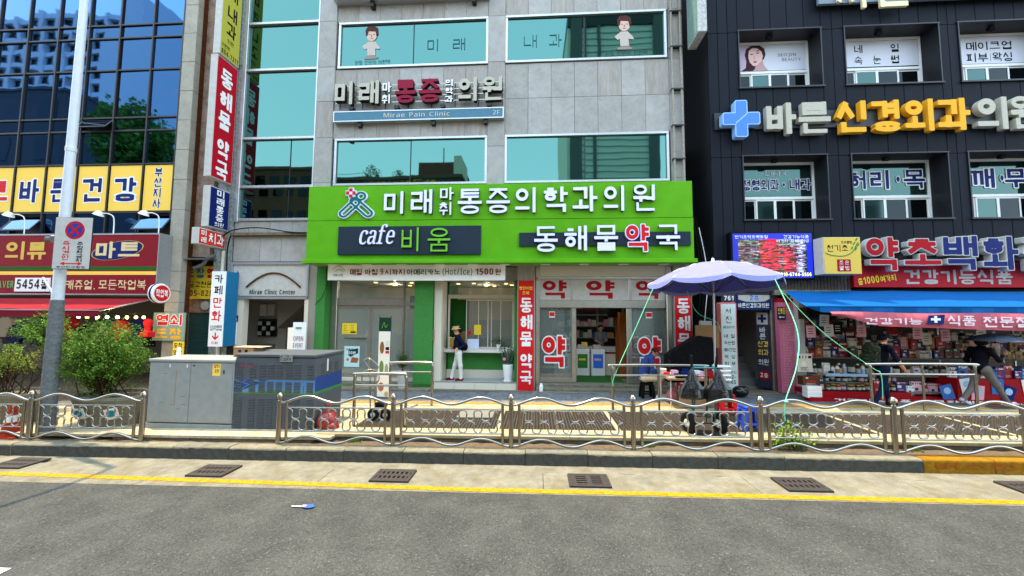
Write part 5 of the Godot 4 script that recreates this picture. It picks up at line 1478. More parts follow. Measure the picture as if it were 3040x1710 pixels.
func build_right() -> void:
	var b := T("dark_clad_building", "charcoal metal clad building with deep window boxes on the right", "building")
	var Z := 0.3
	PB(b, "wall", K("dark_metal"), 4.95, 30, 3.0, 19, -14, -0.28)
	PB(b, "side_wall", K("dark_metal"), 4.90, 4.95, 0.0, 19, -14, 0.24)
	var px := [[4.90, 5.74], [8.02, 8.62], [11.14, 11.62], [14.1, 14.66], [17.1, 17.7]]
	for q in px:
		var w := (q[1] as float) - (q[0] as float)
		var n := 2 if w < 0.7 else 3
		for i in n:
			for yy in [[3.2, 4.0], [4.0, 6.85], [6.85, 10.53], [10.53, 14.2]]:
				PB(b, "clad_panel", K("cladding") if (i % 2) else K("cladding_b"), q[0] + w * i / n + 0.006, q[0] + w * (i + 1) / n - 0.006, yy[0] + 0.004, yy[1] - 0.004, -0.28, Z, 0.006)
	var cx := [[5.74, 8.02], [8.62, 11.14], [11.62, 14.1], [14.66, 17.1]]
	for q in cx:
		var w := (q[1] as float) - (q[0] as float)
		var n := 5
		for yy in [[3.2, 5.05], [6.89, 8.85], [10.58, 12.4]]:
			for i in n: PB(b, "clad_panel", K("cladding") if (i % 2) else K("cladding_b"), q[0] + w * i / n + 0.006, q[0] + w * (i + 1) / n - 0.006, yy[0] + 0.003, yy[1] - 0.003, -0.28, Z, 0.006)
		for yy in [[5.07, 6.87], [8.87, 10.56], [12.42, 14.1]]:
			var rv := Node3D.new()
			rv.name = "window_box"; b.add_child(rv, true)
			PB(rv, "reveal", K("dark_metal"), q[0], q[0] + 0.03, yy[0], yy[1], -0.28, Z + 0.03)
			PB(rv, "reveal", K("dark_metal"), q[1] - 0.03, q[1], yy[0], yy[1], -0.28, Z + 0.03)
			PB(rv, "reveal", K("dark_metal"), q[0] - 0.02, q[1] + 0.02, yy[1] - 0.002, yy[1] + 0.03, -0.28, Z + 0.034)
			PB(rv, "reveal", K("dark_metal"), q[0] - 0.03, q[1] + 0.03, yy[0] - 0.04, yy[0] + 0.002, -0.28, Z + 0.05)
			P(rv, "floodlight", bmesh(Vector3(0.16, 0.09, 0.1), 0.01), K("black"), Vector3((q[0] + q[1]) / 2 - 0.15, yy[1] - 0.07, 0.1))
			# white frame, upper light, four sliding sashes
			var x0: float = q[0] + 0.03
			var x1: float = q[1] - 0.03
			var y0: float = yy[0] + 0.002
			var ym: float = yy[0] + 0.73
			var y1: float = yy[1] - 0.002
			var wf := K("white")
			for e in [[x0, x1, y1 - 0.07, y1], [x0, x1, ym - 0.03, ym + 0.05], [x0, x1, y0, y0 + 0.05]]: PB(rv, "frame", wf, e[0], e[1], e[2], e[3], -0.26, -0.17, 0.006)
			PB(rv, "frame", wf, x0, x0 + 0.05, y0 + 0.05, y1 - 0.07, -0.26, -0.172, 0.006); PB(rv, "frame", wf, x1 - 0.06, x1, y0 + 0.05, y1 - 0.07, -0.26, -0.172, 0.006)
			PB(rv, "upper_pane", K("green_tint"), x0 + 0.05, x1 - 0.06, ym + 0.05, y1 - 0.07, -0.23, -0.22)
			var sxs := span(x0 + 0.05, x1 - 0.06, 4)
			for k in 4:
				var zz := -0.20 if k in [1, 2] else -0.225
				PB(rv, "sash_pane", K("green_tint") if (k + int(q[0])) % 3 == 0 else K("dark_glass"), sxs[k] + 0.03, sxs[k + 1] - 0.03, y0 + 0.09, ym - 0.07, zz - 0.01, zz)
				for e in [[sxs[k], sxs[k] + 0.035], [sxs[k + 1] - 0.035, sxs[k + 1]]]: PB(rv, "sash", wf, e[0], e[1], y0 + 0.05, ym - 0.03, zz - 0.02, zz + 0.012 + 0.001 * k)
				PB(rv, "sash", wf, sxs[k] + 0.035, sxs[k + 1] - 0.035, y0 + 0.05, y0 + 0.09, zz - 0.02, zz + 0.012); PB(rv, "sash", wf, sxs[k] + 0.035, sxs[k + 1] - 0.035, ym - 0.07, ym - 0.03, zz - 0.02, zz + 0.012)
	# window posters
	var zi := -0.19
	var p1 := T("beauty_poster", "white window poster with a woman's portrait reading SEOJIN BEAUTY", "poster", Vector3(6.01, 9.68, zi - 0.02))
	PB(p1, "sheet", M("poster_grey", Color(0.78, 0.79, 0.83), 0.5), -0.18, 1.93, 0, 0.80, 0, 0.012)
	var pt := [["background", [Vector2(-.18, 0), Vector2(.45, 0), Vector2(.45, .8), Vector2(-.18, .8)], Color(0.72, 0.66, 0.74)], ["hair", [Vector2(.06, 0.0), Vector2(.2, .1), Vector2(.22, .3), Vector2(.18, .5), Vector2(.22, .68), Vector2(.38, .79), Vector2(.62, .79), Vector2(.75, .68), Vector2(.78, .5), Vector2(.74, .38), Vector2(.6, .2), Vector2(.4, 0.0)], Color(0.25, 0.13, 0.15)], ["neck", [Vector2(.44, 0), Vector2(.5, .22), Vector2(.68, .36), Vector2(.72, .16), Vector2(.84, 0)], Color(0.72, 0.58, 0.58)], ["face", [Vector2(.3, .62), Vector2(.28, .42), Vector2(.32, .26), Vector2(.42, .15), Vector2(.52, .17), Vector2(.66, .3), Vector2(.7, .45), Vector2(.66, .6), Vector2(.54, .7), Vector2(.4, .71)], Color(0.86, 0.72, 0.70)], ["eye", [Vector2(.34, .5), Vector2(.42, .5), Vector2(.4, .53), Vector2(.36, .53)], Color(0.12, 0.08, 0.1)], ["eye", [Vector2(.5, .53), Vector2(.6, .54), Vector2(.57, .57), Vector2(.53, .565)], Color(0.12, 0.08, 0.1)], ["brow", [Vector2(.48, .6), Vector2(.62, .61), Vector2(.56, .64)], Color(0.2, 0.1, 0.1)], ["lips", [Vector2(.4, .27), Vector2(.47, .24), Vector2(.53, .29), Vector2(.46, .3)], Color(0.62, 0.2, 0.25)], ["nose", [Vector2(.42, .36), Vector2(.47, .35), Vector2(.46, .48)], Color(0.76, 0.58, 0.56)]]
	for i in pt.size(): P(p1, "print_" + pt[i][0], prismesh(pt[i][1], 0.001), M("portrait_%d" % i, pt[i][2], 0.6), Vector3(0, 0.001, 0.012 + 0.0015 * i))
	text(p1, "SEOJIN", K("black"), 1.12, 1.65, 0.42, 0.51, 0.016, 0.12, 20, 0, "Droid Sans")
	text(p1, "BEAUTY", K("black"), 1.24, 1.78, 0.27, 0.36, 0.016, 0.12, 20, 0, "Droid Sans")
	var p2 := T("nail_poster", "white window poster with black letters for nails and lashes", "poster", Vector3(9.04, 9.70, zi - 0.02))
	PB(p2, "sheet", K("poster_grey"), -0.33, 2.0, 0, 0.78, 0, 0.012)
	for q in [["네", .25, .48, .42], ["일", 1.26, 1.5, .42], ["속", .24, .47, .07], ["눈", .76, .98, .07], ["썹", 1.25, 1.49, .07]]: text(p2, q[0], K("black"), q[1], q[2], q[3], q[3] + 0.25, 0.014, 0.13, 26)
	var p3 := T("makeup_poster", "white window poster with black letters for makeup and skin care at the right edge", "poster", Vector3(12.2, 9.68, zi - 0.02))
	PB(p3, "sheet", K("poster_grey"), -0.5, 1.75, 0, 0.8, 0, 0.012)
	text(p3, "메이크업", K("black"), 0.15, 1.38, 0.40, 0.66, 0.014, 0.13, 26); text(p3, "피부", K("black"), 0.14, 0.72, 0.05, 0.32, 0.014, 0.13, 26); text(p3, "왁싱", K("black"), 0.84, 1.37, 0.05, 0.32, 0.014, 0.13, 26)
	PB(p3, "print_bar", K("black"), 0.78, 0.79, 0.06, 0.3, 0.012, 0.013)
	var w2 := [["orthopaedic_lettering", "navy lettering with white edge on the lower left clinic window", [["정형외과", 5.98, 7.02], ["·", 7.08, 7.22], ["내과", 7.30, 7.90]], 6.05, 6.38], ["back_neck_lettering", "navy window lettering with a dot between the words on the middle window", [["허", 8.98, 9.42], ["리", 9.52, 10.06], ["·", 10.2, 10.36], ["목", 10.43, 11.0]], 6.05, 6.6], ["shoulder_lettering", "navy window lettering cut by the right picture edge", [["어", 11.66, 12.1], ["깨", 12.2, 12.82], ["·", 12.95, 13.1], ["무", 13.1, 13.66]], 6.04, 6.6]]
	for q in w2:
		var t := T(q[0], q[1], "window lettering")
		for l in q[2]:
			text(t, l[0], K("white"), l[1], l[2], q[3], q[4], zi - 0.016, 0.16, 34, 0.05)
			text(t, l[0], K("navy"), l[1], l[2], q[3], q[4], zi - 0.013, 0.16, 34)
		if q[0][0] == "o": text(t, "진료과목", K("white"), 6.63, 7.23, 6.48, 6.64, zi - 0.014, 0.1, 22)
	# neurosurgery letters
	var s := T("neurosurgery_sign", "cream and gold block letters with a blue cross on the dark facade", "sign")
	PB(s, "back_strip", K("dark_metal"), 5.0, 22, 7.63, 8.12, 0.3, 0.36)
	for q in [["바", 6.31, 7.11, "shell"], ["른", 7.18, 8.01, "shell"], ["신", 8.17, 8.97, "gold"], ["경", 9.07, 9.81, "gold"], ["외", 9.92, 10.68, "gold"], ["과", 10.75, 11.57, "gold"], ["의", 11.74, 12.52, "shell"], ["원", 12.58, 13.35, "shell"]]:
		P(s, "letter", gmesh(q[0], 0.175, 0.0, 48, true, "Droid Sans Bold"), K(q[3]), Vector3(q[1], 7.40, 0.36), Basis.from_scale(Vector3(q[2] - q[1], 0.89, 0.15)))
	var cr := func(p: Vector2, r: float) -> float:
		var q := (p - Vector2(0.5, 0.5)).abs()
		var d1 := Vector2(maxf(q.x - 0.17 + r, 0), maxf(q.y - 0.5 + r, 0)).length() - r
		var d2 := Vector2(maxf(q.x - 0.5 + r, 0), maxf(q.y - 0.17 + r, 0)).length() - r
		return minf(d1, d2)
	P(s, "cross", field_mesh(func(p): return cr.call(p, 0.05), 48, Vector2(-0.1, -0.1), Vector2(1.1, 1.1), true).mesh(), M("cross_pale", Color(0.55, 0.72, 0.95), 0.4), Vector3(5.13, 7.32, 0.36), Basis.from_scale(Vector3(1.0, 1.05, 0.2)))
	P(s, "cross_face", field_mesh(func(p): return cr.call(p, 0.05) + 0.025, 48, Vector2(-0.1, -0.1), Vector2(1.1, 1.1), false).mesh(), K("blue"), Vector3(5.13, 7.32, 0.364), Basis.from_scale(Vector3(1.0, 1.05, 0.2)))
	P(s, "cross_wave", field_mesh(func(p): return maxf(cr.call(p, 0.05) + 0.025, absf((p.x - 0.5) + 0.45 * sin((p.y - 0.5) * 2.2) * 1.2) - 0.02), 48, Vector2(-0.1, -0.1), Vector2(1.1, 1.1), false).mesh(), K("cross_pale"), Vector3(5.13, 7.32, 0.366), Basis.from_scale(Vector3(1.0, 1.05, 0.2)))
	var ts := T("brush_letter_sign", "pale blue sign board with cream brush letters cut by the top edge", "sign")
	PB(ts, "board", M("board_pale", Color(0.44, 0.50, 0.54), 0.5), 7.86, 22, 11.13, 12.6, 0.42, 0.5)
	for q in [["서", 8.3, 9.1], ["진", 9.3, 10.2]]: P(ts, "letter", gmesh(q[0], 0.13, 0.0, 40, true, "Droid Sans Bold"), M("brush_cream", Color(0.84, 0.80, 0.64), 0.5), Vector3(q[1], 10.9, 0.51), Basis.from_scale(Vector3(q[2] - q[1], 1.25, 0.07)))
	P(ts, "letter", gmesh("B", 0.13, 0.0, 40, true, "Droid Serif"), K("brush_cream"), Vector3(10.7, 11.12, 0.51), Basis.from_scale(Vector3(1, 1.1, 0.07)))
	# tall side sign on the corner
	var cs := T("corner_projecting_sign", "tall pale projecting sign box on the corner of the granite building", "sign", Vector3(4.42, 10.2, 0.1))
	PB(cs, "box", K("box_white"), 0, 0.24, 0, 4.5, 0, 0.75, 0.01)
	PB(cs, "face", M("faded_teal", Color(0.55, 0.68, 0.64), 0.6, 0, K("granite").albedo_texture, 0.6), -0.008, 0, 0.05, 4.45, 0.05, 0.7)
	# LED board
	var led := T("led_screen", "blue edged LED display board glitching red and green stripes", "screen", Vector3(5.29, 3.43, 0.3))
	PB(led, "case", K("black"), -0.05, 2.1, -0.05, 1.25, 0, 0.24, 0.01)
	var im := Image.create_empty(160, 96, false, Image.FORMAT_RGB8)
	im.fill(Color(0.02, 0.12, 0.75))
	var r2 := RandomNumberGenerator.new()
	r2.seed = 77
	for y in range(13, 84):
		var x := 11
		while x < 148:
			var ln := r2.randi_range(2, 14)
			var zone := "red" if (x > 52 and x < 90) or (x > 96 and x < 120 and y > 30) else "mix"
			var c := Color(0.08, 0.05, 0.05)
			var k := r2.randf()
			if zone == "red": c = Color(0.9, 0.08 + 0.2 * r2.randf(), 0.12) if k < 0.4 else (Color(0.9, 0.15, 0.5) if k < 0.52 else Color(0.12, 0.05, 0.05))
			elif k < 0.3: c = Color(0.30, 0.06, 0.06)
			elif k < 0.5: c = Color(0.35, 0.33, 0.12)
			elif k < 0.6: c = Color(0.3, 0.65, 0.6)
			elif k < 0.68: c = Color(0.8, 0.8, 0.9)
			elif k < 0.75: c = Color(0.5, 0.3, 0.6)
			if x > 138: c = Color(0.05, 0.06, 0.05)
			elif x > 126 and k < 0.6: c = Color(0.7, 0.75, 0.95)
			im.fill_rect(Rect2i(x, y, mini(ln, 149 - x), 1), c)
			x += ln
	for y in range(0, 96, 3): im.fill_rect(Rect2i(0, y, 160, 1), im.get_pixel(2, y).darkened(0.25)) if y < 12 or y > 84 else im.fill_rect(Rect2i(0, y, 10, 1), Color(0.01, 0.06, 0.45))
	var lm := StandardMaterial3D.new()
	lm.albedo_color = Color(0.02, 0.02, 0.02); lm.emission_enabled = true; lm.emission_texture = ImageTexture.create_from_image(im); lm.emission_energy_multiplier = 0.9; lm.roughness = 0.6; lm.emission = Color(0, 0, 0)
	lm.emission_operator = BaseMaterial3D.EMISSION_OP_ADD
	var pm := MB.new()
	pm.quadn(Vector3(0, 0, 0), Vector3(2.05, 0, 0), Vector3(2.05, 1.2, 0), Vector3(0, 1.2, 0), Vector3(0, 0, 1))
	P(led, "screen", pm.mesh(), lm, Vector3(0, 0, 0.243))
	for q in [["천기초약초백화점", 0.06, 0.92, 1.06, 1.15, "white"], ["건강기능식품", 1.32, 1.97, 1.06, 1.15, "white"], ["900", 0.92, 1.12, 0.95, 1.04, "red"], ["여가지 일체 취급", 1.13, 1.97, 0.95, 1.04, "white"], ["점 창업문의", 0.6, 1.18, 0.04, 0.12, "white"], ["010-6744-5556", 1.22, 2.0, 0.04, 0.13, "yellow"]]:
		text(led, q[0], lit("led_" + q[5], {"white": Color(0.9, 0.92, 1.0), "red": Color(0.95, 0.1, 0.15), "yellow": Color(0.95, 0.9, 0.25)}[q[5]], 0.8), q[1], q[2], q[3], q[4], 0.247, 0.15, 20)
	var yb := T("yellow_box_sign", "square yellow sign box with green leaf and red seal beside the LED screen", "sign", Vector3(7.37, 3.49, 0.45))
	PB(yb, "box", K("offwhite"), 0, 0.93, 0, 0.96, 0, 0.42, 0.008)
	PB(yb, "face", M("box_mustard", Color(0.82, 0.70, 0.32), 0.55), 0.03, 0.92, 0.01, 0.95, 0.42, 0.428)
	text(yb, "천기초", K("black"), 0.1, 0.62, 0.58, 0.76, 0.431, 0.1, 28); text(yb, "조은웰빙", K("black"), 0.45, 0.72, 0.79, 0.86, 0.431, 0.12, 18)
	PB(yb, "seal", K("dark_red"), 0.33, 0.66, 0.07, 0.38, 0.428, 0.431)
	for q in [["조", 0.38, 0.24], ["은", 0.52, 0.24], ["웰", 0.38, 0.10], ["빙", 0.52, 0.10]]: text(yb, q[0], K("white"), q[1], q[1] + 0.1, q[2], q[2] + 0.11, 0.433, 0.1, 20)
	PT(yb, "leaf_print", K("leaf_green"), curve([Vector3(0.06, 0.55, .43), Vector3(0.2, 0.49, .43), Vector3(0.5, 0.47, .43), Vector3(0.72, 0.58, .43), Vector3(0.86, 0.82, .43)]), 0.012, 5)
	for q in [[0.68, 0.62], [0.78, 0.6], [0.74, 0.74], [0.84, 0.7], [0.8, 0.84]]: P(yb, "leaf_print", prismesh([Vector2(0, 0), Vector2(.05, .05), Vector2(.06, .11), Vector2(.01, .06)], 0.003), K("leaf_green"), Vector3(q[0], q[1], 0.429))
	# herb department store sign
	var hs := T("herb_shop_sign", "red band with white lettering under big red and navy block letters", "sign")
	PB(hs, "band", M("band_red", Color(0.66, 0.09, 0.15), 0.5), 8.42, 25, 3.19, 3.86, 0.3, 0.45)
	PB(hs, "back_bar", K("dark_metal"), 8.3, 25, 3.87, 4.15, 0.31, 0.5)
	for q in [["약", 8.50, 9.30, 3.60, 4.46, "red2"], ["초", 9.44, 10.31, 3.66, 4.45, "red2"], ["백", 10.37, 11.18, 3.61, 4.48, "navy"], ["화", 11.32, 12.15, 3.61, 4.46, "navy"], ["점", 12.28, 13.1, 3.61, 4.46, "navy"]]:
		var o := P(hs, "letter", gmesh(q[0], 0.155, 0.025, 44, true, "Droid Sans Bold"), K("offwhite"), Vector3(q[1], q[3], 0.6), Basis.from_scale(Vector3(q[2] - q[1], q[4] - q[3], 0.17)))
		P(o, "face", gmesh(q[0], 0.155, 0.0, 44, false, "Droid Sans Bold"), K("navy") if q[5] == "navy" else M("red2", Color(0.62, 0.07, 0.12), 0.6), Vector3(0, 0, 0.025))
	text(hs, "건강기능식품", K("offwhite"), 9.68, 12.33, 3.27, 3.65, 0.454, 0.16, 30); text(hs, "전문점", K("offwhite"), 12.6, 13.9, 3.27, 3.65, 0.454, 0.16, 30)
	var t2 := text(hs, "총1000여가지", K("yellow"), 8.53, 9.5, 3.24, 3.42, 0.454, 0.17, 24)
	t2.rotation.z = 0.13
	PB(b, "block_wall", K("dark_metal"), 4.95, 8.42, 3.06, 3.2, -0.2, 0.28)
	for i in 22: PB(b, "rib", M("rib_grey", Color(0.42, 0.40, 0.37), 0.85, 0, K("rust").albedo_texture, 0.6), 6.55 + i * 0.086, 6.62 + i * 0.086, 3.12, 3.55, 0.28, 0.33)
	PB(b, "block_wall", K("kerb"), 6.45, 8.42, 2.98, 3.12, 0.1, 0.34)
	# stair entrance
	var en := T("stair_entrance", "stairwell doorway with steel post and navy header beside the beauty sign", "entrance")
	PB(en, "header", M("navy_panel", Color(0.10, 0.17, 0.34), 0.5), 5.5, 6.42, 2.57, 3.0, 0.1, 0.22)
	text(en, "바른신경외과의원", K("white"), 5.54, 6.36, 2.63, 2.76, 0.223, 0.14, 22)
	P(en, "oval", prismesh([Vector2(5.55, 2.86), Vector2(5.75, 2.8), Vector2(6.0, 2.79), Vector2(6.25, 2.81), Vector2(6.38, 2.88), Vector2(6.38, 2.98), Vector2(5.55, 2.98)], 0.004), K("offwhite"), Vector3(0, 0, 0.22))
	text(en, "2층", K("blue"), 5.85, 6.1, 2.83, 2.97, 0.2265)
	PB(en, "steel_post", K("steel"), 6.43, 6.58, 0.25, 3.0, 0.0, 0.16, 0.02)
	PB(en, "steel_post", K("steel"), 5.40, 5.5, 0.25, 3.0, 0.0, 0.16, 0.02)
	PB(en, "side_wall", K("offwhite"), 6.5, 6.9, 0.2, 3.2, -3.5, -0.3)
	PB(en, "side_wall", K("dark_room"), 5.2, 5.45, 0.2, 3.2, -3.5, 0.0)
	PB(en, "back_wall", K("offwhite"), 5.2, 6.9, 0.2, 3.6, -3.7, -3.5)
	PB(en, "ceiling", K("offwhite"), 5.2, 6.9, 3.0, 3.1, -3.5, 0.1)
	for i in 8: PB(en, "stair", M("stair_grey", Color(0.50, 0.51, 0.50), 0.6), 5.45, 6.5, 0.2, 0.42 + i * 0.18, -0.6 - i * 0.27, -0.33 - i * 0.27, 0.008)
	PB(en, "stair_edge", K("alu"), 5.45, 6.5, 0.41, 0.425, -0.345, -0.325)
	PB(en, "doorstep", K("kerb"), 5.35, 6.95, 0.0, 0.36, -0.3, 0.45, 0.01)
	PB(en, "floor_tag", K("yellow"), 5.75, 5.95, 0.63, 0.75, -0.865, -0.862)
	text(en, "2F", K("black"), 5.79, 5.91, 0.65, 0.73, -0.860)
	PT(en, "handrail", K("black"), [Vector3(5.55, 2.05, -0.4), Vector3(5.55, 2.9, -2.4)], 0.02, 6)
	var bp := Basis(Vector3.UP, -0.55)
	var ds := T("navy_door_sign", "navy vertical clinic sign with yellow and white letters at the stair door", "sign", Vector3(6.18, 0.42, -0.12))
	ds.basis = bp
	PB(ds, "board", M("navy_dark", Color(0.06, 0.09, 0.2), 0.4), 0, 0.3, 0, 2.1, 0, 0.03)
	P(ds, "emblem", prismesh([Vector2(.02, 1.75), Vector2(.28, 1.75), Vector2(.28, 2.08), Vector2(.02, 2.08)], 0.002), K("offwhite"), Vector3(0, 0, 0.03))
	P(ds, "emblem_cross", prismesh([Vector2(.12, 1.8), Vector2(.18, 1.8), Vector2(.18, 1.88), Vector2(.25, 1.88), Vector2(.25, 1.95), Vector2(.18, 1.95), Vector2(.18, 2.03), Vector2(.12, 2.03), Vector2(.12, 1.95), Vector2(.05, 1.95), Vector2(.05, 1.88), Vector2(.12, 1.88)], 0.002), K("navy"), Vector3(0, 0, 0.0325))
	for q in [["바", 1.52, "white"], ["른", 1.34, "white"], ["신경", 1.13, "yellow"], ["외과", 0.90, "yellow"], ["의원", 0.63, "white"]]: text(ds, q[0], K(q[2]), 0.08 if q[0].length() == 1 else 0.03, 0.22 if q[0].length() == 1 else 0.27, q[1], q[1] + 0.16, 0.032, 0.13, 22)
	P(ds, "badge", prismesh(disc(0.15, 0.35, 0.13), 0.002), K("dark_red"), Vector3(0, 0, 0.03)); text(ds, "2층", K("white"), 0.06, 0.24, 0.29, 0.41, 0.034)
	var bs := T("beauty_sign", "white standing sign with pink edge listing beauty treatments", "sign", Vector3(4.91, 0.45, 0.5))
	PB(bs, "box", M("sign_rose", Color(0.78, 0.42, 0.42), 0.6), 0, 0.45, 0, 2.31, -0.2, 0, 0.02)
	PB(bs, "face", M("sign_mint", Color(0.82, 0.87, 0.85), 0.5), 0.035, 0.415, 0.03, 2.27, 0, 0.006)
	for q in [["서", 0.15, 0.30, 2.02, 0.14, 0.1], ["진", 0.15, 0.31, 1.76, 0.18, 0.1], ["네 일", 0.09, 0.37, 1.37, 0.1, 0.12], ["속눈썹", 0.09, 0.37, 1.19, 0.1, 0.12], ["메이크업", 0.08, 0.38, 1.00, 0.1, 0.12], ["왁 싱", 0.09, 0.37, 0.82, 0.1, 0.12], ["피 부", 0.09, 0.37, 0.64, 0.1, 0.12], ["문의", 0.24, 0.38, 0.42, 0.07, 0.12]]: text(bs, q[0], K("black"), q[1], q[2], q[3], q[3] + q[4], 0.008, q[5], 22)
	text(bs, "BEAUTY", K("black"), 0.08, 0.38, 1.62, 1.68, 0.008, 0.1, 16, 0, "Droid Serif Bold"); text(bs, "802-", K("black"), 0.1, 0.37, 0.29, 0.38, 0.008); text(bs, "6665", K("black"), 0.1, 0.37, 0.15, 0.25, 0.008)
	var np := T("house_number", "navy house number plate 761 behind the parasol", "sign", Vector3(5.03, 2.79, 0.4))
	PB(np, "plate", K("navy_dark"), 0, 0.36, 0, 0.23, 0, 0.01); text(np, "761", K("white"), 0.05, 0.31, 0.03, 0.15, 0.012)
	var js := T("open_clinic_sign", "small navy sign with yellow letters and a white left arrow", "sign", Vector3(6.41, 2.31, 0.47))
	PB(js, "plate", K("navy_dark"), 0, 0.21, 0, 0.34, 0, 0.02); text(js, "진료중", K("yellow"), 0.015, 0.195, 0.15, 0.31, 0.022, 0.14, 22)
	P(js, "arrow", prismesh([Vector2(.03, .07), Vector2(.07, .1), Vector2(.07, .08), Vector2(.18, .08), Vector2(.18, .06), Vector2(.07, .06), Vector2(.07, .04)], 0.002), K("white"), Vector3(0, 0, 0.02))
	var pk := T("pink_list_sign", "tall pink sign full of small lettering at the herb shop corner", "sign", Vector3(6.5, 0.38, 0.22))
	PB(pk, "board", K("pink"), 0, 0.40, 0, 2.40, 0, 0.18); PB(pk, "cap", K("dark_red"), -0.005, 0.405, 2.40, 2.5, -0.005, 0.185)
	PB(pk, "post", K("steel"), 0.05, 0.35, -0.2, 0, 0.02, 0.1)
	text(pk, "어르신 여기요", K("pale_pink"), 0.18, 0.37, 2.1, 2.2, 0.182, 0.12, 16)
	for k in 26:
		var t: String = ["홍삼", "녹용액", "동충하초", "기능식품", "비타민", "양파즙", "꿀가루", "칡즙 인삼", "도라지배즙", "장뇌삼"][k % 10]
		text(pk, t, K("pale_pink"), 0.07, 0.07 + 0.055 * t.length() + 0.02 * (k % 3), 1.93 - k * 0.07, 1.975 - k * 0.07, 0.182, 0.12, 14)
	# blue awning and pink banner
	var aw := T("blue_awning", "bright blue tarpaulin awning over the herb shop", "awning")
	var am := MB.new()
	var fnn := FastNoiseLite.new()
	fnn.seed = 3; fnn.frequency = 0.5
	var f := func(i: int, u: float) -> Vector3:
		var t := i / 40.0
		var x := lerpf(lerpf(6.62, 6.14, u), 22.0, t)
		return Vector3(x, lerpf(3.08, 2.64, u) - 0.04 * sin(u * PI) + fnn.get_noise_2d(x, u * 2) * 0.03, lerpf(0.5, 2.0, u))
	for i in 40:
		for j in 6: am.quad(f.call(i, (j + 1) / 6.0), f.call(i + 1, (j + 1) / 6.0), f.call(i + 1, j / 6.0), f.call(i, j / 6.0), Vector3.UP)
	P(aw, "canopy", am.mesh(), K("fabric_blue"))
	PT(aw, "front_tube", K("fabric_blue"), [Vector3(6.12, 2.63, 2.0), Vector3(22, 2.65, 2.0)], 0.022, 8)
	var vm := MB.new()
	for i in 60:
		var g := func(k: int, v: float) -> Vector3:
			var x := lerpf(6.2, 20.0, k / 60.0)
			var drop := 0.13 if x > 6.5 else 0.13 * (x - 6.2) / 0.3 + 0.02
			return Vector3(x, 2.62 - v * drop, 2.01 + 0.02 * sin(x * 6.0) * v)
		vm.quad(g.call(i, 1), g.call(i + 1, 1), g.call(i + 1, 0), g.call(i, 0), Vector3(0, 0, 1))
	P(aw, "valance", vm.mesh(), K("fabric_blue"))
	var bn := T("pink_banner", "sagging pink fabric banner with white letters under the blue awning", "banner")
	var bm := MB.new()
	var h := func(k: int, v: float) -> Vector3:
		var x := lerpf(6.62, 19.0, k / 70.0)
		var top := 2.50 + 0.015 * sin(x * 2.0) - 0.012 * maxf(x - 9.0, 0)
		var bot := (2.42 if x < 6.7 else lerpf(2.42, 2.19, smoothstep(6.7, 7.8, x)) - 0.028 * maxf(x - 7.8, 0))
		return Vector3(x, lerpf(top, bot, v), 2.04 + 0.05 * sin(v * PI) * (0.5 + 0.5 * sin(x * 3.1)) + 0.02 * v)
	for i in 70:
		for j in 6: bm.quad(h.call(i, (j + 1) / 6.0), h.call(i + 1, (j + 1) / 6.0), h.call(i + 1, j / 6.0), h.call(i, j / 6.0), Vector3(0, 0, 1))
	P(bn, "cloth", bm.mesh(), M("banner_pink", Color(0.78, 0.40, 0.45), 0.8, 0, K("alu").albedo_texture, 0.5))
	for q in [["건강기능", 7.3, 8.5, 2.235, 2.38], ["식품", 9.02, 9.6, 2.22, 2.44], ["전문점", 9.75, 10.7, 2.19, 2.42]]: text(bn, q[0], M("faded_white", Color(0.85, 0.78, 0.80), 0.7), q[1], q[2], q[3], q[4], 2.118, 0.15, 26)
	P(bn, "blue_badge", prismesh([Vector2(8.6, 2.25), Vector2(8.64, 2.44), Vector2(8.98, 2.46), Vector2(8.94, 2.24)], 0.003), K("navy"), Vector3(0, 0, 2.112))
	P(bn, "badge_cross", prismesh([Vector2(8.75, 2.28), Vector2(8.81, 2.28), Vector2(8.81, 2.33), Vector2(8.88, 2.33), Vector2(8.88, 2.38), Vector2(8.81, 2.38), Vector2(8.81, 2.43), Vector2(8.75, 2.43), Vector2(8.75, 2.38), Vector2(8.68, 2.38), Vector2(8.68, 2.33), Vector2(8.75, 2.33)], 0.003), K("white"), Vector3(0, 0, 2.117))

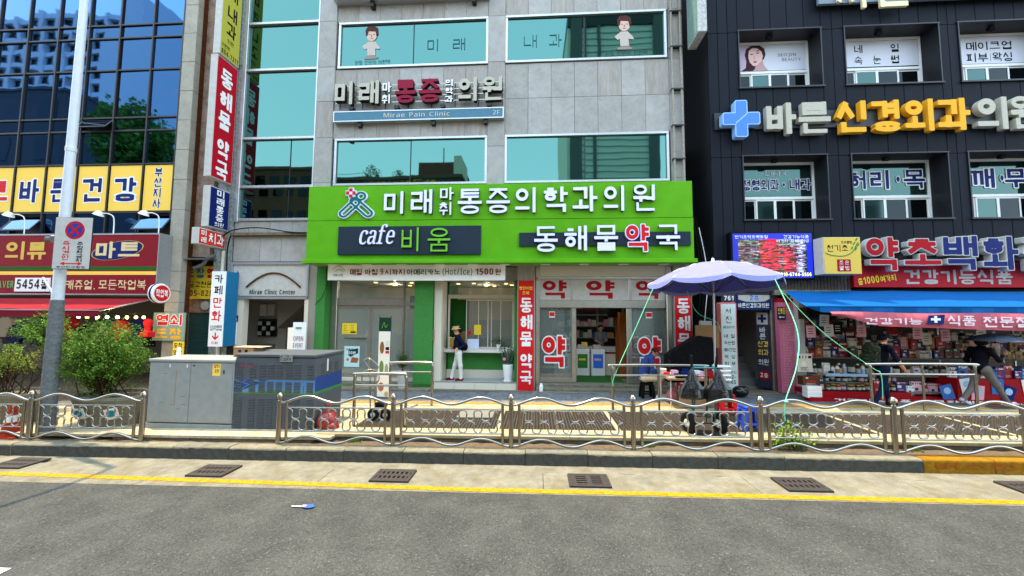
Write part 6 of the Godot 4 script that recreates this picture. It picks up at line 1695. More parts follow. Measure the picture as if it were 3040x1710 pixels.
func ringpts(c: Vector3, r: float, ax: Basis, n := 16) -> Array:
	var o := []
	for i in n + 1: o.append(c + ax * Vector3(cos(TAU * i / n) * r, sin(TAU * i / n) * r, 0))
	return o
func wave(base: float, amp: float, w: float) -> Array:
	var o := []
	for i in 41:
		var x := w * i / 40.0
		var u := x / w
		var e := smoothstep(0.0, 0.1, u) * smoothstep(0.0, 0.1, 1 - u)
		o.append(Vector3(x, base + amp * (0.5 - 0.5 * cos(u * TAU * 2.0)) * e, 0))
	return o
func build_street() -> void:
	# ---- guard fence along the kerb
	var W := 2.02
	var top := tubem(wave(0.745, 0.115, W), 0.024, 8)
	var bot := tubem(wave(0.065, 0.115, W), 0.022, 8)
	var post := lath([Vector2(0, 0), Vector2(0.042, 0), Vector2(0.042, 0.79), Vector2(0.03, 0.80), Vector2(0.03, 0.82), Vector2(0.046, 0.835), Vector2(0.052, 0.865), Vector2(0.04, 0.9), Vector2(0.02, 0.918), Vector2(0, 0.92)], 14)
	var up := tubem([Vector3(0, 0.1, 0), Vector3(0, 0.745, 0)], 0.025, 8)
	var rail := tubem([Vector3(0.14, 0, 0), Vector3(W - 0.14, 0, 0)], 0.013, 6)
	var cm := []
	for ph in 2:
		var pts := []
		for i in 97:
			var t := i / 96.0
			var a := t * TAU * 6.5 + (PI if ph else 0.0)
			pts.append(Vector3(lerpf(0.17, W - 0.17, t) + 0.03 * sin(2 * a), 0.088 * cos(a), 0))
		cm.append(tubem(pts, 0.0125, 6))
	for run in [["stainless guard fence by the planters left of the grey cabinet", [-11.24, -9.22, -7.04], 4.6], ["long wavy stainless guard fence in front of the vent gratings", [-4.48, -2.44, -0.42, 1.59, 3.6, 5.63, 7.66, 9.68], 4.62]]:
		var f := T("guard_fence", run[0], "fence", Vector3.ZERO, "wavy stainless guard fences")
		var xs: Array = run[1]
		for i in xs.size():
			var x: float = xs[i]
			P(f, "post", post, K("stain_dull"), Vector3(x, SL * x + 0.14, run[2]), Basis(Vector3(0, 0, 1), rng.randf_range(-0.012, 0.016)))
			if i == xs.size() - 1: break
			var o := Vector3(x, SL * x + 0.14, run[2])
			var bb := Basis(TB.x * ((xs[i + 1] - x) / W), TB.y, TB.z)
			P(f, "top_rail", top, K("stain"), o, bb)
			P(f, "bottom_rail", bot, K("stain"), o, bb)
			for e in [0.14, W - 0.14]: P(f, "upright", up, K("stain_dull"), o + bb * Vector3(e, 0, 0), TB)
			for e in [0.265, 0.665]: P(f, "rail", rail, K("stain"), o + bb * Vector3(0, e, 0), bb)
			P(f, "curl", cm[0], K("stain"), o + bb * Vector3(0, 0.56, 0), bb)
			P(f, "curl", cm[1], K("stain"), o + bb * Vector3(0, 0.37, 0), bb)
	# ---- street lamp with its arm over the road
	var lp := T("street_lamp", "tall white street lamp pole with grey painted foot behind the left planter", "street lamp", Vector3(-9.22, 0.1, 4.36))
	P(lp, "pole", lath([Vector2(0.088, 2.5), Vector2(0.066, 8.0), Vector2(0.052, 11.2), Vector2(0, 11.2)], 18), K("pole_white"))
	P(lp, "painted_foot", lath([Vector2(0, -0.1), Vector2(0.125, -0.1), Vector2(0.1, 2.5), Vector2(0.088, 2.52)], 18), K("pole_grey"))
	P(lp, "band", lath([Vector2(0.076, 5.45), Vector2(0.084, 5.46), Vector2(0.084, 5.54), Vector2(0.076, 5.55)], 18), K("pole_white"))
	PT(lp, "arm", K("pole_white"), curve([Vector3(0, 11.0, 0), Vector3(0, 11.35, 0.3), Vector3(-0.1, 11.4, 1.2), Vector3(-0.55, 11.5, 3.2)]), 0.045, 8)
	var lh := MB.new()
	lh.ell(Vector3.ZERO, Vector3(0.16, 0.08, 0.4), 14, 8)
	P(lp, "lamp_head", lh.mesh(), K("pole_grey"), Vector3(-0.62, 11.5, 3.55))
	PB(lp, "clamp", K("stain_dull"), -0.12, 0.13, 3.62, 3.76, -0.12, 0.13, 0.02)
	P(lp, "camera", bmesh(Vector3(0.2, 0.1, 0.1), 0.02), K("pole_grey"), Vector3(-0.25, 3.7, 0.0))
	PT(lp, "sign_strut", K("pole_white"), [Vector3(-0.35, 2.95, 0), Vector3(-0.05, 2.6, 0.02)], 0.02, 6)
	var ns := T("no_parking_sign", "white no parking sign with red and blue disc fixed to the lamp pole", "sign", Vector3(-9.12, 3.2, 4.56), "", 0.12)
	PB(ns, "plate", K("offwhite"), 0, 0.66, 0, 0.98, 0, 0.012, 0.004)
	PB(ns, "edge", K("dark_metal"), -0.008, 0.668, -0.008, 0.988, -0.008, 0.006)
	P(ns, "disc", prismesh(disc(0.36, 0.74, 0.175, 28), 0.002), M("sign_disc", Color(0.70, 0.10, 0.12), 0.5), Vector3(0, 0, 0.012))
	P(ns, "disc_centre", prismesh(disc(0.36, 0.74, 0.135, 28), 0.002), M("disc_blue", Color(0.16, 0.22, 0.55), 0.5), Vector3(0, 0, 0.0135))
	for a in [0.785, -0.785]: P(ns, "bar", bmesh(Vector3(0.3, 0.04, 0.002)), K("sign_disc"), Vector3(0.36, 0.74, 0.0165 if a > 0 else 0.0168), Basis(Vector3(0, 0, 1), a))
	column(ns, "즉시견인", K("red"), 0.16, 0.29, 0.53, 0.17, 0.0145, 0.0, 0.14, 22, 0.12)
	column(ns, "주정차금지", K("black"), 0.42, 0.53, 0.52, 0.13, 0.0145, 0.0, 0.14, 22, 0.08)
	P(ns, "arrow", prismesh([Vector2(.14, .1), Vector2(.22, .135), Vector2(.22, .11), Vector2(.46, .11), Vector2(.46, .135), Vector2(.54, .1), Vector2(.46, .065), Vector2(.46, .09), Vector2(.22, .09), Vector2(.22, .065)], 0.002), K("red"), Vector3(0, 0, 0.0125))
	text(ns, "부산진구청장", K("black"), 0.08, 0.6, 0.015, 0.055, 0.0145, 0.13, 16)
	# ---- planters, cone
	for q in [["round concrete planter with two emblem plates under the big green shrub", -8.55, 3.75, 0.82], ["concrete planter at the left picture edge under the sparse shrub", -10.75, 3.75, 0.75]]:
		var pl := T("concrete_planter", q[0], "planter", Vector3(q[1], 0.08, q[2]))
		P(pl, "bowl", lath([Vector2(0, 0), Vector2(q[3] * 0.74, 0), Vector2(q[3] * 0.8, 0.25), Vector2(q[3] * 0.97, 0.56), Vector2(q[3], 0.6), Vector2(q[3], 0.66), Vector2(q[3] * 0.93, 0.66), Vector2(q[3] * 0.9, 0.6), Vector2(0, 0.58)], 10, true), K("kerb_b"), Vector3.ZERO, Basis(Vector3.UP, 0.31).scaled(Vector3(1, 1, 0.62)))
		if q[1] > -9:
			for s in [[-0.19, 0.12], [0.42, -0.28]]:
				var bb := Basis(Vector3.UP, -s[1] + 0.25)
				P(pl, "emblem_plate", bmesh(Vector3(0.2, 0.22, 0.015), 0.004), K("cream"), Vector3(s[0], 0.36, 0.52 - absf(s[0]) * 0.22), Basis(Vector3.RIGHT, 0.32) * bb)
				P(pl, "emblem", prismesh(disc(0, 0, 0.07), 0.006), K("teal"), Vector3(s[0], 0.37, 0.532 - absf(s[0]) * 0.22), Basis(Vector3.RIGHT, 0.32) * bb)
	var cn := T("traffic_cone", "faded orange traffic cone behind the left end of the fence", "traffic cone", Vector3(-9.78, 0.04, 4.47))
	P(cn, "cone", lath([Vector2(0.15, 0.03), Vector2(0.035, 0.62), Vector2(0, 0.62)], 18), M("cone_orange", Color(0.60, 0.20, 0.13), 0.75))
	P(cn, "base", bmesh(Vector3(0.36, 0.04, 0.3), 0.01), K("cone_orange"), Vector3(0, 0.02, 0))
	P(cn, "stripe", lath([Vector2(0.098, 0.3), Vector2(0.076, 0.42)], 18), K("white"))
	# ---- utility cabinets
	var y0 := 0.165
	PB(T("cabinet_plinth", "rough low concrete base under both utility cabinets", "plinth", Vector3.ZERO), "slab", K("gutter"), -7.75, -3.95, 0.0, y0, 3.2, 4.48, 0.03)
	var gc := T("grey_cabinet", "light grey two door utility cabinet with yellow number sticker", "utility cabinet", Vector3(-7.5, y0, 4.1))
	PB(gc, "body", K("cabinet_grey"), 0, 1.72, 0.12, 1.27, -0.75, 0, 0.008)
	PB(gc, "top", K("cabinet_grey"), -0.02, 1.74, 1.27, 1.33, -0.78, 0.025, 0.012)
	PB(gc, "base", K("cabinet_grey"), -0.01, 1.73, 0, 0.105, -0.74, 0.006, 0.006)
	for q in [[0.02, 0.85], [0.86, 1.70]]:
		PB(gc, "door", K("cabinet_grey"), q[0], q[1], 0.135, 1.26, 0.0, 0.012, 0.005)
	P(gc, "lock", lath([Vector2(0.014, 0.0), Vector2(0.014, 0.014), Vector2(0, 0.014)], 10), K("dark_metal"), Vector3(0.92, 1.21, 0.012), Basis(Vector3.RIGHT, PI / 2))
	PB(gc, "handle_slot", K("dark_metal"), 1.52, 1.545, 1.06, 1.13, 0.0125, 0.016)
	PB(gc, "stain_mark", M("tape_stain", Color(0.55, 0.47, 0.36), 0.8), 0.56, 0.575, 0.47, 1.12, 0.0125, 0.0135); PB(gc, "stain_mark", K("tape_stain"), 0.46, 0.57, 0.455, 0.47, 0.0125, 0.0135)
	for q in [[0.42, 1.17], [0.77, 1.17]]: PB(gc, "tape", K("white"), q[0], q[0] + 0.02, q[1], q[1] + 0.06, 0.0125, 0.0135)
	for q in [[0.25, 0.5], [0.6, 0.38], [0.7, 0.47], [0.3, 1.05], [0.68, 0.62]]: PB(gc, "scuff", K("dark_metal"), q[0], q[0] + 0.09, q[1], q[1] + 0.006, 0.0122, 0.0128)
	PB(gc, "sticker", K("panel_yellow"), 1.30, 1.46, 1.02, 1.25, 0.0125, 0.014)
	text(gc, "23", K("black"), 1.35, 1.43, 1.085, 1.14, 0.0155); text(gc, "0292A", K("black"), 1.32, 1.44, 1.21, 1.24, 0.0155); text(gc, "1811", K("black"), 1.32, 1.44, 1.175, 1.2, 0.0155)
	var dc := T("dark_cabinet", "dark grey louvred transformer cabinet with blue landscape band", "utility cabinet", Vector3(-5.77, 0.13, 4.08))
	var H := 1.48
	PB(dc, "body", K("cabinet_dark"), 0, 1.6, 0.0, H - 0.07, -1.0, 0, 0.008)
	PB(dc, "lid", K("cabinet_dark"), -0.015, 1.615, H - 0.06, H, -1.02, 0.02, 0.012)
	var lv := MB.new()
	var colx := [0.04, 0.3, 0.49, 0.66, 0.83, 1.02, 1.19, 1.44]
	for c in colx:
		for r in 9: lv.box(Vector3(c + 0.06, 1.28 - r * 0.03, 0.004), Vector3(0.125, 0.017, 0.014), Basis(Vector3.RIGHT, 0.7))
		for r in 7: lv.box(Vector3(c + 0.06, 0.95 - r * 0.03, 0.006), Vector3(0.125, 0.017, 0.014), Basis(Vector3.RIGHT, 0.7))
		for r in 20: lv.box(Vector3(c + 0.06, 0.64 - r * 0.03, 0.004), Vector3(0.125, 0.017, 0.014), Basis(Vector3.RIGHT, 0.7))
	P(dc, "louvre", lv.mesh(), K("cabinet_dark")).set_meta("kind", "stuff")
	var lv2 := MB.new()
	for c in [-0.25, -0.5, -0.75]:
		for r in 9: lv2.box(Vector3(1.604, 1.28 - r * 0.03, c), Vector3(0.012, 0.012, 0.14), Basis(Vector3(0, 0, 1), -0.5))
	P(dc, "side_louvre", lv2.mesh(), K("cabinet_dark")).set_meta("kind", "stuff")
	var bi := Image.create_empty(256, 48, false, Image.FORMAT_RGB8)
	for x in 256:
		for y in 48:
			var u := x / 255.0
			var v := y / 47.0
			var c := Color(0.50, 0.74, 0.88).lerp(Color(0.30, 0.58, 0.85), 1.0 - v)
			var hill := 0.82 + 0.08 * sin(u * 9.0) - 0.1 * u * (1 - u)
			if v > hill: c = Color(0.35, 0.60, 0.22) if v > hill + 0.06 else Color(0.55, 0.75, 0.35)
			if u + v * 0.42 < 0.42:
				c = Color(0.10, 0.27, 0.60)
				if fmod(u * 7.0 + v * 2.1, 1.0) < 0.08 or fmod(v * 2.2 - u * 4.0 + 8.0, 1.0) < 0.1: c = Color(0.55, 0.78, 0.9)
			if absf(u - 0.86) < 0.004 and v > 0.4 and v < hill: c = Color(0.2, 0.3, 0.35)
			bi.set_pixel(x, y, c.darkened(0.22).lerp(Color(0.3, 0.36, 0.42), 0.22))
	var bt := StandardMaterial3D.new()
	bt.albedo_texture = ImageTexture.create_from_image(bi); bt.roughness = 0.4
	var bq := MB.new()
	bq.quadn(Vector3(0, 0.73, 0.0015), Vector3(1.6, 0.73, 0.0015), Vector3(1.6, 0.995, 0.0015), Vector3(0, 0.995, 0.0015), Vector3(0, 0, 1))
	P(dc, "printed_band", bq.mesh(), bt)
	PB(dc, "side_band", M("band_blue", Color(0.16, 0.25, 0.46), 0.5), 1.6, 1.602, 0.78, 1.06, -0.99, -0.005); PB(dc, "side_band", K("leaf_green"), 1.6, 1.6015, 0.73, 0.78, -0.99, -0.005)
	PB(dc, "number_plate", K("alu"), 0.90, 1.15, 1.34, 1.48, 0.02, 0.028); text(dc, "23P1T", K("black"), 0.97, 1.13, 1.36, 1.41, 0.0295); text(dc, "TR", K("black"), 1.01, 1.09, 1.43, 1.46, 0.0295); text(dc, "부", K("black"), 0.91, 0.95, 1.42, 1.46, 0.0295); text(dc, "진", K("black"), 0.91, 0.95, 1.36, 1.40, 0.0295)
	PB(dc, "lock_cover", K("cream"), 1.602, 1.62, 1.12, 1.36, -0.42, -0.37, 0.008)
	text(dc, "전기 시설", K("band_blue"), 0.05, 0.35, 1.285, 1.32, 0.0125, 0.13, 14); text(dc, "접촉 금지", K("red"), 0.12, 0.42, 1.235, 1.27, 0.0125, 0.13, 14)
	var bx := T("carton", "open cardboard carton on top behind the dark cabinet", "box", Vector3(-6.2, 1.49, 3.62))
	PB(bx, "body", K("card"), 0, 0.42, -0.0, 0.2, -0.28, 0.0); PB(bx, "flap", M("card_pale", Color(0.82, 0.72, 0.56), 0.85), 0.0, 0.6, 0.2, 0.206, -0.3, 0.02); PB(bx, "print", K("navy"), 0.1, 0.16, 0.1, 0.15, 0.0, 0.002); PB(bx, "print", K("black"), 0.24, 0.3, 0.1, 0.15, 0.0, 0.002)
	O("traffic_funnel", "white plastic funnel standing on the grey cabinet", "funnel", lath([Vector2(0.11, 0.0), Vector2(0.11, 0.015), Vector2(0.04, 0.05), Vector2(0.03, 0.2), Vector2(0.0, 0.2)], 16), K("white"), Vector3(-7.12, 1.495, 3.9))
	var mb := MB.new()
	mb.ell(Vector3(0, 0.18, 0), Vector3(0.2, 0.2, 0.17), 14, 10); mb.ell(Vector3(0.1, 0.09, 0.04), Vector3(0.14, 0.12, 0.13), 12, 8); mb.lathe([Vector2(0.07, 0.34), Vector2(0.03, 0.42), Vector2(0.06, 0.5)], 10)
	O("red_bag", "knotted translucent red plastic bag beside the dark cabinet", "bag", mb.mesh(), M("bag_red", Color(0.50, 0.10, 0.12), 0.35, 0, null, 3.0, K("bag").normal_texture, 1.0), Vector3(-3.95, 0.17, 3.98))
	# ---- pipe rails round the vent
	for q in [["short two bar pipe rail at the front left of the vent", -3.52, -2.50, 3.83, 1], ["short two bar pipe rail further back by the cafe banner stand", -3.50, -2.48, 2.05, 1], ["pipe rail with green cord in front of the seated man", 1.68, 3.68, 2.44, 2], ["pipe rail in front of the herb shop with cord tied to its end", 7.35, 9.5, 2.12, 2]]:
		var r := T("pipe_rail", q[0], "railing", Vector3.ZERO, "stainless pipe rails on the sidewalk")
		var xa: float = q[1]
		var xb: float = q[2]
		var zz: float = q[3]
		var ya := walk_y(xa)
		var yb := walk_y(xb)
		PT(r, "hoop", K("stain"), curve([Vector3(xa, ya, zz), Vector3(xa, ya + 0.5, zz), Vector3(xa, ya + 0.94, zz), Vector3(xa + 0.06, ya + 1.0, zz), Vector3(xb - 0.1, yb + 1.0, zz), Vector3(xb - 0.02, yb + 0.96, zz), Vector3(xb, yb + 0.88, zz), Vector3(xb, yb + 0.45, zz), Vector3(xb, yb, zz)], 5), 0.03, 10)
		PT(r, "rail", K("stain"), [Vector3(xa, ya + 0.78, zz), Vector3(xb, yb + 0.78, zz)], 0.022, 8)
		if q[4] == 2: PT(r, "post", K("stain_dull"), [Vector3((xa + xb) / 2, ya, zz), Vector3((xa + xb) / 2, ya + 0.98, zz)], 0.025, 8)
	# ---- folded hand trolley
	var tr := T("hand_trolley", "folded steel hand trolley leaning on the vent rail", "trolley", Vector3(-3.4, walk_y(-3.4), 3.35))
	PT(tr, "handle", K("stain_dull"), curve([Vector3(-0.18, 1.2, 0), Vector3(-0.05, 1.24, 0), Vector3(0.14, 1.07, 0), Vector3(0.0, 1.0, 0), Vector3(-0.18, 1.2, 0)], 4), 0.012, 6)
	for dx in [-0.03, 0.07]: PT(tr, "frame", K("stain_dull"), [Vector3(dx, 1.05, 0), Vector3(dx + 0.05, 0.12, 0.05)], 0.014, 6)
	PT(tr, "hose_loop", K("stain_dull"), ringpts(Vector3(0.0, 0.85, 0.04), 0.17, Basis(Vector3.UP, 0.4)), 0.012, 6)
	for dz in [-0.02, 0.24]:
		P(tr, "wheel", lath([Vector2(0, -0.025), Vector2(0.1, -0.025), Vector2(0.12, -0.01), Vector2(0.12, 0.01), Vector2(0.1, 0.025), Vector2(0, 0.025)], 18), K("rubber"), Vector3(0.1 + dz, 0.12, 0.05), Basis(Vector3.RIGHT, PI / 2))
		P(tr, "hub", lath([Vector2(0, 0.03), Vector2(0.05, 0.028), Vector2(0.05, -0.028), Vector2(0, -0.03)], 12), K("offwhite"), Vector3(0.1 + dz, 0.12, 0.05), Basis(Vector3.RIGHT, PI / 2))
	PT(tr, "fold_bar", K("stain_dull"), curve([Vector3(0.1, 0.15, 0.05), Vector3(0.55, 0.22, 0.0), Vector3(0.95, 0.3, -0.1), Vector3(0.8, 0.26, 0.1), Vector3(0.5, 0.2, 0.1)], 4), 0.012, 6)
	P(tr, "bundle", bmesh(Vector3(0.25, 0.12, 0.15), 0.04), K("black"), Vector3(0.22, 0.3, 0.0))
	# ---- cone-shaped dessert banner stand
	var ds := T("dessert_banner", "tall white banner stand with dessert pictures and dark green top before the cafe", "banner", Vector3(-4.1, walk_y(-4.1), 1.35), "", -0.1)
	PB(ds, "sheet", M("banner_cream", Color(0.86, 0.83, 0.76), 0.7), 0, 0.32, 0.05, 1.72, 0, 0.012)
	PB(ds, "head", M("banner_green", Color(0.10, 0.20, 0.16), 0.6), 0, 0.32, 1.72, 2.08, 0, 0.012)
	PT(ds, "logo_print", K("lime"), curve([Vector3(0.08, 1.8, .015), Vector3(0.14, 1.95, .015), Vector3(0.18, 1.82, .015), Vector3(0.24, 1.9, .015)]), 0.008, 4)
	PT(ds, "frame", K("dark_metal"), [Vector3(0.0, 0, -0.01), Vector3(0.0, 2.12, -0.01), Vector3(0.32, 2.12, -0.01), Vector3(0.32, 0, -0.01)], 0.012, 6)
	for q in [[0.1, 1.3, 0.06, 0.16, Color(0.52, 0.33, 0.18)], [0.1, 0.8, 0.06, 0.17, Color(0.40, 0.48, 0.28)], [0.24, 0.75, 0.05, 0.14, Color(0.55, 0.58, 0.42)], [0.1, 0.3, 0.08, 0.12, Color(0.66, 0.38, 0.25)], [0.25, 0.12, 0.05, 0.07, Color(0.7, 0.6, 0.4)]]:
		var pl := []
		for i in 14: pl.append(Vector2(q[0] + cos(TAU * i / 14.0) * q[2], q[1] + sin(TAU * i / 14.0) * q[3]))
		P(ds, "dessert_print", prismesh(pl, 0.002), M("print_%s" % str(q[4].to_html()), q[4], 0.7), Vector3(0, 0, 0.0125))
	PB(ds, "print", K("red"), 0.2, 0.3, 1.15, 1.22, 0.0125, 0.0145); PB(ds, "print", K("black"), 0.2, 0.3, 1.24, 1.32, 0.0125, 0.0145); PB(ds, "print", K("cream"), 0.2, 0.3, 1.35, 1.48, 0.0125, 0.0145)
	# ---- litter on the road
	var fan := T("paper_fan", "blue promotional hand fan with white stick lying on the asphalt", "litter", Vector3(-2.92, road_y(-2.92) + 0.012, 6.38))
	var fm := MB.new()
	fm.lathe([Vector2(0, 0.006), Vector2(0.11, 0.006), Vector2(0.112, 0.003), Vector2(0, 0)], 20)
	P(fan, "blade", fm.mesh(), M("fan_blue", Color(0.20, 0.35, 0.80), 0.35), Vector3(0.08, 0.004, 0), Basis().scaled(Vector3(0.65, 1, 0.42)))
	P(fan, "print", bmesh(Vector3(0.05, 0.002, 0.04)), K("pale_pink"), Vector3(0.02, 0.0115, 0.0))
	P(fan, "stick", bmesh(Vector3(0.14, 0.006, 0.016), 0.002), K("white"), Vector3(-0.07, 0.004, 0.005))
	# ---- vendor pitch: parasol, cords, table, stools, cart
	var ub := T("parasol", "big white topped parasol with periwinkle underside over the street vendor", "parasol", Vector3(4.13, walk_y(4.13), 1.95))
	var gy := walk_y(4.13)
	PT(ub, "pole", K("alu"), [Vector3(-0.03, 0, 0), Vector3(0, 3.28, 0)], 0.022, 10)
	P(ub, "foot", lath([Vector2(0, 0), Vector2(0.24, 0), Vector2(0.22, 0.08), Vector2(0.05, 0.12), Vector2(0, 0.12)], 16), K("kerb"))
	for lay in 2:
		var m := MB.new()
		for s in 8:
			for r in 6:
				for h in 4:
					var f := func(i: float, j: float) -> Vector3:
						var a := TAU * (s + j / 4.0) / 8.0 + 0.2
						var flat := cos(PI / 8) / cos(TAU / 8.0 * (j / 4.0 - 0.5))
						var R := 1.46 * i / 6.0 * lerpf(1.0, flat, 0.75)
						return Vector3(cos(a) * R, 3.66 - 0.50 * pow(i / 6.0, 1.9) - gy - lay * 0.012 - 0.055 * sin(j / 4.0 * PI) * (i / 6.0) + 0.065 * sin(a) * R, sin(a) * R)
					m.quad(f.call(r, h), f.call(r + 1, h), f.call(r + 1, h + 1), f.call(r, h + 1), Vector3.UP if lay == 0 else Vector3.DOWN)
		P(ub, "canopy" if lay == 0 else "lining", m.mesh(), M("canopy_white", Color(0.53, 0.53, 0.65), 0.7, 0, K("alu").albedo_texture, 0.7) if lay == 0 else M("lining_blue", Color(0.34, 0.36, 0.72), 0.8))
	var lm: StandardMaterial3D = K("lining_blue")
	lm.backlight_enabled = true; lm.backlight = Color(0.25, 0.26, 0.5)
	var ry := 3.16 - gy
	for s in 8:
		var vm := MB.new()
		for h in 8:
			var g := func(j: float, v: float) -> Vector3:
				var t := j / 8.0
				var a := TAU * (s + t) / 8.0 + 0.2
				var R := 1.46 * lerpf(1.0, cos(PI / 8) / cos(TAU / 8.0 * (t - 0.5)), 0.75)
				var drop := 0.105 * (0.55 + 0.45 * pow(sin(t * PI), 0.5)) if t > 0.03 and t < 0.97 else 0.05
				return Vector3(cos(a) * R * (1 + 0.01 * v), ry - drop * v - 0.055 * sin(t * PI) + 0.065 * sin(a) * R, sin(a) * R * (1 + 0.01 * v))
			vm.quad(g.call(h, 1), g.call(h + 1, 1), g.call(h + 1, 0), g.call(h, 0))
		P(ub, "valance", vm.mesh(), M("valance_blue", Color(0.52, 0.54, 0.74), 0.8))
		var a := TAU * s / 8.0 + 0.2
		PT(ub, "rib", K("dark_metal"), [Vector3(0, 3.62 - gy, 0), Vector3(cos(a) * 0.75, 3.62 - 0.50 * pow(0.51, 1.9) - gy + 0.049 * sin(a), sin(a) * 0.75), Vector3(cos(a) * 1.44, ry - 0.02 + 0.094 * sin(a), sin(a) * 1.44)], 0.008, 5)
		PT(ub, "seam", K("white"), [Vector3(cos(a) * 0.05, 3.665 - gy, sin(a) * 0.05), Vector3(cos(a) * 0.75, 3.665 - 0.50 * pow(0.51, 1.9) - gy + 0.049 * sin(a), sin(a) * 0.75), Vector3(cos(a) * 1.46, ry + 0.004 + 0.095 * sin(a), sin(a) * 1.46)], 0.008, 4)
		PT(ub, "stay", K("dark_metal"), [Vector3(0, 2.6, 0), Vector3(cos(a) * 0.72, 3.61 - 0.50 * pow(0.5, 1.9) - gy + 0.047 * sin(a), sin(a) * 0.72)], 0.007, 5)
	P(ub, "finial", lath([Vector2(0, 0.1), Vector2(0.03, 0.08), Vector2(0.035, 0.03), Vector2(0.06, 0.0)], 10), K("white"), Vector3(0, 3.66 - gy, 0))
	var rw := ry + gy
	for q in [["green cord from the left parasol edge to the near pipe rail", [Vector3(2.8, rw, 1.95), Vector3(2.2, 2.0, 2.25), Vector3(1.72, 1.06, 2.46), Vector3(1.69, 0.85, 2.47)]], ["green cord from the parasol front down to the guard fence", [Vector3(4.75, rw + 0.02, 3.2), Vector3(4.72, 2.2, 3.85), Vector3(4.35, 1.6, 4.4), Vector3(4.0, 1.02, 4.62), Vector3(3.98, 0.72, 4.63)]], ["green cord from the right parasol edge to the herb shop rail", [Vector3(5.5, rw - 0.05, 2.0), Vector3(6.4, 2.05, 2.1), Vector3(7.35, 1.3, 2.14), Vector3(7.5, 1.15, 2.2), Vector3(7.55, 0.6, 2.15)]], ["thin green cord hanging inside the parasol behind its pole", [Vector3(4.0, rw, 0.6), Vector3(4.15, 2.5, 0.9), Vector3(4.5, 2.25, 1.2), Vector3(4.6, 2.0, 1.2)]]]:
		P(ub, "guy_cord", tubem(curve(q[1], 5), 0.008, 5), K("cord"), -ub.position).set_meta("label", q[0])
	P(ub, "cord_knot", lath([Vector2(0, -0.03), Vector2(0.04, 0), Vector2(0, 0.03)], 8), K("cord"), Vector3(4.0, 1.03, 4.63) - ub.position)
	var ty := walk_y(3.6)
	var tb := T("vendor_table", "low vendor table covered with small goods under the parasol", "table", Vector3(3.6, ty, 1.75))
	PB(tb, "top", K("card"), -0.6, 0.65, 0.62, 0.66, -0.4, 0.4)
	for q in [[-0.55, -0.35], [0.6, -0.35], [-0.55, 0.35], [0.6, 0.35]]: PT(tb, "leg", K("offwhite"), [Vector3(q[0], 0, q[1]), Vector3(q[0], 0.62, q[1])], 0.015, 6)
	PB(tb, "front_cloth", K("card"), -0.4, 0.2, 0.05, 0.5, 0.41, 0.43)
	var gm := ["white", "dark_red", "red", "black", "offwhite", "pale_pink", "navy"]
	var gname := {"white": "white", "dark_red": "dark red", "red": "bright red", "black": "black", "offwhite": "off-white", "pale_pink": "pink", "navy": "navy"}
	var rows := ["front", "middle", "back"]
	for r in 3:
		for k in 7:
			var c: String = gm[(k * 3 + r * 2) % 7]
			O("vendor_packet", "%s packet, %s from left in the %s row on the vendor table" % [gname[c], ["first", "second", "third", "fourth", "fifth", "sixth", "seventh"][k], rows[r]], "packet", bmesh(Vector3(0.14, 0.04 + 0.05 * ((k + r) % 3), 0.17), 0.01), K(c), Vector3(3.08 + k * 0.175, ty + 0.66 + (0.04 + 0.05 * ((k + r) % 3)) / 2, 2.0 - r * 0.24), "goods on the vendor table", Basis(Vector3.UP, rng.randf_range(-0.3, 0.3)))
	var rk := T("towel_rack", "white wire rack stacked with folded white towels beside the cart", "rack", Vector3(4.25, walk_y(4.25), 1.95))
	for k in 4: P(rk, "folded_towel", bmesh(Vector3(0.36, 0.05, 0.2), 0.02), K("white"), Vector3(0.0, 0.62 + k * 0.1, 0.0))
	for s in [-1, 1]: PT(rk, "upright", K("cream"), [Vector3(s * 0.17, 0, 0), Vector3(s * 0.17, 0.98, 0)], 0.012, 6)
	var tp := T("black_tarp", "large black tarp drawn over a frame behind the vendor table", "tarp", Vector3.ZERO)
	var tm := MB.new()
	var tpf := [Vector3(3.28, 0.75, 1.35), Vector3(3.3, 1.42, 1.25), Vector3(4.08, 1.90, 1.15), Vector3(4.42, 1.86, 1.15), Vector3(4.5, 0.8, 1.3)]
	var tpb := []
	for p in tpf: tpb.append(p + Vector3(0.05, -0.04, -0.55))
	for i in 4: tm.quad(tpf[i], tpf[i + 1], tpb[i + 1], tpb[i], Vector3.UP)
	for i in range(1, 4): tm.tri(tpf[0], tpf[i], tpf[i + 1], Vector3(0, 0, 1), Vector3(0, 0, 1), Vector3(0, 0, 1))
	P(tp, "sheet", tm.mesh(), K("tarp"))
	for q in [[3.3, 1.3], [4.45, 1.2]]: PT(tp, "frame_leg", K("dark_metal"), [Vector3(q[0], walk_y(q[0]), q[1]), Vector3(q[0], 1.3, q[1])], 0.012, 6)
	O("cardboard_sheet", "brown cardboard sheet propped in the gap behind the tarp", "cardboard", bmesh(Vector3(0.62, 0.6, 0.02)), K("card"), Vector3(4.55, 1.85, 0.55))
	stool("black_stool", "black plastic stool under the seated man", Vector3(2.82, walk_y(2.8), 1.0), K("black"), 0.42)
	stool("red_stool", "red plastic stool behind the bag cart", Vector3(4.05, walk_y(4.05), 2.55), K("red"), 0.42)
	stool("blue_stool", "bright blue plastic stool standing on the vent grating", Vector3(3.9, walk_y(3.9) + 0.005, 3.72), M("stool_blue", Color(0.10, 0.28, 0.72), 0.4), 0.44)
	var bw := MB.new()
	bw.ell(Vector3(0, 0.15, 0), Vector3(0.13, 0.17, 0.1), 12, 8); bw.ell(Vector3(0.03, 0.3, 0), Vector3(0.06, 0.1, 0.05), 10, 6)
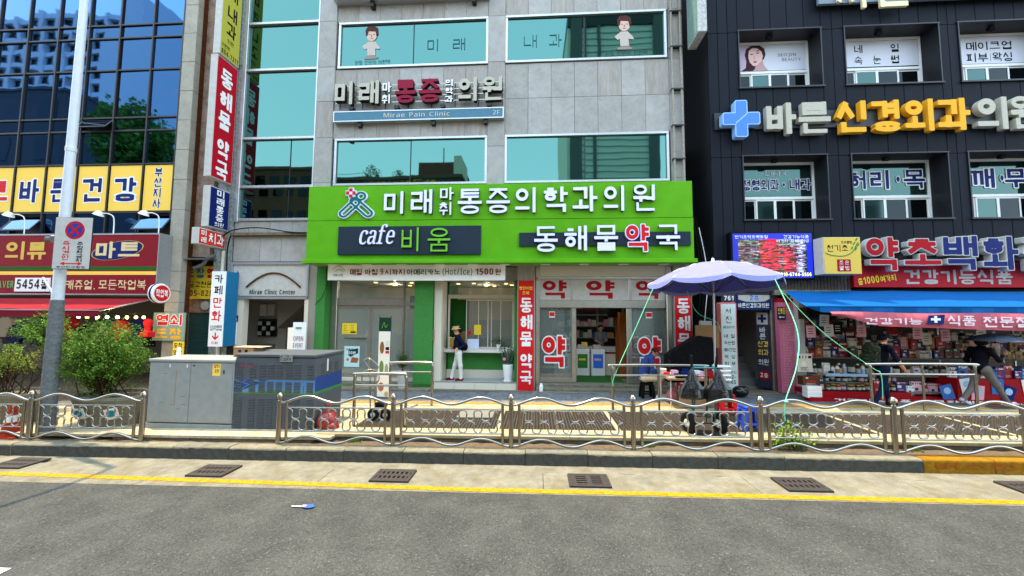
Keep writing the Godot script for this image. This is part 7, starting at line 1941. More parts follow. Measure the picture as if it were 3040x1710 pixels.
	O("red_white_bag", "red and white plastic shopping bag beside the seated man", "bag", bw.mesh(), M("bag_rw", Color(0.8, 0.4, 0.42), 0.4, 0, K("rust").albedo_texture, 4.0, K("bag").normal_texture, 1.0), Vector3(3.25, walk_y(3.25), 1.55))
	var ct := T("bag_cart", "teal framed two wheel cart hung with black rubbish bags", "cart", Vector3(3.0, 0.285 + SL * 3.0, 4.0))
	var teal := M("cart_teal", Color(0.14, 0.42, 0.46), 0.45)
	for s in [-1, 1]:
		PT(ct, "upright", teal, [Vector3(s * 0.2, 0.12, -0.05), Vector3(s * 0.2, 1.15, 0.0), Vector3(s * 0.21, 1.22, 0.0)], 0.018, 8)
		PT(ct, "grip", K("rubber"), [Vector3(s * 0.21, 1.16, 0.0), Vector3(s * 0.225, 1.36, 0.03)], 0.024, 8)
		PT(ct, "brace", K("dark_metal"), [Vector3(s * 0.12, 0.1, -0.25), Vector3(s * 0.1, 1.0, -0.05)], 0.01, 6)
		P(ct, "wheel", lath([Vector2(0.05, -0.04), Vector2(0.15, -0.045), Vector2(0.18, -0.02), Vector2(0.18, 0.02), Vector2(0.15, 0.045), Vector2(0.05, 0.04)], 20), K("rubber"), Vector3(s * 0.27 - 0.02, 0.17, 0.0), Basis(Vector3.UP, 0.35) * Basis(Vector3(0, 0, 1), PI / 2))
		P(ct, "hub", lath([Vector2(0, -0.045), Vector2(0.07, -0.042), Vector2(0.075, 0), Vector2(0.07, 0.042), Vector2(0, 0.045)], 14), K("cream"), Vector3(s * 0.27 - 0.02, 0.17, 0.0), Basis(Vector3.UP, 0.35) * Basis(Vector3(0, 0, 1), PI / 2))
	PT(ct, "crossbar", teal, [Vector3(-0.2, 1.14, 0), Vector3(0.2, 1.14, 0)], 0.016, 8)
	PT(ct, "crossbar", K("dark_metal"), [Vector3(-0.2, 0.28, -0.03), Vector3(0.2, 0.28, -0.03)], 0.012, 6)
	PT(ct, "axle", K("dark_metal"), [Vector3(-0.28, 0.17, 0), Vector3(0.28, 0.17, 0)], 0.014, 6)
	PB(ct, "toe_plate", K("dark_metal"), -0.22, 0.22, 0.03, 0.05, 0.0, 0.2)
	for q in [["left black rubbish bag hanging on the cart", -0.24, 0.22, 0.52], ["right black rubbish bag hanging on the cart, fuller", 0.22, 0.25, 0.55]]:
		var m := MB.new()
		var prof := [[0.0, 0.02, 0.02], [-0.06, 0.05, 0.045], [-0.2, 0.10, 0.08], [-0.34, q[2] * 0.9, 0.12], [-q[3] + 0.03, q[2], 0.13], [-q[3], q[2] * 0.92, 0.11], [-q[3] - 0.01, 0.0, 0.0]]
		for i in prof.size() - 1:
			for j in 24:
				var g := func(p: Array, k: int) -> Vector3:
					var a := TAU * k / 24.0
					var wv := 1.0 + 0.09 * sin(a * 7.0 + p[0] * 9.0) * (1.0 if p[0] > -0.4 else 0.4)
					return Vector3(cos(a) * p[1] * wv, p[0], sin(a) * p[2] * wv)
				m.quad(g.call(prof[i], j), g.call(prof[i + 1], j), g.call(prof[i + 1], j + 1), g.call(prof[i], j + 1), Vector3(cos(TAU * j / 24.0), 0.1, sin(TAU * j / 24.0)))
		O("rubbish_bag", q[0], "bag", m.mesh(), K("bag"), Vector3(3.0 + q[1], 0.285 + SL * 3.0 + 1.13, 4.07), "black bags on the cart")
	var sack := MB.new()
	sack.ell(Vector3(0, 0.14, 0), Vector3(0.2, 0.15, 0.16), 12, 8); sack.ell(Vector3(0.08, 0.2, 0.05), Vector3(0.1, 0.1, 0.1), 10, 6)
	O("dark_sack", "small black sack on the pavement beside the beauty sign", "bag", sack.mesh(), K("bag"), Vector3(5.2, walk_y(5.2), 0.85))
	# hanging cables in the alley
	for i in 5:
		var x := 4.42 + i * 0.09
		O("alley_cable", ["first", "second", "third", "fourth", "fifth"][i] + " cable from the left hanging in the gap between the buildings", "cable", tubem(curve([Vector3(x, 5.5 - i * 0.3, 0.1), Vector3(x + 0.15, 3.6, 0.2), Vector3(x + 0.1, 2.6, 0.15), Vector3(x + 0.02 * i, 1.9, 0.1)]), 0.012, 5), K("cable") if i != 2 else K("white"), Vector3.ZERO, "cables hanging in the gap")
	O("junction_box", "grey electric junction box with cables in the gap", "electric box", bmesh(Vector3(0.3, 0.22, 0.12), 0.01), K("offwhite"), Vector3(4.62, 2.15, 0.3))

func stool(nm: String, label: String, at: Vector3, mat: Material, h: float) -> void:
	var s := T(nm, label, "stool", at, "plastic stools")
	P(s, "seat", bmesh(Vector3(0.27, 0.04, 0.27), 0.015), mat, Vector3(0, h - 0.02, 0))
	P(s, "skirt", bmesh(Vector3(0.255, 0.06, 0.255), 0.008), mat, Vector3(0, h - 0.065, 0))
	for a in [-1, 1]:
		for b in [-1, 1]:
			var m := MB.new()
			m.box(Vector3(a * 0.125, (h - 0.07) / 2, b * 0.125), Vector3(0.075, h - 0.07, 0.03), Basis(Vector3(0, 0, 1), a * 0.09) * Basis(Vector3.RIGHT, -b * 0.09), 0.006)
			m.box(Vector3(a * 0.15, (h - 0.07) / 2, b * 0.105), Vector3(0.03, h - 0.07, 0.075), Basis(Vector3(0, 0, 1), a * 0.09) * Basis(Vector3.RIGHT, -b * 0.09), 0.006)
			P(s, "leg", m.mesh(), mat)
	for a in [-1, 1]:
		P(s, "stretcher", bmesh(Vector3(0.28, 0.035, 0.015)), mat, Vector3(0, h * 0.3, a * 0.145))
		P(s, "stretcher", bmesh(Vector3(0.015, 0.035, 0.28)), mat, Vector3(a * 0.145, h * 0.3, 0))

func ordinal(n: int) -> String:
	return str(n) + ("st" if n % 10 == 1 and n != 11 else "nd" if n % 10 == 2 and n != 12 else "rd" if n % 10 == 3 and n != 13 else "th")
func build_goods() -> void:
	var sh := T("herb_shop_room", "crowded open herb shop front with red base under the blue awning", "shop front")
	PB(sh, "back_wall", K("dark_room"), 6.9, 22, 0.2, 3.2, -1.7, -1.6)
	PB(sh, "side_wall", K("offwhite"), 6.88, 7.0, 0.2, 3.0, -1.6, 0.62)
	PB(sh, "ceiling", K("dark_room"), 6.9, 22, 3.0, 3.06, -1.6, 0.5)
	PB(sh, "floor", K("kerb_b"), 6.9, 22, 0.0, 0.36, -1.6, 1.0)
	var rb := M("base_red", Color(0.58, 0.06, 0.09), 0.5)
	PB(sh, "red_base", rb, 9.0, 10.0, 0.46, 0.488, 0.6, 1.15); PB(sh, "red_base", rb, 6.75, 9.0, 0.46, 0.58, 0.5, 1.2); PB(sh, "red_base", rb, 10.0, 13.5, 0.46, 0.95, 0.5, 1.25)
	PB(sh, "red_skirt", rb, 6.6, 16, 0.30, 0.46, 1.1, 1.3)
	for q in [["건강기능식품", 7.15, 8.9], ["전문판매점", 9.05, 10.6], ["본사직영", 10.85, 11.5]]: text(sh, q[0], K("white"), q[1], q[2], 0.335, 0.44 if q[1] < 10.7 else 0.40, 1.303, 0.16, 24)
	for q in [[0.58, 1.15], [0.93, 0.85], [1.33, 0.5], [1.72, 0.15], [2.1, -0.2], [0.75, 0.86], [1.55, 0.3]]: PB(sh, "shelf_board", K("dark_room"), 7.0, 13.5, q[0] - 0.02, q[0], q[1] - 0.35, q[1])
	for x in [8.95, 10.9, 12.8]: PB(sh, "shelf_post", K("steel"), x, x + 0.04, 0.4, 2.9, -0.1, -0.06)
	PB(sh, "price_strip", M("strip_blue", Color(0.62, 0.74, 0.86), 0.5), 7.3, 8.3, 0.90, 0.97, 0.86, 0.87)
	var cols := {"white": K("white"), "brown": M("g_brown", Color(0.30, 0.19, 0.12), 0.5), "dark green": M("g_green", Color(0.14, 0.22, 0.13), 0.45), "red": M("g_red", Color(0.60, 0.12, 0.12), 0.5), "gold": M("g_gold", Color(0.66, 0.50, 0.24), 0.5), "navy": K("navy"), "purple": M("g_purple", Color(0.28, 0.18, 0.42), 0.5), "pink": K("pale_pink"), "cream": K("cream"), "black": K("black"), "grey": K("poster_grey"), "blue": M("g_blue", Color(0.2, 0.4, 0.66), 0.5), "orange": M("g_orange", Color(0.72, 0.38, 0.16), 0.5)}
	var rows := [["lowest", 0.582, 1.0, 7.0, 9.0, ["jar", "jar", "box"], ["dark green", "brown", "purple", "red", "dark green"]], ["lowest right", 0.952, 1.05, 10.0, 12.6, ["box", "bag"], ["pink", "white", "blue", "red", "purple"]], ["second", 0.932, 0.68, 7.0, 12.6, ["bottle", "bottle", "jar", "can", "box"], ["white", "white", "black", "brown", "dark green", "grey"]], ["third", 1.332, 0.33, 7.0, 12.8, ["bag", "box", "bottle", "box"], ["gold", "red", "navy", "brown", "cream", "orange"]], ["fourth", 1.722, -0.02, 7.05, 13.0, ["box", "jar", "bottle", "box"], ["cream", "white", "red", "dark green", "pink", "grey"]], ["floor", 0.37 + 0.12, 0.95, 9.05, 9.95, ["box", "bag", "bottle"], ["red", "white", "brown", "pink"]], ["inner low", 0.75, 0.72, 7.05, 9.0, ["jar", "jar", "can"], ["dark green", "brown", "red", "gold", "black"]], ["inner third", 1.55, 0.2, 7.05, 12.8, ["box", "box", "bag"], ["red", "cream", "gold", "pink", "navy", "brown"]], ["top", 2.102, -0.37, 7.05, 13.2, ["box", "can", "bag"], ["white", "navy", "dark green", "red", "brown", "blue", "grey"]]]
	for r in rows:
		var x: float = r[3]
		var n := 0
		while x < r[4]:
			n += 1
			var kind: String = r[5][rng.randi() % r[5].size()]
			var c: String = r[6][rng.randi() % r[6].size()]
			var w: float = {"jar": 0.1, "bottle": 0.095, "can": 0.12, "box": 0.16, "bag": 0.19}[kind] * rng.randf_range(0.9, 1.35)
			item(kind, c, cols[c], "%s %s, %s from the left on the %s herb shop shelf" % [c, kind, ordinal(n), r[0]], Vector3(x + w / 2, r[1], r[2] + rng.randf_range(-0.04, 0.06)), w)
			x += w + 0.012
	# named pieces at the left corner
	item("box", "brown", cols["brown"], "brown gift box with a mountain picture at the left corner of the display", Vector3(6.72, 0.72, 1.1), 0.4)
	for k in 3: O("white_carton", ["bottom", "middle", "top"][k] + " of three small white cartons stacked by the pink sign", "box", bmesh(Vector3(0.34, 0.09, 0.2), 0.006), K("white"), Vector3(6.72, 0.40 + SL * 6.7 - 0.0 + k * 0.094, 1.2), "cartons stacked at the corner")
	item("bag", "cream", cols["cream"], "beige printed bag standing above the corner gift box", Vector3(6.7, 1.02, 1.0), 0.36)
	# hanging notes and packets
	var hn := [["pink", 6.93, 2.02, 0.95], ["grey", 7.3, 2.30, 0.9], ["white", 7.4, 2.05, 0.9], ["pink", 8.18, 2.05, 0.9], ["brown", 6.75, 2.48, 0.95], ["dark green", 7.75, 2.15, 0.7], ["black", 7.62, 2.1, 0.9], ["pink", 9.6, 2.0, 0.8], ["red", 9.25, 2.1, 0.5], ["cream", 10.0, 1.85, 0.6], ["pink", 10.35, 1.95, 0.7], ["white", 11.3, 1.95, 0.6]]
	for i in hn.size():
		var q: Array = hn[i]
		var s := T("hanging_notice", "%s sheet hanging under the herb shop awning, %s from the left" % [q[0], ordinal(i + 1)], "notice", Vector3(q[1], q[2], q[3]), "sheets hanging in the herb shop")
		P(s, "sheet", bmesh(Vector3(0.22, 0.3, 0.006)), cols[q[0]], Vector3.ZERO, Basis(Vector3(0, 0, 1), rng.randf_range(-0.08, 0.08)))
		for k in 3: PB(s, "print", K("black") if q[0] != "black" else K("white"), -0.07, 0.05, 0.06 - k * 0.06, 0.075 - k * 0.06, 0.004, 0.005)
		PT(s, "string", K("cable"), [Vector3(0, 0.15, 0), Vector3(0, 0.75, 0)], 0.003, 4)
	for i in 7:
		var c: String = ["blue", "white", "pink", "blue", "navy", "white", "blue"][i]
		var o := T("leaflet", "%s leaflet taped to the red counter, %s from the left" % [c, ordinal(i + 1)], "leaflet", Vector3(9.75 + i * 0.34 + (0.1 if i % 2 else 0.0), 0.62 + 0.16 * (i % 2), 1.262), "leaflets on the red counter")
		P(o, "sheet", bmesh(Vector3(0.27, 0.36, 0.004)), cols[c], Vector3.ZERO, Basis(Vector3(0, 0, 1), rng.randf_range(-0.5, 0.5)))
		P(o, "picture", prismesh(disc(0, 0.04, 0.08), 0.002), K("strip_blue"), Vector3(0, 0, 0.002))
# printed packaging: bands, panels and lines of type over a ground colour
func pack(c: Color, seed_: int) -> StandardMaterial3D:
	var key := "pack_%s_%d" % [c.to_html(), seed_]
	if mats.has(key): return mats[key]
	var r := RandomNumberGenerator.new()
	r.seed = seed_ * 31 + int(c.r * 200) + int(c.g * 90)
	var im := Image.create_empty(40, 40, false, Image.FORMAT_RGB8)
	im.fill(c)
	var pal := [Color(0.86, 0.84, 0.78), Color(0.62, 0.12, 0.12), Color(0.78, 0.64, 0.28), Color(0.2, 0.36, 0.22), Color(0.14, 0.18, 0.4), Color(0.1, 0.09, 0.08), Color(0.85, 0.6, 0.62)]
	im.fill_rect(Rect2i(0, r.randi_range(0, 6), 40, r.randi_range(4, 12)), pal[r.randi() % 7])
	im.fill_rect(Rect2i(r.randi_range(2, 14), r.randi_range(14, 20), r.randi_range(12, 22), r.randi_range(8, 14)), pal[r.randi() % 7])
	for k in 3: im.fill_rect(Rect2i(r.randi_range(3, 8), 31 + k * 3, r.randi_range(14, 28), 1), pal[0] if c.get_luminance() < 0.4 else pal[5])
	for k in 3: im.fill_rect(Rect2i(6 + k * 9, 3, 6, 6), pal[0] if r.randf() < 0.5 else c)
	var m := StandardMaterial3D.new()
	m.albedo_texture = ImageTexture.create_from_image(im); m.roughness = 0.5; m.metallic_specular = 0.3
	mats[key] = m
	return m
func item(kind: String, cname: String, mat: Material, label: String, at: Vector3, w: float) -> void:
	var cat: String = kind
	var nm: String = {"jar": "herb_jar", "bottle": "supplement_bottle", "can": "supplement_can", "box": "gift_box", "bag": "tea_bag_pack"}[kind]
	var t := T(nm, label, cat, at, "goods on the herb shop display")
	var lb: Material = K("offwhite") if cname != "white" else (K("strip_blue") if rng.randf() < 0.6 else mats["g_gold"])
	match kind:
		"jar":
			P(t, "body", lath([Vector2(0, 0), Vector2(w * 0.46, 0), Vector2(w * 0.48, 0.01), Vector2(w * 0.48, w * 1.05), Vector2(w * 0.4, w * 1.15)], 12), mat)
			P(t, "lid", lath([Vector2(w * 0.42, w * 1.15), Vector2(w * 0.42, w * 1.38), Vector2(0, w * 1.4)], 12), mats["g_gold"])
			P(t, "label", lath([Vector2(w * 0.49, w * 0.25), Vector2(w * 0.49, w * 0.8)], 12), lb)
		"bottle":
			P(t, "body", lath([Vector2(0, 0), Vector2(w * 0.45, 0), Vector2(w * 0.47, 0.012), Vector2(w * 0.47, w * 1.7), Vector2(w * 0.22, w * 2.1), Vector2(w * 0.2, w * 2.2)], 12), mat)
			P(t, "cap", lath([Vector2(w * 0.24, w * 2.18), Vector2(w * 0.24, w * 2.5), Vector2(0, w * 2.5)], 12), K("white") if cname != "white" else mats["g_gold"])
			P(t, "label", lath([Vector2(w * 0.48, w * 0.3), Vector2(w * 0.48, w * 1.4)], 12), lb)
		"can":
			P(t, "body", lath([Vector2(0, 0), Vector2(w * 0.48, 0), Vector2(w * 0.48, w * 1.6), Vector2(w * 0.45, w * 1.66), Vector2(0, w * 1.66)], 14), mat)
			P(t, "label", lath([Vector2(w * 0.488, w * 0.4), Vector2(w * 0.488, w * 1.2)], 14), lb)
		"box":
			var h := rng.randf_range(0.17, 0.33)
			P(t, "carton", bmesh(Vector3(w, h, w * 0.5), 0.004), mat, Vector3(0, h / 2, 0))
			P(t, "printed_front", bmesh(Vector3(w * 0.96, h * 0.96, 0.003)), pack((mat as StandardMaterial3D).albedo_color, rng.randi() % 3), Vector3(0, h * 0.5, w * 0.25 + 0.001))
		"bag":
			var h := w * 1.25
			var m := MB.new()
			m.prism(PackedVector2Array([Vector2(-w * 0.5, 0.0), Vector2(w * 0.5, 0.0), Vector2(w * 0.47, h * 0.6), Vector2(w * 0.49, h), Vector2(-w * 0.49, h), Vector2(-w * 0.47, h * 0.6)]), -0.03, 0.03)
			P(t, "pouch", m.mesh(), mat)
			P(t, "printed_front", bmesh(Vector3(w * 0.86, h * 0.9, 0.003)), pack((mat as StandardMaterial3D).albedo_color, rng.randi() % 3), Vector3(0, h * 0.5, 0.0315))

# surface nets over the smooth union of tapered capsules: [a, b, ra, rb, colour]
func net(out: MB, bones: Array, cell: float, k: float) -> void:
	var lo := Vector3.ONE * 1e9
	var hi := Vector3.ONE * -1e9
	for q in bones:
		var r := maxf(q[2], q[3]) + cell * 3
		lo = lo.min(q[0] - Vector3.ONE * r).min(q[1] - Vector3.ONE * r)
		hi = hi.max(q[0] + Vector3.ONE * r).max(q[1] + Vector3.ONE * r)
	var nx := int((hi.x - lo.x) / cell) + 2
	var ny := int((hi.y - lo.y) / cell) + 2
	var nz := int((hi.z - lo.z) / cell) + 2
	var f := PackedFloat32Array()
	f.resize(nx * ny * nz); f.fill(1.0)
	var nearest := PackedFloat32Array()
	nearest.resize(nx * ny * nz); nearest.fill(9.0)
	var who := PackedInt32Array()
	who.resize(nx * ny * nz)
	for bi in bones.size():
		var q: Array = bones[bi]
		var a: Vector3 = q[0]
		var b: Vector3 = q[1]
		var ra: float = q[2]
		var rb: float = q[3]
		var r := maxf(ra, rb) + cell * 2 + k
		var p0 := ((a.min(b) - Vector3.ONE * r - lo) / cell).floor()
		var p1 := ((a.max(b) + Vector3.ONE * r - lo) / cell).ceil()
		var ab := b - a
		var l2 := maxf(ab.length_squared(), 1e-9)
		for z in range(maxi(int(p0.z), 0), mini(int(p1.z), nz - 1) + 1):
			for y in range(maxi(int(p0.y), 0), mini(int(p1.y), ny - 1) + 1):
				for x in range(maxi(int(p0.x), 0), mini(int(p1.x), nx - 1) + 1):
					var p := lo + Vector3(x, y, z) * cell
					var t := clampf((p - a).dot(ab) / l2, 0, 1)
					var d := p.distance_to(a + ab * t) - lerpf(ra, rb, t)
					var i := (z * ny + y) * nx + x
					var h := maxf(k - absf(f[i] - d), 0.0) / k
					f[i] = minf(f[i], d) - h * h * k * 0.25
					if d < nearest[i]: nearest[i] = d; who[i] = bi
	var idx := PackedInt32Array()
	idx.resize(nx * ny * nz); idx.fill(-1)
	var vs := []
	var ns := []
	var cs := []
	var sx := 1
	var sy := nx
	var sz := nx * ny
	var cor := [0, sx, sy, sx + sy, sz, sx + sz, sy + sz, sx + sy + sz]
	var off := [Vector3(0, 0, 0), Vector3(1, 0, 0), Vector3(0, 1, 0), Vector3(1, 1, 0), Vector3(0, 0, 1), Vector3(1, 0, 1), Vector3(0, 1, 1), Vector3(1, 1, 1)]
	var eds := [[0, 1], [2, 3], [4, 5], [6, 7], [0, 2], [1, 3], [4, 6], [5, 7], [0, 4], [1, 5], [2, 6], [3, 7]]
	for z in nz - 1:
		for y in ny - 1:
			for x in nx - 1:
				var i := (z * ny + y) * nx + x
				var m := 0
				for c in 8: if f[i + cor[c]] < 0: m += 1
				if m == 0 or m == 8: continue
				var s := Vector3.ZERO
				var n := 0
				for e in eds:
					var fa := f[i + cor[e[0]]]
					var fb := f[i + cor[e[1]]]
					if (fa < 0) != (fb < 0):
						s += (off[e[0]] as Vector3).lerp(off[e[1]], fa / (fa - fb)); n += 1
				idx[i] = vs.size()
				vs.append(lo + (Vector3(x, y, z) + s / n) * cell)
				var g := Vector3(f[i + 1] + f[i + 1 + sy] + f[i + 1 + sz] + f[i + 1 + sy + sz] - f[i] - f[i + sy] - f[i + sz] - f[i + sy + sz], f[i + sy] + f[i + sx + sy] + f[i + sy + sz] + f[i + sx + sy + sz] - f[i] - f[i + sx] - f[i + sz] - f[i + sx + sz], f[i + sz] + f[i + sx + sz] + f[i + sy + sz] + f[i + sx + sy + sz] - f[i] - f[i + sx] - f[i + sy] - f[i + sx + sy])
				ns.append(g.normalized())
				cs.append(bones[who[i]][4])
	var axes := [[sx, sy, sz], [sy, sz, sx], [sz, sx, sy]]
	for z in range(1, nz - 1):
		for y in range(1, ny - 1):
			for x in range(1, nx - 1):
				var i := (z * ny + y) * nx + x
				for ax in axes:
					if (f[i] < 0) == (f[i + ax[0]] < 0): continue
					var q := [idx[i], idx[i - ax[1]], idx[i - ax[1] - ax[2]], idx[i - ax[2]]]
					if q.min() < 0: continue
					out.col = cs[q[0]]
					out.tri(vs[q[0]], vs[q[1]], vs[q[2]], ns[q[0]], ns[q[1]], ns[q[2]])
					out.tri(vs[q[0]], vs[q[2]], vs[q[3]], ns[q[0]], ns[q[2]], ns[q[3]])
	out.col = Color.WHITE
func hand(out: MB, w: Vector3, dir: Vector3, side: Vector3, skin: Color) -> void:
	var d := dir.normalized()
	var s := (side - d * side.dot(d)).normalized()
	var n := d.cross(s)
	var bn := [[w, w + d * 0.05, 0.02, 0.022, skin], [w + d * 0.05 + s * 0.02, w + d * 0.075 + s * 0.022, 0.015, 0.014, skin], [w + d * 0.05 - s * 0.02, w + d * 0.075 - s * 0.022, 0.015, 0.014, skin]]
	var ln := [0.06, 0.072, 0.066, 0.05]
	for i in 4:
		var o := s * (0.03 - i * 0.02)
		var k := w + d * 0.078 + o
		var m: Vector3 = k + d * ln[i] * 0.5 - n * 0.008
		bn.append([k, m, 0.0085, 0.008, skin]); bn.append([m, m + d * ln[i] * 0.38 - n * 0.022, 0.008, 0.0068, skin])
	var t := w + d * 0.022 + s * 0.022
	bn.append([t, t + s * 0.03 + d * 0.025, 0.012, 0.01, skin]); bn.append([t + s * 0.03 + d * 0.025, t + s * 0.036 + d * 0.055, 0.01, 0.008, skin])
	net(out, bn, 0.0075, 0.008)
func lin(r: float, g: float, b: float) -> Color: return Color(r, g, b).srgb_to_linear()
# J: joints relative to the feet; c: colours
func person(label: String, at: Vector3, J: Dictionary, c: Dictionary) -> Node3D:
	var m := MB.new()
	var sk: Color = c.skin
	var f: Vector3 = J.face
	var bn := [[J.pel, J.chest, 0.125, 0.135, c.top], [J.chest, J.neck - Vector3(0, 0.08, 0), 0.13, 0.085, c.top], [J.sl, J.sr, 0.062, 0.062, c.top], [J.hl, J.hr, 0.095, 0.095, c.bottom], [J.pel, (J.hl + J.hr) / 2, 0.12, 0.11, c.top if c.has("long") else c.bottom], [J.neck - Vector3(0, 0.06, 0), J.head - Vector3(0, 0.06, 0), 0.052, 0.048, sk]]
	for s in ["l", "r"]:
		bn.append([J["s" + s], J["e" + s], 0.056, 0.046, c.top])
		bn.append([J["e" + s], J["w" + s], 0.043, 0.031, c.fore])
		bn.append([J["h" + s], J["k" + s], 0.092, 0.064, c.bottom])
		bn.append([J["k" + s], J["a" + s], 0.06 if c.shin != sk else 0.052, 0.048 if c.shin != sk else 0.036, c.shin])
		var fd: Vector3 = J.get("toe" + s, f)
		bn.append([J["a" + s] - fd * 0.04 + Vector3(0, -0.035, 0), J["a" + s] + fd * 0.15 + Vector3(0, -0.045, 0), 0.042, 0.034, c.shoe])
	net(m, bn, 0.021, 0.045)
	var h: Vector3 = J.head
	var up: Vector3 = J.get("up", Vector3.UP)
	var sd := f.cross(up).normalized()
	var dk := lin(0.12, 0.09, 0.08)
	net(m, [[h + up * 0.025 - f * 0.012, h + up * 0.02, 0.088, 0.086, sk], [h, h - up * 0.085 + f * 0.035, 0.072, 0.042, sk], [h + up * 0.005 + f * 0.086, h - up * 0.03 + f * 0.102, 0.01, 0.014, sk], [h - up * 0.01 + sd * 0.085, h + up * 0.02 + sd * 0.088, 0.014, 0.018, sk], [h - up * 0.01 - sd * 0.085, h + up * 0.02 - sd * 0.088, 0.014, 0.018, sk], [h + f * 0.083 + sd * 0.03, h + f * 0.083 + sd * 0.038, 0.009, 0.009, dk], [h + f * 0.083 - sd * 0.03, h + f * 0.083 - sd * 0.038, 0.009, 0.009, dk], [h - up * 0.06 + f * 0.083 - sd * 0.018, h - up * 0.06 + f * 0.083 + sd * 0.018, 0.007, 0.007, lin(0.55, 0.25, 0.22)]], 0.0115, 0.014)
	for s in ["l", "r"]: hand(m, J["w" + s], J["hd" + s], J.get("hs" + s, f.cross(Vector3.UP)), sk)
	var t := T("person", label, "person", at)
	P(t, "body", m.mesh(), K("vcol"))
	return t
func blob(par: Node, nm: String, mat: Material, c: Vector3, r: Vector3, b := Basis.IDENTITY, v0 := 0.0, v1 := 1.0) -> MeshInstance3D:
	var m := MB.new()
	m.ell(Vector3.ZERO, r, 16, 10, Basis.IDENTITY, v0, v1)
	return P(par, nm, m.mesh(), mat, c, b)
func build_people() -> void:
	var skin := lin(0.80, 0.60, 0.48)
	var V := func(x, y, z) -> Vector3: return Vector3(x, y, z)
	var hair := M("hair", Color(0.07, 0.06, 0.06), 0.6)
	# woman at the cafe counter
	var w := person("person in straw visor, dark top and white trousers at the cafe counter", Vector3(-2.36, 0.432, -0.28),
		{"face": Vector3(-1, 0, 0.25).normalized(), "pel": Vector3(0.03, 0.88, 0), "chest": Vector3(0.02, 1.14, 0), "neck": Vector3(0.0, 1.38, 0), "head": Vector3(-0.03, 1.49, 0.01), "sl": Vector3(0.04, 1.29, 0.15), "sr": Vector3(-0.02, 1.29, -0.15), "el": Vector3(0.25, 1.06, 0.17), "wl": Vector3(0.07, 0.95, 0.19), "er": Vector3(-0.1, 1.05, -0.2), "wr": Vector3(-0.18, 0.94, -0.24), "hl": Vector3(0.05, 0.82, 0.08), "hr": Vector3(0.02, 0.82, -0.08), "kl": Vector3(0.11, 0.45, 0.08), "kr": Vector3(-0.08, 0.45, -0.06), "al": Vector3(0.13, 0.085, 0.06), "ar": Vector3(-0.18, 0.085, -0.05), "hdl": Vector3(-1, -0.5, 0), "hdr": Vector3(-1, -0.15, -0.1), "hsl": Vector3(0, 1, 0), "hsr": Vector3(0, 0, 1)},
		{"skin": skin, "top": lin(0.08, 0.11, 0.18), "fore": lin(0.10, 0.13, 0.2), "bottom": lin(0.84, 0.83, 0.80), "shin": lin(0.84, 0.83, 0.80), "shoe": lin(0.42, 0.10, 0.07), "long": true})
	blob(w, "hair", hair, Vector3(0.01, 1.53, 0.005), Vector3(0.1, 0.095, 0.098), Basis(Vector3(0, 0, 1), -0.5), 0.0, 0.62)
	blob(w, "hair_bun", hair, Vector3(0.08, 1.48, 0.0), Vector3(0.05, 0.07, 0.06))
	var vm := MB.new()
	vm.lathe([Vector2(0.105, 0.05), Vector2(0.112, 0.0), Vector2(0.155, -0.045), Vector2(0.15, -0.05), Vector2(0.108, -0.008)], 22)
	P(w, "visor", vm.mesh(), M("straw", Color(0.80, 0.70, 0.54), 0.8, 0, K("alu").albedo_texture, 6.0), Vector3(-0.05, 1.565, 0.015), Basis(Vector3(0, 0, 1), 0.12))
	P(w, "necklace", tubem(ringpts(Vector3(-0.01, 1.36, 0.0), 0.062, Basis(Vector3.RIGHT, PI / 2)), 0.006, 5), K("offwhite"))
	blob(w, "shoulder_bag", K("black"), Vector3(0.22, 1.0, 0.02), Vector3(0.1, 0.12, 0.07))
	# seated man
	var gy := walk_y(2.82)
	var s := person("person in blue shirt, beige shorts and dark red cap bent over on the black stool", Vector3(2.80, gy, 1.0),
		{"face": Vector3(0.75, -0.65, 0.1).normalized(), "up": Vector3(0.65, 0.75, 0).normalized(), "pel": Vector3(-0.06, 0.58, 0), "chest": Vector3(0.02, 0.88, 0), "neck": Vector3(0.14, 1.1, 0.0), "head": Vector3(0.25, 1.14, 0.01), "sl": Vector3(0.09, 1.0, 0.19), "sr": Vector3(0.09, 1.0, -0.19), "el": Vector3(0.1, 0.72, 0.25), "wl": Vector3(0.34, 0.66, 0.16), "er": Vector3(0.14, 0.72, -0.24), "wr": Vector3(0.36, 0.66, -0.12), "hl": Vector3(-0.05, 0.51, 0.1), "hr": Vector3(-0.05, 0.51, -0.1), "kl": Vector3(0.34, 0.5, 0.16), "kr": Vector3(0.36, 0.5, -0.14), "al": Vector3(0.27, 0.08, 0.16), "ar": Vector3(0.42, 0.08, -0.12), "hdl": Vector3(1, -0.2, -0.2), "hdr": Vector3(1, -0.2, 0.2), "toel": Vector3(1, 0, 0), "toer": Vector3(1, 0, 0), "hsl": Vector3(0, 0, 1), "hsr": Vector3(0, 0, -1)},
		{"skin": lin(0.66, 0.45, 0.34), "top": lin(0.17, 0.24, 0.44), "fore": lin(0.17, 0.24, 0.44), "bottom": lin(0.76, 0.70, 0.58), "shin": lin(0.66, 0.45, 0.34), "shoe": lin(0.80, 0.82, 0.86)})
	var cb := Basis(Vector3(0, 0, 1), -0.75)
	blob(s, "hair", hair, Vector3(0.22, 1.16, 0.01), Vector3(0.1, 0.1, 0.098), cb, 0.0, 0.55)
	blob(s, "cap", M("cap_red", Color(0.34, 0.07, 0.09), 0.8), Vector3(0.24, 1.18, 0.01), Vector3(0.108, 0.1, 0.105), cb, 0.0, 0.5)
	P(s, "cap_brim", bmesh(Vector3(0.1, 0.012, 0.16), 0.005), K("cap_red"), Vector3(0.36, 1.13, 0.01), cb)
	# man with backpack
	gy = walk_y(7.85)
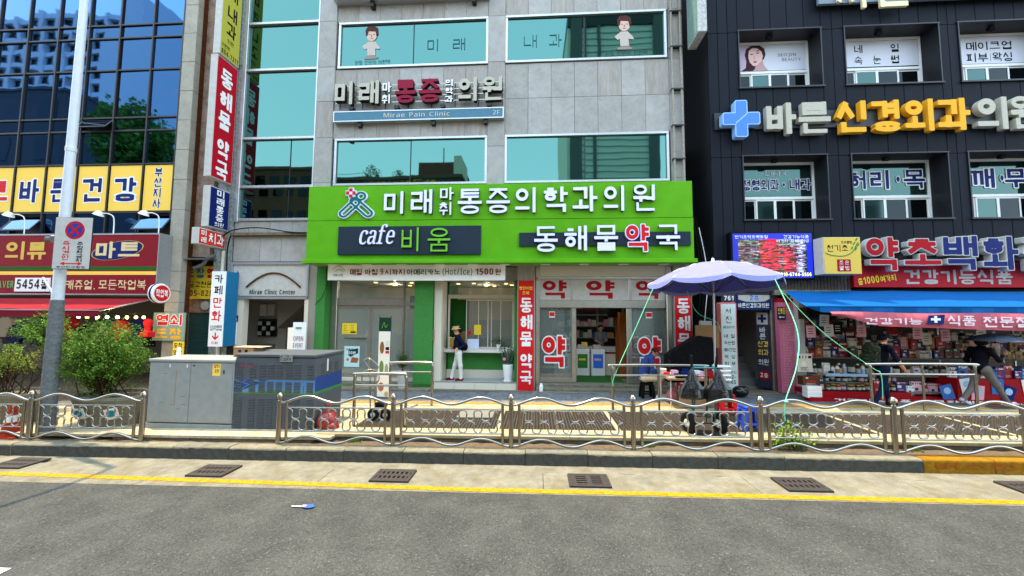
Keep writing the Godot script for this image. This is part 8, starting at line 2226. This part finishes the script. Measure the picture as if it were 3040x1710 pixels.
	var mn := person("person walking in black cap and navy T-shirt with a camouflage backpack", Vector3(7.88, gy, 1.75),
		{"face": Vector3(1, -0.12, -0.3).normalized(), "pel": Vector3(-0.02, 0.92, 0), "chest": Vector3(0.02, 1.18, 0), "neck": Vector3(0.05, 1.42, 0), "head": Vector3(0.09, 1.52, 0), "sl": Vector3(0.06, 1.33, 0.19), "sr": Vector3(0.0, 1.33, -0.19), "el": Vector3(0.16, 1.07, 0.24), "wl": Vector3(0.32, 0.86, 0.22), "er": Vector3(-0.05, 1.06, -0.24), "wr": Vector3(0.02, 0.84, -0.24), "hl": Vector3(0, 0.86, 0.09), "hr": Vector3(0, 0.86, -0.09), "kl": Vector3(-0.04, 0.46, 0.09), "kr": Vector3(0.14, 0.47, -0.08), "al": Vector3(-0.24, 0.1, 0.08), "ar": Vector3(0.2, 0.085, -0.07), "hdl": Vector3(0.5, -1, 0), "hdr": Vector3(0.1, -1, 0), "toel": Vector3(0.92, -0.3, 0).normalized(), "toer": Vector3(1, 0.05, 0).normalized()},
		{"skin": skin, "top": lin(0.07, 0.08, 0.13), "fore": skin, "bottom": lin(0.10, 0.13, 0.22), "shin": lin(0.10, 0.13, 0.22), "shoe": lin(0.07, 0.07, 0.08)})
	blob(mn, "hair", hair, Vector3(0.07, 1.53, 0), Vector3(0.1, 0.1, 0.098), Basis(Vector3(0, 0, 1), 0.3), 0.0, 0.55)
	blob(mn, "cap", K("black"), Vector3(0.085, 1.55, 0), Vector3(0.108, 0.1, 0.106), Basis.IDENTITY, 0.0, 0.5)
	P(mn, "cap_brim", bmesh(Vector3(0.12, 0.012, 0.16), 0.005), K("black"), Vector3(0.22, 1.55, -0.04), Basis(Vector3.UP, 0.3) * Basis(Vector3(0, 0, 1), -0.15))
	var bp := T("backpack", "dark camouflage backpack on the walking person's back", "backpack", Vector3(7.66, gy + 0.98, 1.78))
	var camo := M("camo", Color(0.30, 0.33, 0.24), 0.9, 0, noise_tex(128, 0.6, [[0.05, 0.9]], 88, Color(0.6, 0.5, 0.4, 0.7), 0.04), 3.0)
	P(bp, "body", bmesh(Vector3(0.24, 0.48, 0.36), 0.07), camo, Vector3(0, 0.2, 0), Basis(Vector3(0, 0, 1), -0.06))
	P(bp, "pocket", bmesh(Vector3(0.1, 0.22, 0.26), 0.04), camo, Vector3(-0.14, 0.1, 0.0))
	for q in [-0.12, 0.16]: PT(bp, "strap", K("black"), curve([Vector3(0.1, 0.4, q), Vector3(0.24, 0.42, q), Vector3(0.36, 0.3, q), Vector3(0.34, 0.1, q), Vector3(0.14, -0.02, q)]), 0.018, 6)
	# person with umbrella
	gy = walk_y(10.2)
	var un := person("person in dark jacket and grey trousers striding under a grey umbrella", Vector3(10.18, gy, 1.6),
		{"face": Vector3(1, -0.05, -0.2).normalized(), "pel": Vector3(-0.03, 0.88, 0), "chest": Vector3(0, 1.14, 0), "neck": Vector3(0.04, 1.36, 0), "head": Vector3(0.07, 1.46, 0), "sl": Vector3(0.03, 1.27, 0.17), "sr": Vector3(0.0, 1.27, -0.17), "el": Vector3(0.18, 1.05, 0.2), "wl": Vector3(0.32, 1.16, 0.16), "er": Vector3(-0.08, 1.02, -0.22), "wr": Vector3(0.02, 0.84, -0.22), "hl": Vector3(0, 0.82, 0.08), "hr": Vector3(0, 0.82, -0.08), "kl": Vector3(0.22, 0.47, 0.08), "kr": Vector3(-0.12, 0.44, -0.08), "al": Vector3(0.42, 0.1, 0.08), "ar": Vector3(-0.36, 0.13, -0.07), "hdl": Vector3(0.5, 1, 0), "hdr": Vector3(0.1, -1, 0), "hsl": Vector3(0, 0, 1), "toel": Vector3(0.97, 0.2, 0).normalized(), "toer": Vector3(0.9, -0.4, 0).normalized()},
		{"skin": skin, "top": lin(0.06, 0.07, 0.1), "fore": lin(0.06, 0.07, 0.1), "bottom": lin(0.42, 0.40, 0.38), "shin": lin(0.42, 0.40, 0.38), "shoe": lin(0.75, 0.76, 0.8), "long": true})
	blob(un, "hair", hair, Vector3(0.045, 1.46, 0), Vector3(0.115, 0.13, 0.11), Basis(Vector3(0, 0, 1), 0.25), 0.0, 0.7)
	var u := T("umbrella", "dark grey open umbrella held by the striding person", "umbrella", Vector3(10.45, gy + 0.99, 1.76))
	PT(u, "shaft", K("alu"), [Vector3(0.06, 0, 0), Vector3(-0.02, 0.66, -0.08)], 0.007, 6)
	var um := MB.new()
	for i in 8:
		for r in 4:
			for h in 2:
				var g := func(rr: float, j: float) -> Vector3:
					var a := TAU * (i + j / 2.0) / 8.0
					var R := 0.5 * rr / 4.0
					if j == 1.0: R *= 0.93
					return Vector3(cos(a) * R - 0.02, 0.66 - 0.17 * pow(rr / 4.0, 1.8), sin(a) * R - 0.08)
				um.quad(g.call(r, h), g.call(r + 1, h), g.call(r + 1, h + 1), g.call(r, h + 1), Vector3.UP)
	P(u, "canopy", um.mesh(), M("umbrella_grey", Color(0.26, 0.29, 0.34), 0.7))
	for i in 8: PT(u, "rib", K("alu"), [Vector3(-0.02, 0.655, -0.08), Vector3(cos(TAU * i / 8) * 0.25 - 0.02, 0.6, sin(TAU * i / 8) * 0.25 - 0.08), Vector3(cos(TAU * i / 8) * 0.5 - 0.02, 0.485, sin(TAU * i / 8) * 0.5 - 0.08)], 0.003, 4)
	var vp := person("person in grey shirt standing behind the pharmacy counter", Vector3(2.35, 0.42, -3.2),
		{"face": Vector3(-0.5, -0.2, 1).normalized(), "pel": Vector3(0, 0.9, 0), "chest": Vector3(0, 1.16, 0), "neck": Vector3(0, 1.4, 0), "head": Vector3(0, 1.5, 0.03), "sl": Vector3(-0.17, 1.3, 0), "sr": Vector3(0.17, 1.3, 0), "el": Vector3(-0.2, 1.05, 0.08), "wl": Vector3(-0.1, 1.0, 0.28), "er": Vector3(0.2, 1.05, 0.08), "wr": Vector3(0.06, 1.02, 0.28), "hl": Vector3(-0.08, 0.85, 0), "hr": Vector3(0.08, 0.85, 0), "kl": Vector3(-0.09, 0.46, 0.02), "kr": Vector3(0.09, 0.46, 0.02), "al": Vector3(-0.1, 0.085, 0), "ar": Vector3(0.1, 0.085, 0), "hdl": Vector3(0.3, 0, 1), "hdr": Vector3(-0.3, 0, 1), "hsl": Vector3(1, 0, 0), "hsr": Vector3(-1, 0, 0), "toel": Vector3(0, 0, 1), "toer": Vector3(0, 0, 1)},
		{"skin": skin, "top": lin(0.45, 0.5, 0.55), "fore": skin, "bottom": lin(0.15, 0.15, 0.18), "shin": lin(0.15, 0.15, 0.18), "shoe": lin(0.1, 0.1, 0.1)})
	blob(vp, "hair", hair, Vector3(0, 1.53, 0.01), Vector3(0.1, 0.1, 0.1), Basis(Vector3.RIGHT, -0.3), 0.0, 0.55)

# leaves as folded diamonds gathered on twigs
func leaf(m: MB, p: Vector3, d: Vector3, n: Vector3, l: float, w: float) -> void:
	var s := d.cross(n).normalized() * w
	var tip := p + d * l - n * l * 0.15
	var mid := p + d * l * 0.45
	m.tri(p, mid + s + n * w * 0.3, tip, n, n, n)
	m.tri(p, mid - s + n * w * 0.3, tip, n, n, n)
func rdir() -> Vector3:
	return Vector3(rng.randfn(), rng.randfn(), rng.randfn()).normalized()
func bush(par: Node3D, r: Vector3, c: Vector3, twigs: int, per: int, ll: float, keys: Array, sparse := 0.0) -> void:
	var ms := []
	for k in keys: ms.append(MB.new())
	var st := MB.new()
	for i in twigs:
		var d := rdir()
		d.y = absf(d.y) * 0.9 - 0.35 if rng.randf() < 0.75 else d.y
		d = d.normalized()
		var rad := pow(rng.randf(), 0.45)
		var tip := c + d * r * rad * rng.randf_range(0.9, 1.12)
		if sparse > 0 and tip.y < c.y + sparse and rng.randf() < 0.8: continue
		var base := tip - (d + Vector3(0, 0.6, 0)).normalized() * rng.randf_range(0.18, 0.34)
		if i % 4 == 0: st.tube([base.lerp(c + Vector3(0, -r.y * 0.9, 0), 0.6), base, tip], [0.008, 0.005, 0.002], 4, false)
		var k := rng.randi() % keys.size()
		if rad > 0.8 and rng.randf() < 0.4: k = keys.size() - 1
		for j in per:
			var t := rng.randf()
			var p := base.lerp(tip, t) + rdir() * 0.05
			var ld := (d * 0.6 + rdir() + Vector3(0, -0.1, 0)).normalized()
			var n := (Vector3(0, 1, 0) + rdir() * 0.6).normalized()
			leaf(ms[k], p, ld, (n - ld * n.dot(ld)).normalized(), ll * rng.randf_range(0.7, 1.25), ll * 0.24)
	P(par, "stem", st.mesh(), K("bark"))
	for k in keys.size(): P(par, "foliage", ms[k].mesh(), K(keys[k]))
func build_plants() -> void:
	M("bark", Color(0.28, 0.20, 0.15), 0.9)
	var b := T("nandina_shrub", "large feathery green shrub in the concrete planter", "shrub", Vector3(-8.82, 0.62, 3.8))
	for i in 14: PT(b, "stem", K("bark"), [Vector3(rng.randf_range(-0.4, 0.4), 0, rng.randf_range(-0.2, 0.2)), Vector3(rng.randf_range(-0.6, 0.6), 0.9, rng.randf_range(-0.3, 0.3))], [0.012, 0.006], 5)
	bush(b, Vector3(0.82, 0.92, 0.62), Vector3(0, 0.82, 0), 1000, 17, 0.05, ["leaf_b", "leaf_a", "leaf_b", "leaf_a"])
	var b2 := T("sparse_shrub", "sparser yellowing shrub with bare stems at the left picture edge", "shrub", Vector3(-11.0, 0.6, 3.8))
	for i in 34:
		var x := rng.randf_range(-0.65, 0.65)
		PT(b2, "stem", K("bark"), [Vector3(x * 0.8, 0, rng.randf_range(-0.3, 0.3)), Vector3(x, 0.5, rng.randf_range(-0.3, 0.3)), Vector3(x + rng.randf_range(-0.15, 0.15), 1.0, rng.randf_range(-0.35, 0.35))], [0.012, 0.009, 0.005], 5)
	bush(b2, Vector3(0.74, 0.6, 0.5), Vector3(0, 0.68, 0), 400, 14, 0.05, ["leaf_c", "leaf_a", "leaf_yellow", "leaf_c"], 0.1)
	# tree tip entering at the left edge
	var b3 := T("street_shrub", "green shrub tip entering at the left picture edge beside the lamp pole", "shrub", Vector3(-11.1, 0.6, 2.9))
	PT(b3, "stem", K("bark"), [Vector3(0, 0, 0), Vector3(-0.1, 1.0, 0)], [0.02, 0.01], 6)
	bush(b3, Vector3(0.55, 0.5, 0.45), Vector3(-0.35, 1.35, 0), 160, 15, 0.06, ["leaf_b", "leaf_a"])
	# weeds at the fence foot
	var w := T("weed_clump", "bright green weed clump growing at the fence foot", "weed", Vector3(4.15, SL * 4.15 + 0.14, 4.45))
	var m := MB.new()
	for i in 110:
		var base := Vector3(rng.randfn() * 0.13, 0, rng.randfn() * 0.05)
		var tip := base + Vector3(rng.randfn() * 0.12, rng.randf_range(0.15, 0.5), rng.randfn() * 0.06)
		for j in 6:
			var p := base.lerp(tip, rng.randf_range(0.3, 1.0))
			var d := (rdir() + Vector3(0, 0.4, 0)).normalized()
			leaf(m, p, d, (Vector3.UP - d * d.y).normalized(), 0.06, 0.012)
	P(w, "foliage", m.mesh(), M("weed_green", Color(0.42, 0.55, 0.18), 0.6))
	for x in [-3.2, 6.1, 1.9]:
		var w2 := T("weed_tuft", "small weed tuft behind the kerb near " + ({-3.2: "the hand trolley", 6.1: "the yellow kerb", 1.9: "the middle fence post"}[x]), "weed", Vector3(x, SL * x + 0.15, 4.42))
		var m2 := MB.new()
		for i in 40:
			var d := (rdir() + Vector3(0, 1.2, 0)).normalized()
			leaf(m2, Vector3(rng.randfn() * 0.06, 0, rng.randfn() * 0.03), d, Vector3(0, 0, 1), 0.1, 0.008)
		P(w2, "blades", m2.mesh(), K("weed_green"))
	# pot plant on the cafe platform: upright glossy stems
	var z := T("potted_zz_plant", "dark green plant with a pink ribbon in a tall white pot on the cafe platform", "potted plant", Vector3(-0.84, 0.435, -0.25))
	P(z, "pot", lath([Vector2(0, 0.02), Vector2(0.1, 0.02), Vector2(0.13, 0.2), Vector2(0.155, 0.48), Vector2(0.15, 0.5), Vector2(0.135, 0.5), Vector2(0.13, 0.46), Vector2(0, 0.45)], 22), K("white"))
	P(z, "saucer", lath([Vector2(0, 0), Vector2(0.13, 0), Vector2(0.15, 0.03), Vector2(0.1, 0.03)], 20), K("white"))
	var zm := MB.new()
	for i in 22:
		var d := (Vector3(rng.randfn() * 0.3, 1, rng.randfn() * 0.25)).normalized()
		var p0 := Vector3(rng.randfn() * 0.04, 0.46, rng.randfn() * 0.04)
		var L := rng.randf_range(0.3, 0.66)
		for j in 14:
			var p := p0 + d * L * (0.2 + 0.8 * j / 14.0)
			var sd := d.cross(Vector3(sin(i), 0, cos(i))).normalized() * (1 if j % 2 else -1)
			var ld := (sd + d * 0.7).normalized()
			leaf(zm, p, ld, (Vector3(0, 0.4, 1) - ld * ld.dot(Vector3(0, 0.4, 1))).normalized(), 0.085, 0.02)
	P(z, "foliage", zm.mesh(), M("zz_green", Color(0.14, 0.26, 0.10), 0.35))
	blob(z, "ribbon", K("pink"), Vector3(-0.1, 0.66, 0.12), Vector3(0.05, 0.045, 0.03))
	# small pots
	var pt := T("counter_plant", "small plant in a white pot on the cafe counter", "potted plant", Vector3(-1.16, 1.333, -0.6))
	P(pt, "pot", lath([Vector2(0, 0), Vector2(0.055, 0), Vector2(0.07, 0.15), Vector2(0.06, 0.15), Vector2(0, 0.13)], 16), K("white"))
	var pm := MB.new()
	for i in 60:
		var d := (rdir() + Vector3(0, 0.9, 0)).normalized()
		leaf(pm, Vector3(0, 0.14, 0) + d * rng.randf_range(0.05, 0.22), d, Vector3(0, 0, 1), 0.06, 0.015)
	P(pt, "foliage", pm.mesh(), K("zz_green"))
	var ol := T("olive_tree_pot", "grey green olive tree in a white pot beside the cafe door", "potted plant", Vector3(-3.88, 0.27, 0.15))
	P(ol, "pot", lath([Vector2(0, 0.0), Vector2(0.1, 0.0), Vector2(0.15, 0.42), Vector2(0.14, 0.44), Vector2(0, 0.42)], 20), K("offwhite"))
	PT(ol, "trunk", K("bark"), [Vector3(0, 0.4, 0), Vector3(0.02, 0.75, 0)], [0.015, 0.01], 6)
	bush(ol, Vector3(0.24, 0.36, 0.2), Vector3(0, 0.85, 0), 120, 9, 0.05, ["leaf_olive", "leaf_b"])
	var sc := T("succulent_dish", "low dish of small succulents at the left end of the cafe counter", "potted plant", Vector3(-2.86, 1.332, -0.55))
	P(sc, "dish", lath([Vector2(0, 0), Vector2(0.06, 0), Vector2(0.085, 0.06), Vector2(0, 0.055)], 16), K("white"))
	var sm := MB.new()
	for i in 40:
		var d := (rdir() + Vector3(0, 0.8, 0)).normalized()
		leaf(sm, Vector3(rng.randfn() * 0.03, 0.055, rng.randfn() * 0.03), d, Vector3(0, 0, 1), 0.06, 0.012)
	P(sc, "foliage", sm.mesh(), K("leaf_olive"))

# the far side of the road, seen only in the mirror glass
func far_block(nm: String, label: String, x0: float, x1: float, y1: float, z0: float, depth: float, wall: Material, cols: int, floors: int, y_first := 3.5) -> Node3D:
	var b := T(nm, label, "building")
	PB(b, "wall", wall, x0, x1, -0.5, y1, z0, z0 + depth)
	PB(b, "parapet", wall, x0 - 0.15, x1 + 0.15, y1, y1 + 0.35, z0 - 0.15, z0 + depth)
	var w := (x1 - x0) / cols
	var h := (y1 - y_first) / floors
	for j in floors:
		for i in cols: PB(b, "window", K("dark_glass"), x0 + w * i + w * 0.18, x0 + w * (i + 1) - w * 0.18, y_first + h * j + h * 0.25, y_first + h * (j + 1) - h * 0.2, z0 - 0.06, z0 - 0.02)
	return b
func build_opposite() -> void:
	var z := 28.0
	var br := M("brick_brown", Color(0.40, 0.27, 0.22), 0.9)
	far_block("brick_block", "brown brick block across the road mirrored in the stair window", -34, -24.5, 17.9, z, 12, br, 6, 4)
	var a := far_block("academy_block", "brown block across the road with yellow rooftop lettering", -23.5, -7.8, 16.9, z, 12, M("far_brown", Color(0.36, 0.30, 0.26), 0.9), 9, 4)
	PB(a, "roof_room", br, -12.5, -7.9, 16.9, 18.9, z + 0.5, z + 8)
	PB(a, "roof_room", K("cream"), -8.6, -7.8, 16.9, 19.5, z + 0.3, z + 4)
	var t := text(a, "한국전기학원", K("gold"), 0, 8.0, 0, 0.9, 0, 0.16, 20)
	t.transform = Transform3D(Basis(Vector3.UP, PI), Vector3(-10.4, 15.9, z - 0.05))
	PT(a, "antenna", K("dark_metal"), [Vector3(-9.9, 18.9, z + 1), Vector3(-9.9, 20.6, z + 1)], 0.06, 5)
	PB(a, "roof_rail", K("alu"), -23.4, -17, 17.7, 17.75, z + 0.2, z + 0.25)
	var ct := T("corrugated_tower", "pale ribbed tower across the road mirrored in the right windows", "building")
	PB(ct, "wall", M("tower_green", Color(0.84, 0.86, 0.80), 0.8), 3.4, 12.8, -0.5, 33.0, z, z + 14)
	PB(ct, "dark_strip", M("strip_grey", Color(0.36, 0.39, 0.38), 0.7), 3.7, 4.9, -0.5, 34.5, z - 0.3, z - 0.02); PB(ct, "dark_strip", K("strip_grey"), 6.1, 6.4, -0.5, 33, z - 0.2, z - 0.02); PB(ct, "dark_strip", K("strip_grey"), 11.8, 12.8, -0.5, 34.5, z - 0.3, z - 0.02); PB(ct, "roof_band", K("dark_metal"), 3.4, 12.8, 33, 34.6, z - 0.2, z + 14)
	for i in 44: PB(ct, "rib", M("tower_rib", Color(0.66, 0.69, 0.65), 0.8), 4.95, 11.75, 3.0 + i * 0.68, 3.09 + i * 0.68, z - 0.08, z - 0.02)
	far_block("corner_block", "plain grey block across the road right of the ribbed tower", 14.5, 34, 14.0, z, 12, M("far_grey", Color(0.55, 0.55, 0.54), 0.9), 10, 4)
	far_block("low_block", "low cream block across the road between the towers", -7.2, 2.8, 11.5, z, 10, M("far_cream", Color(0.66, 0.62, 0.54), 0.9), 6, 3)
	# white apartment tower far behind
	var w := T("apartment_tower", "tall white apartment tower far across the road mirrored in the dark glass", "building")
	PB(w, "core", K("dark_glass"), -150, -92, 0, 74, 71, 95)
	for i in 22: PB(w, "floor_band", K("tower"), -150, -92, 3.0 + i * 3.3, 4.1 + i * 3.3, 70.2, 95)
	for i in 15: PB(w, "fin", K("tower"), -150 + i * 4.1, -149.1 + i * 4.1, 0, 74, 70.0, 71)
	PB(w, "end_wall", K("tower"), -101, -91, 0, 77, 69.8, 96)
	far_block("dark_apartment", "grey gabled block across the road mirrored at the far left", -80, -56, 29, 30, 14, M("far_dark", Color(0.30, 0.30, 0.31), 0.9), 5, 5)
	# trees
	for q in [["tall street tree across the road mirrored in the dark glass", -37.0, 22.0, 19.0, 3.6], ["small rooftop tree above the academy block", -18.3, 30.0, 17.0, 1.2], ["round rooftop bush above the academy block", -15.4, 30.0, 17.0, 0.9]]:
		var tr := T("far_tree", q[0], "tree", Vector3(q[1], 0 if q[4] > 3 else q[3], q[2]))
		var r: float = q[4]
		var H: float = q[3] if r > 3 else 0.5
		PT(tr, "trunk", K("bark"), [Vector3(0, 0, 0), Vector3(0.3, H * 0.6, 0), Vector3(0, H, 0)], [r * 0.06, r * 0.045, r * 0.02], 8)
		var ms := [MB.new(), MB.new()]
		for i in (420 if r > 3 else 90):
			var d := rdir()
			var c := Vector3(0, H * (0.85 if r > 3 else 1.0) + r * 0.4, 0) + d * Vector3(r * 0.85, r * 1.15, r * 0.85) * pow(rng.randf(), 0.4)
			for j in 9:
				var ld := rdir()
				leaf(ms[i % 2], c + rdir() * r * 0.14, ld, ld.cross(rdir()).normalized(), r * 0.13, r * 0.045)
		for k in 2: P(tr, "crown", ms[k].mesh(), K(["leaf_a", "leaf_b"][k]))
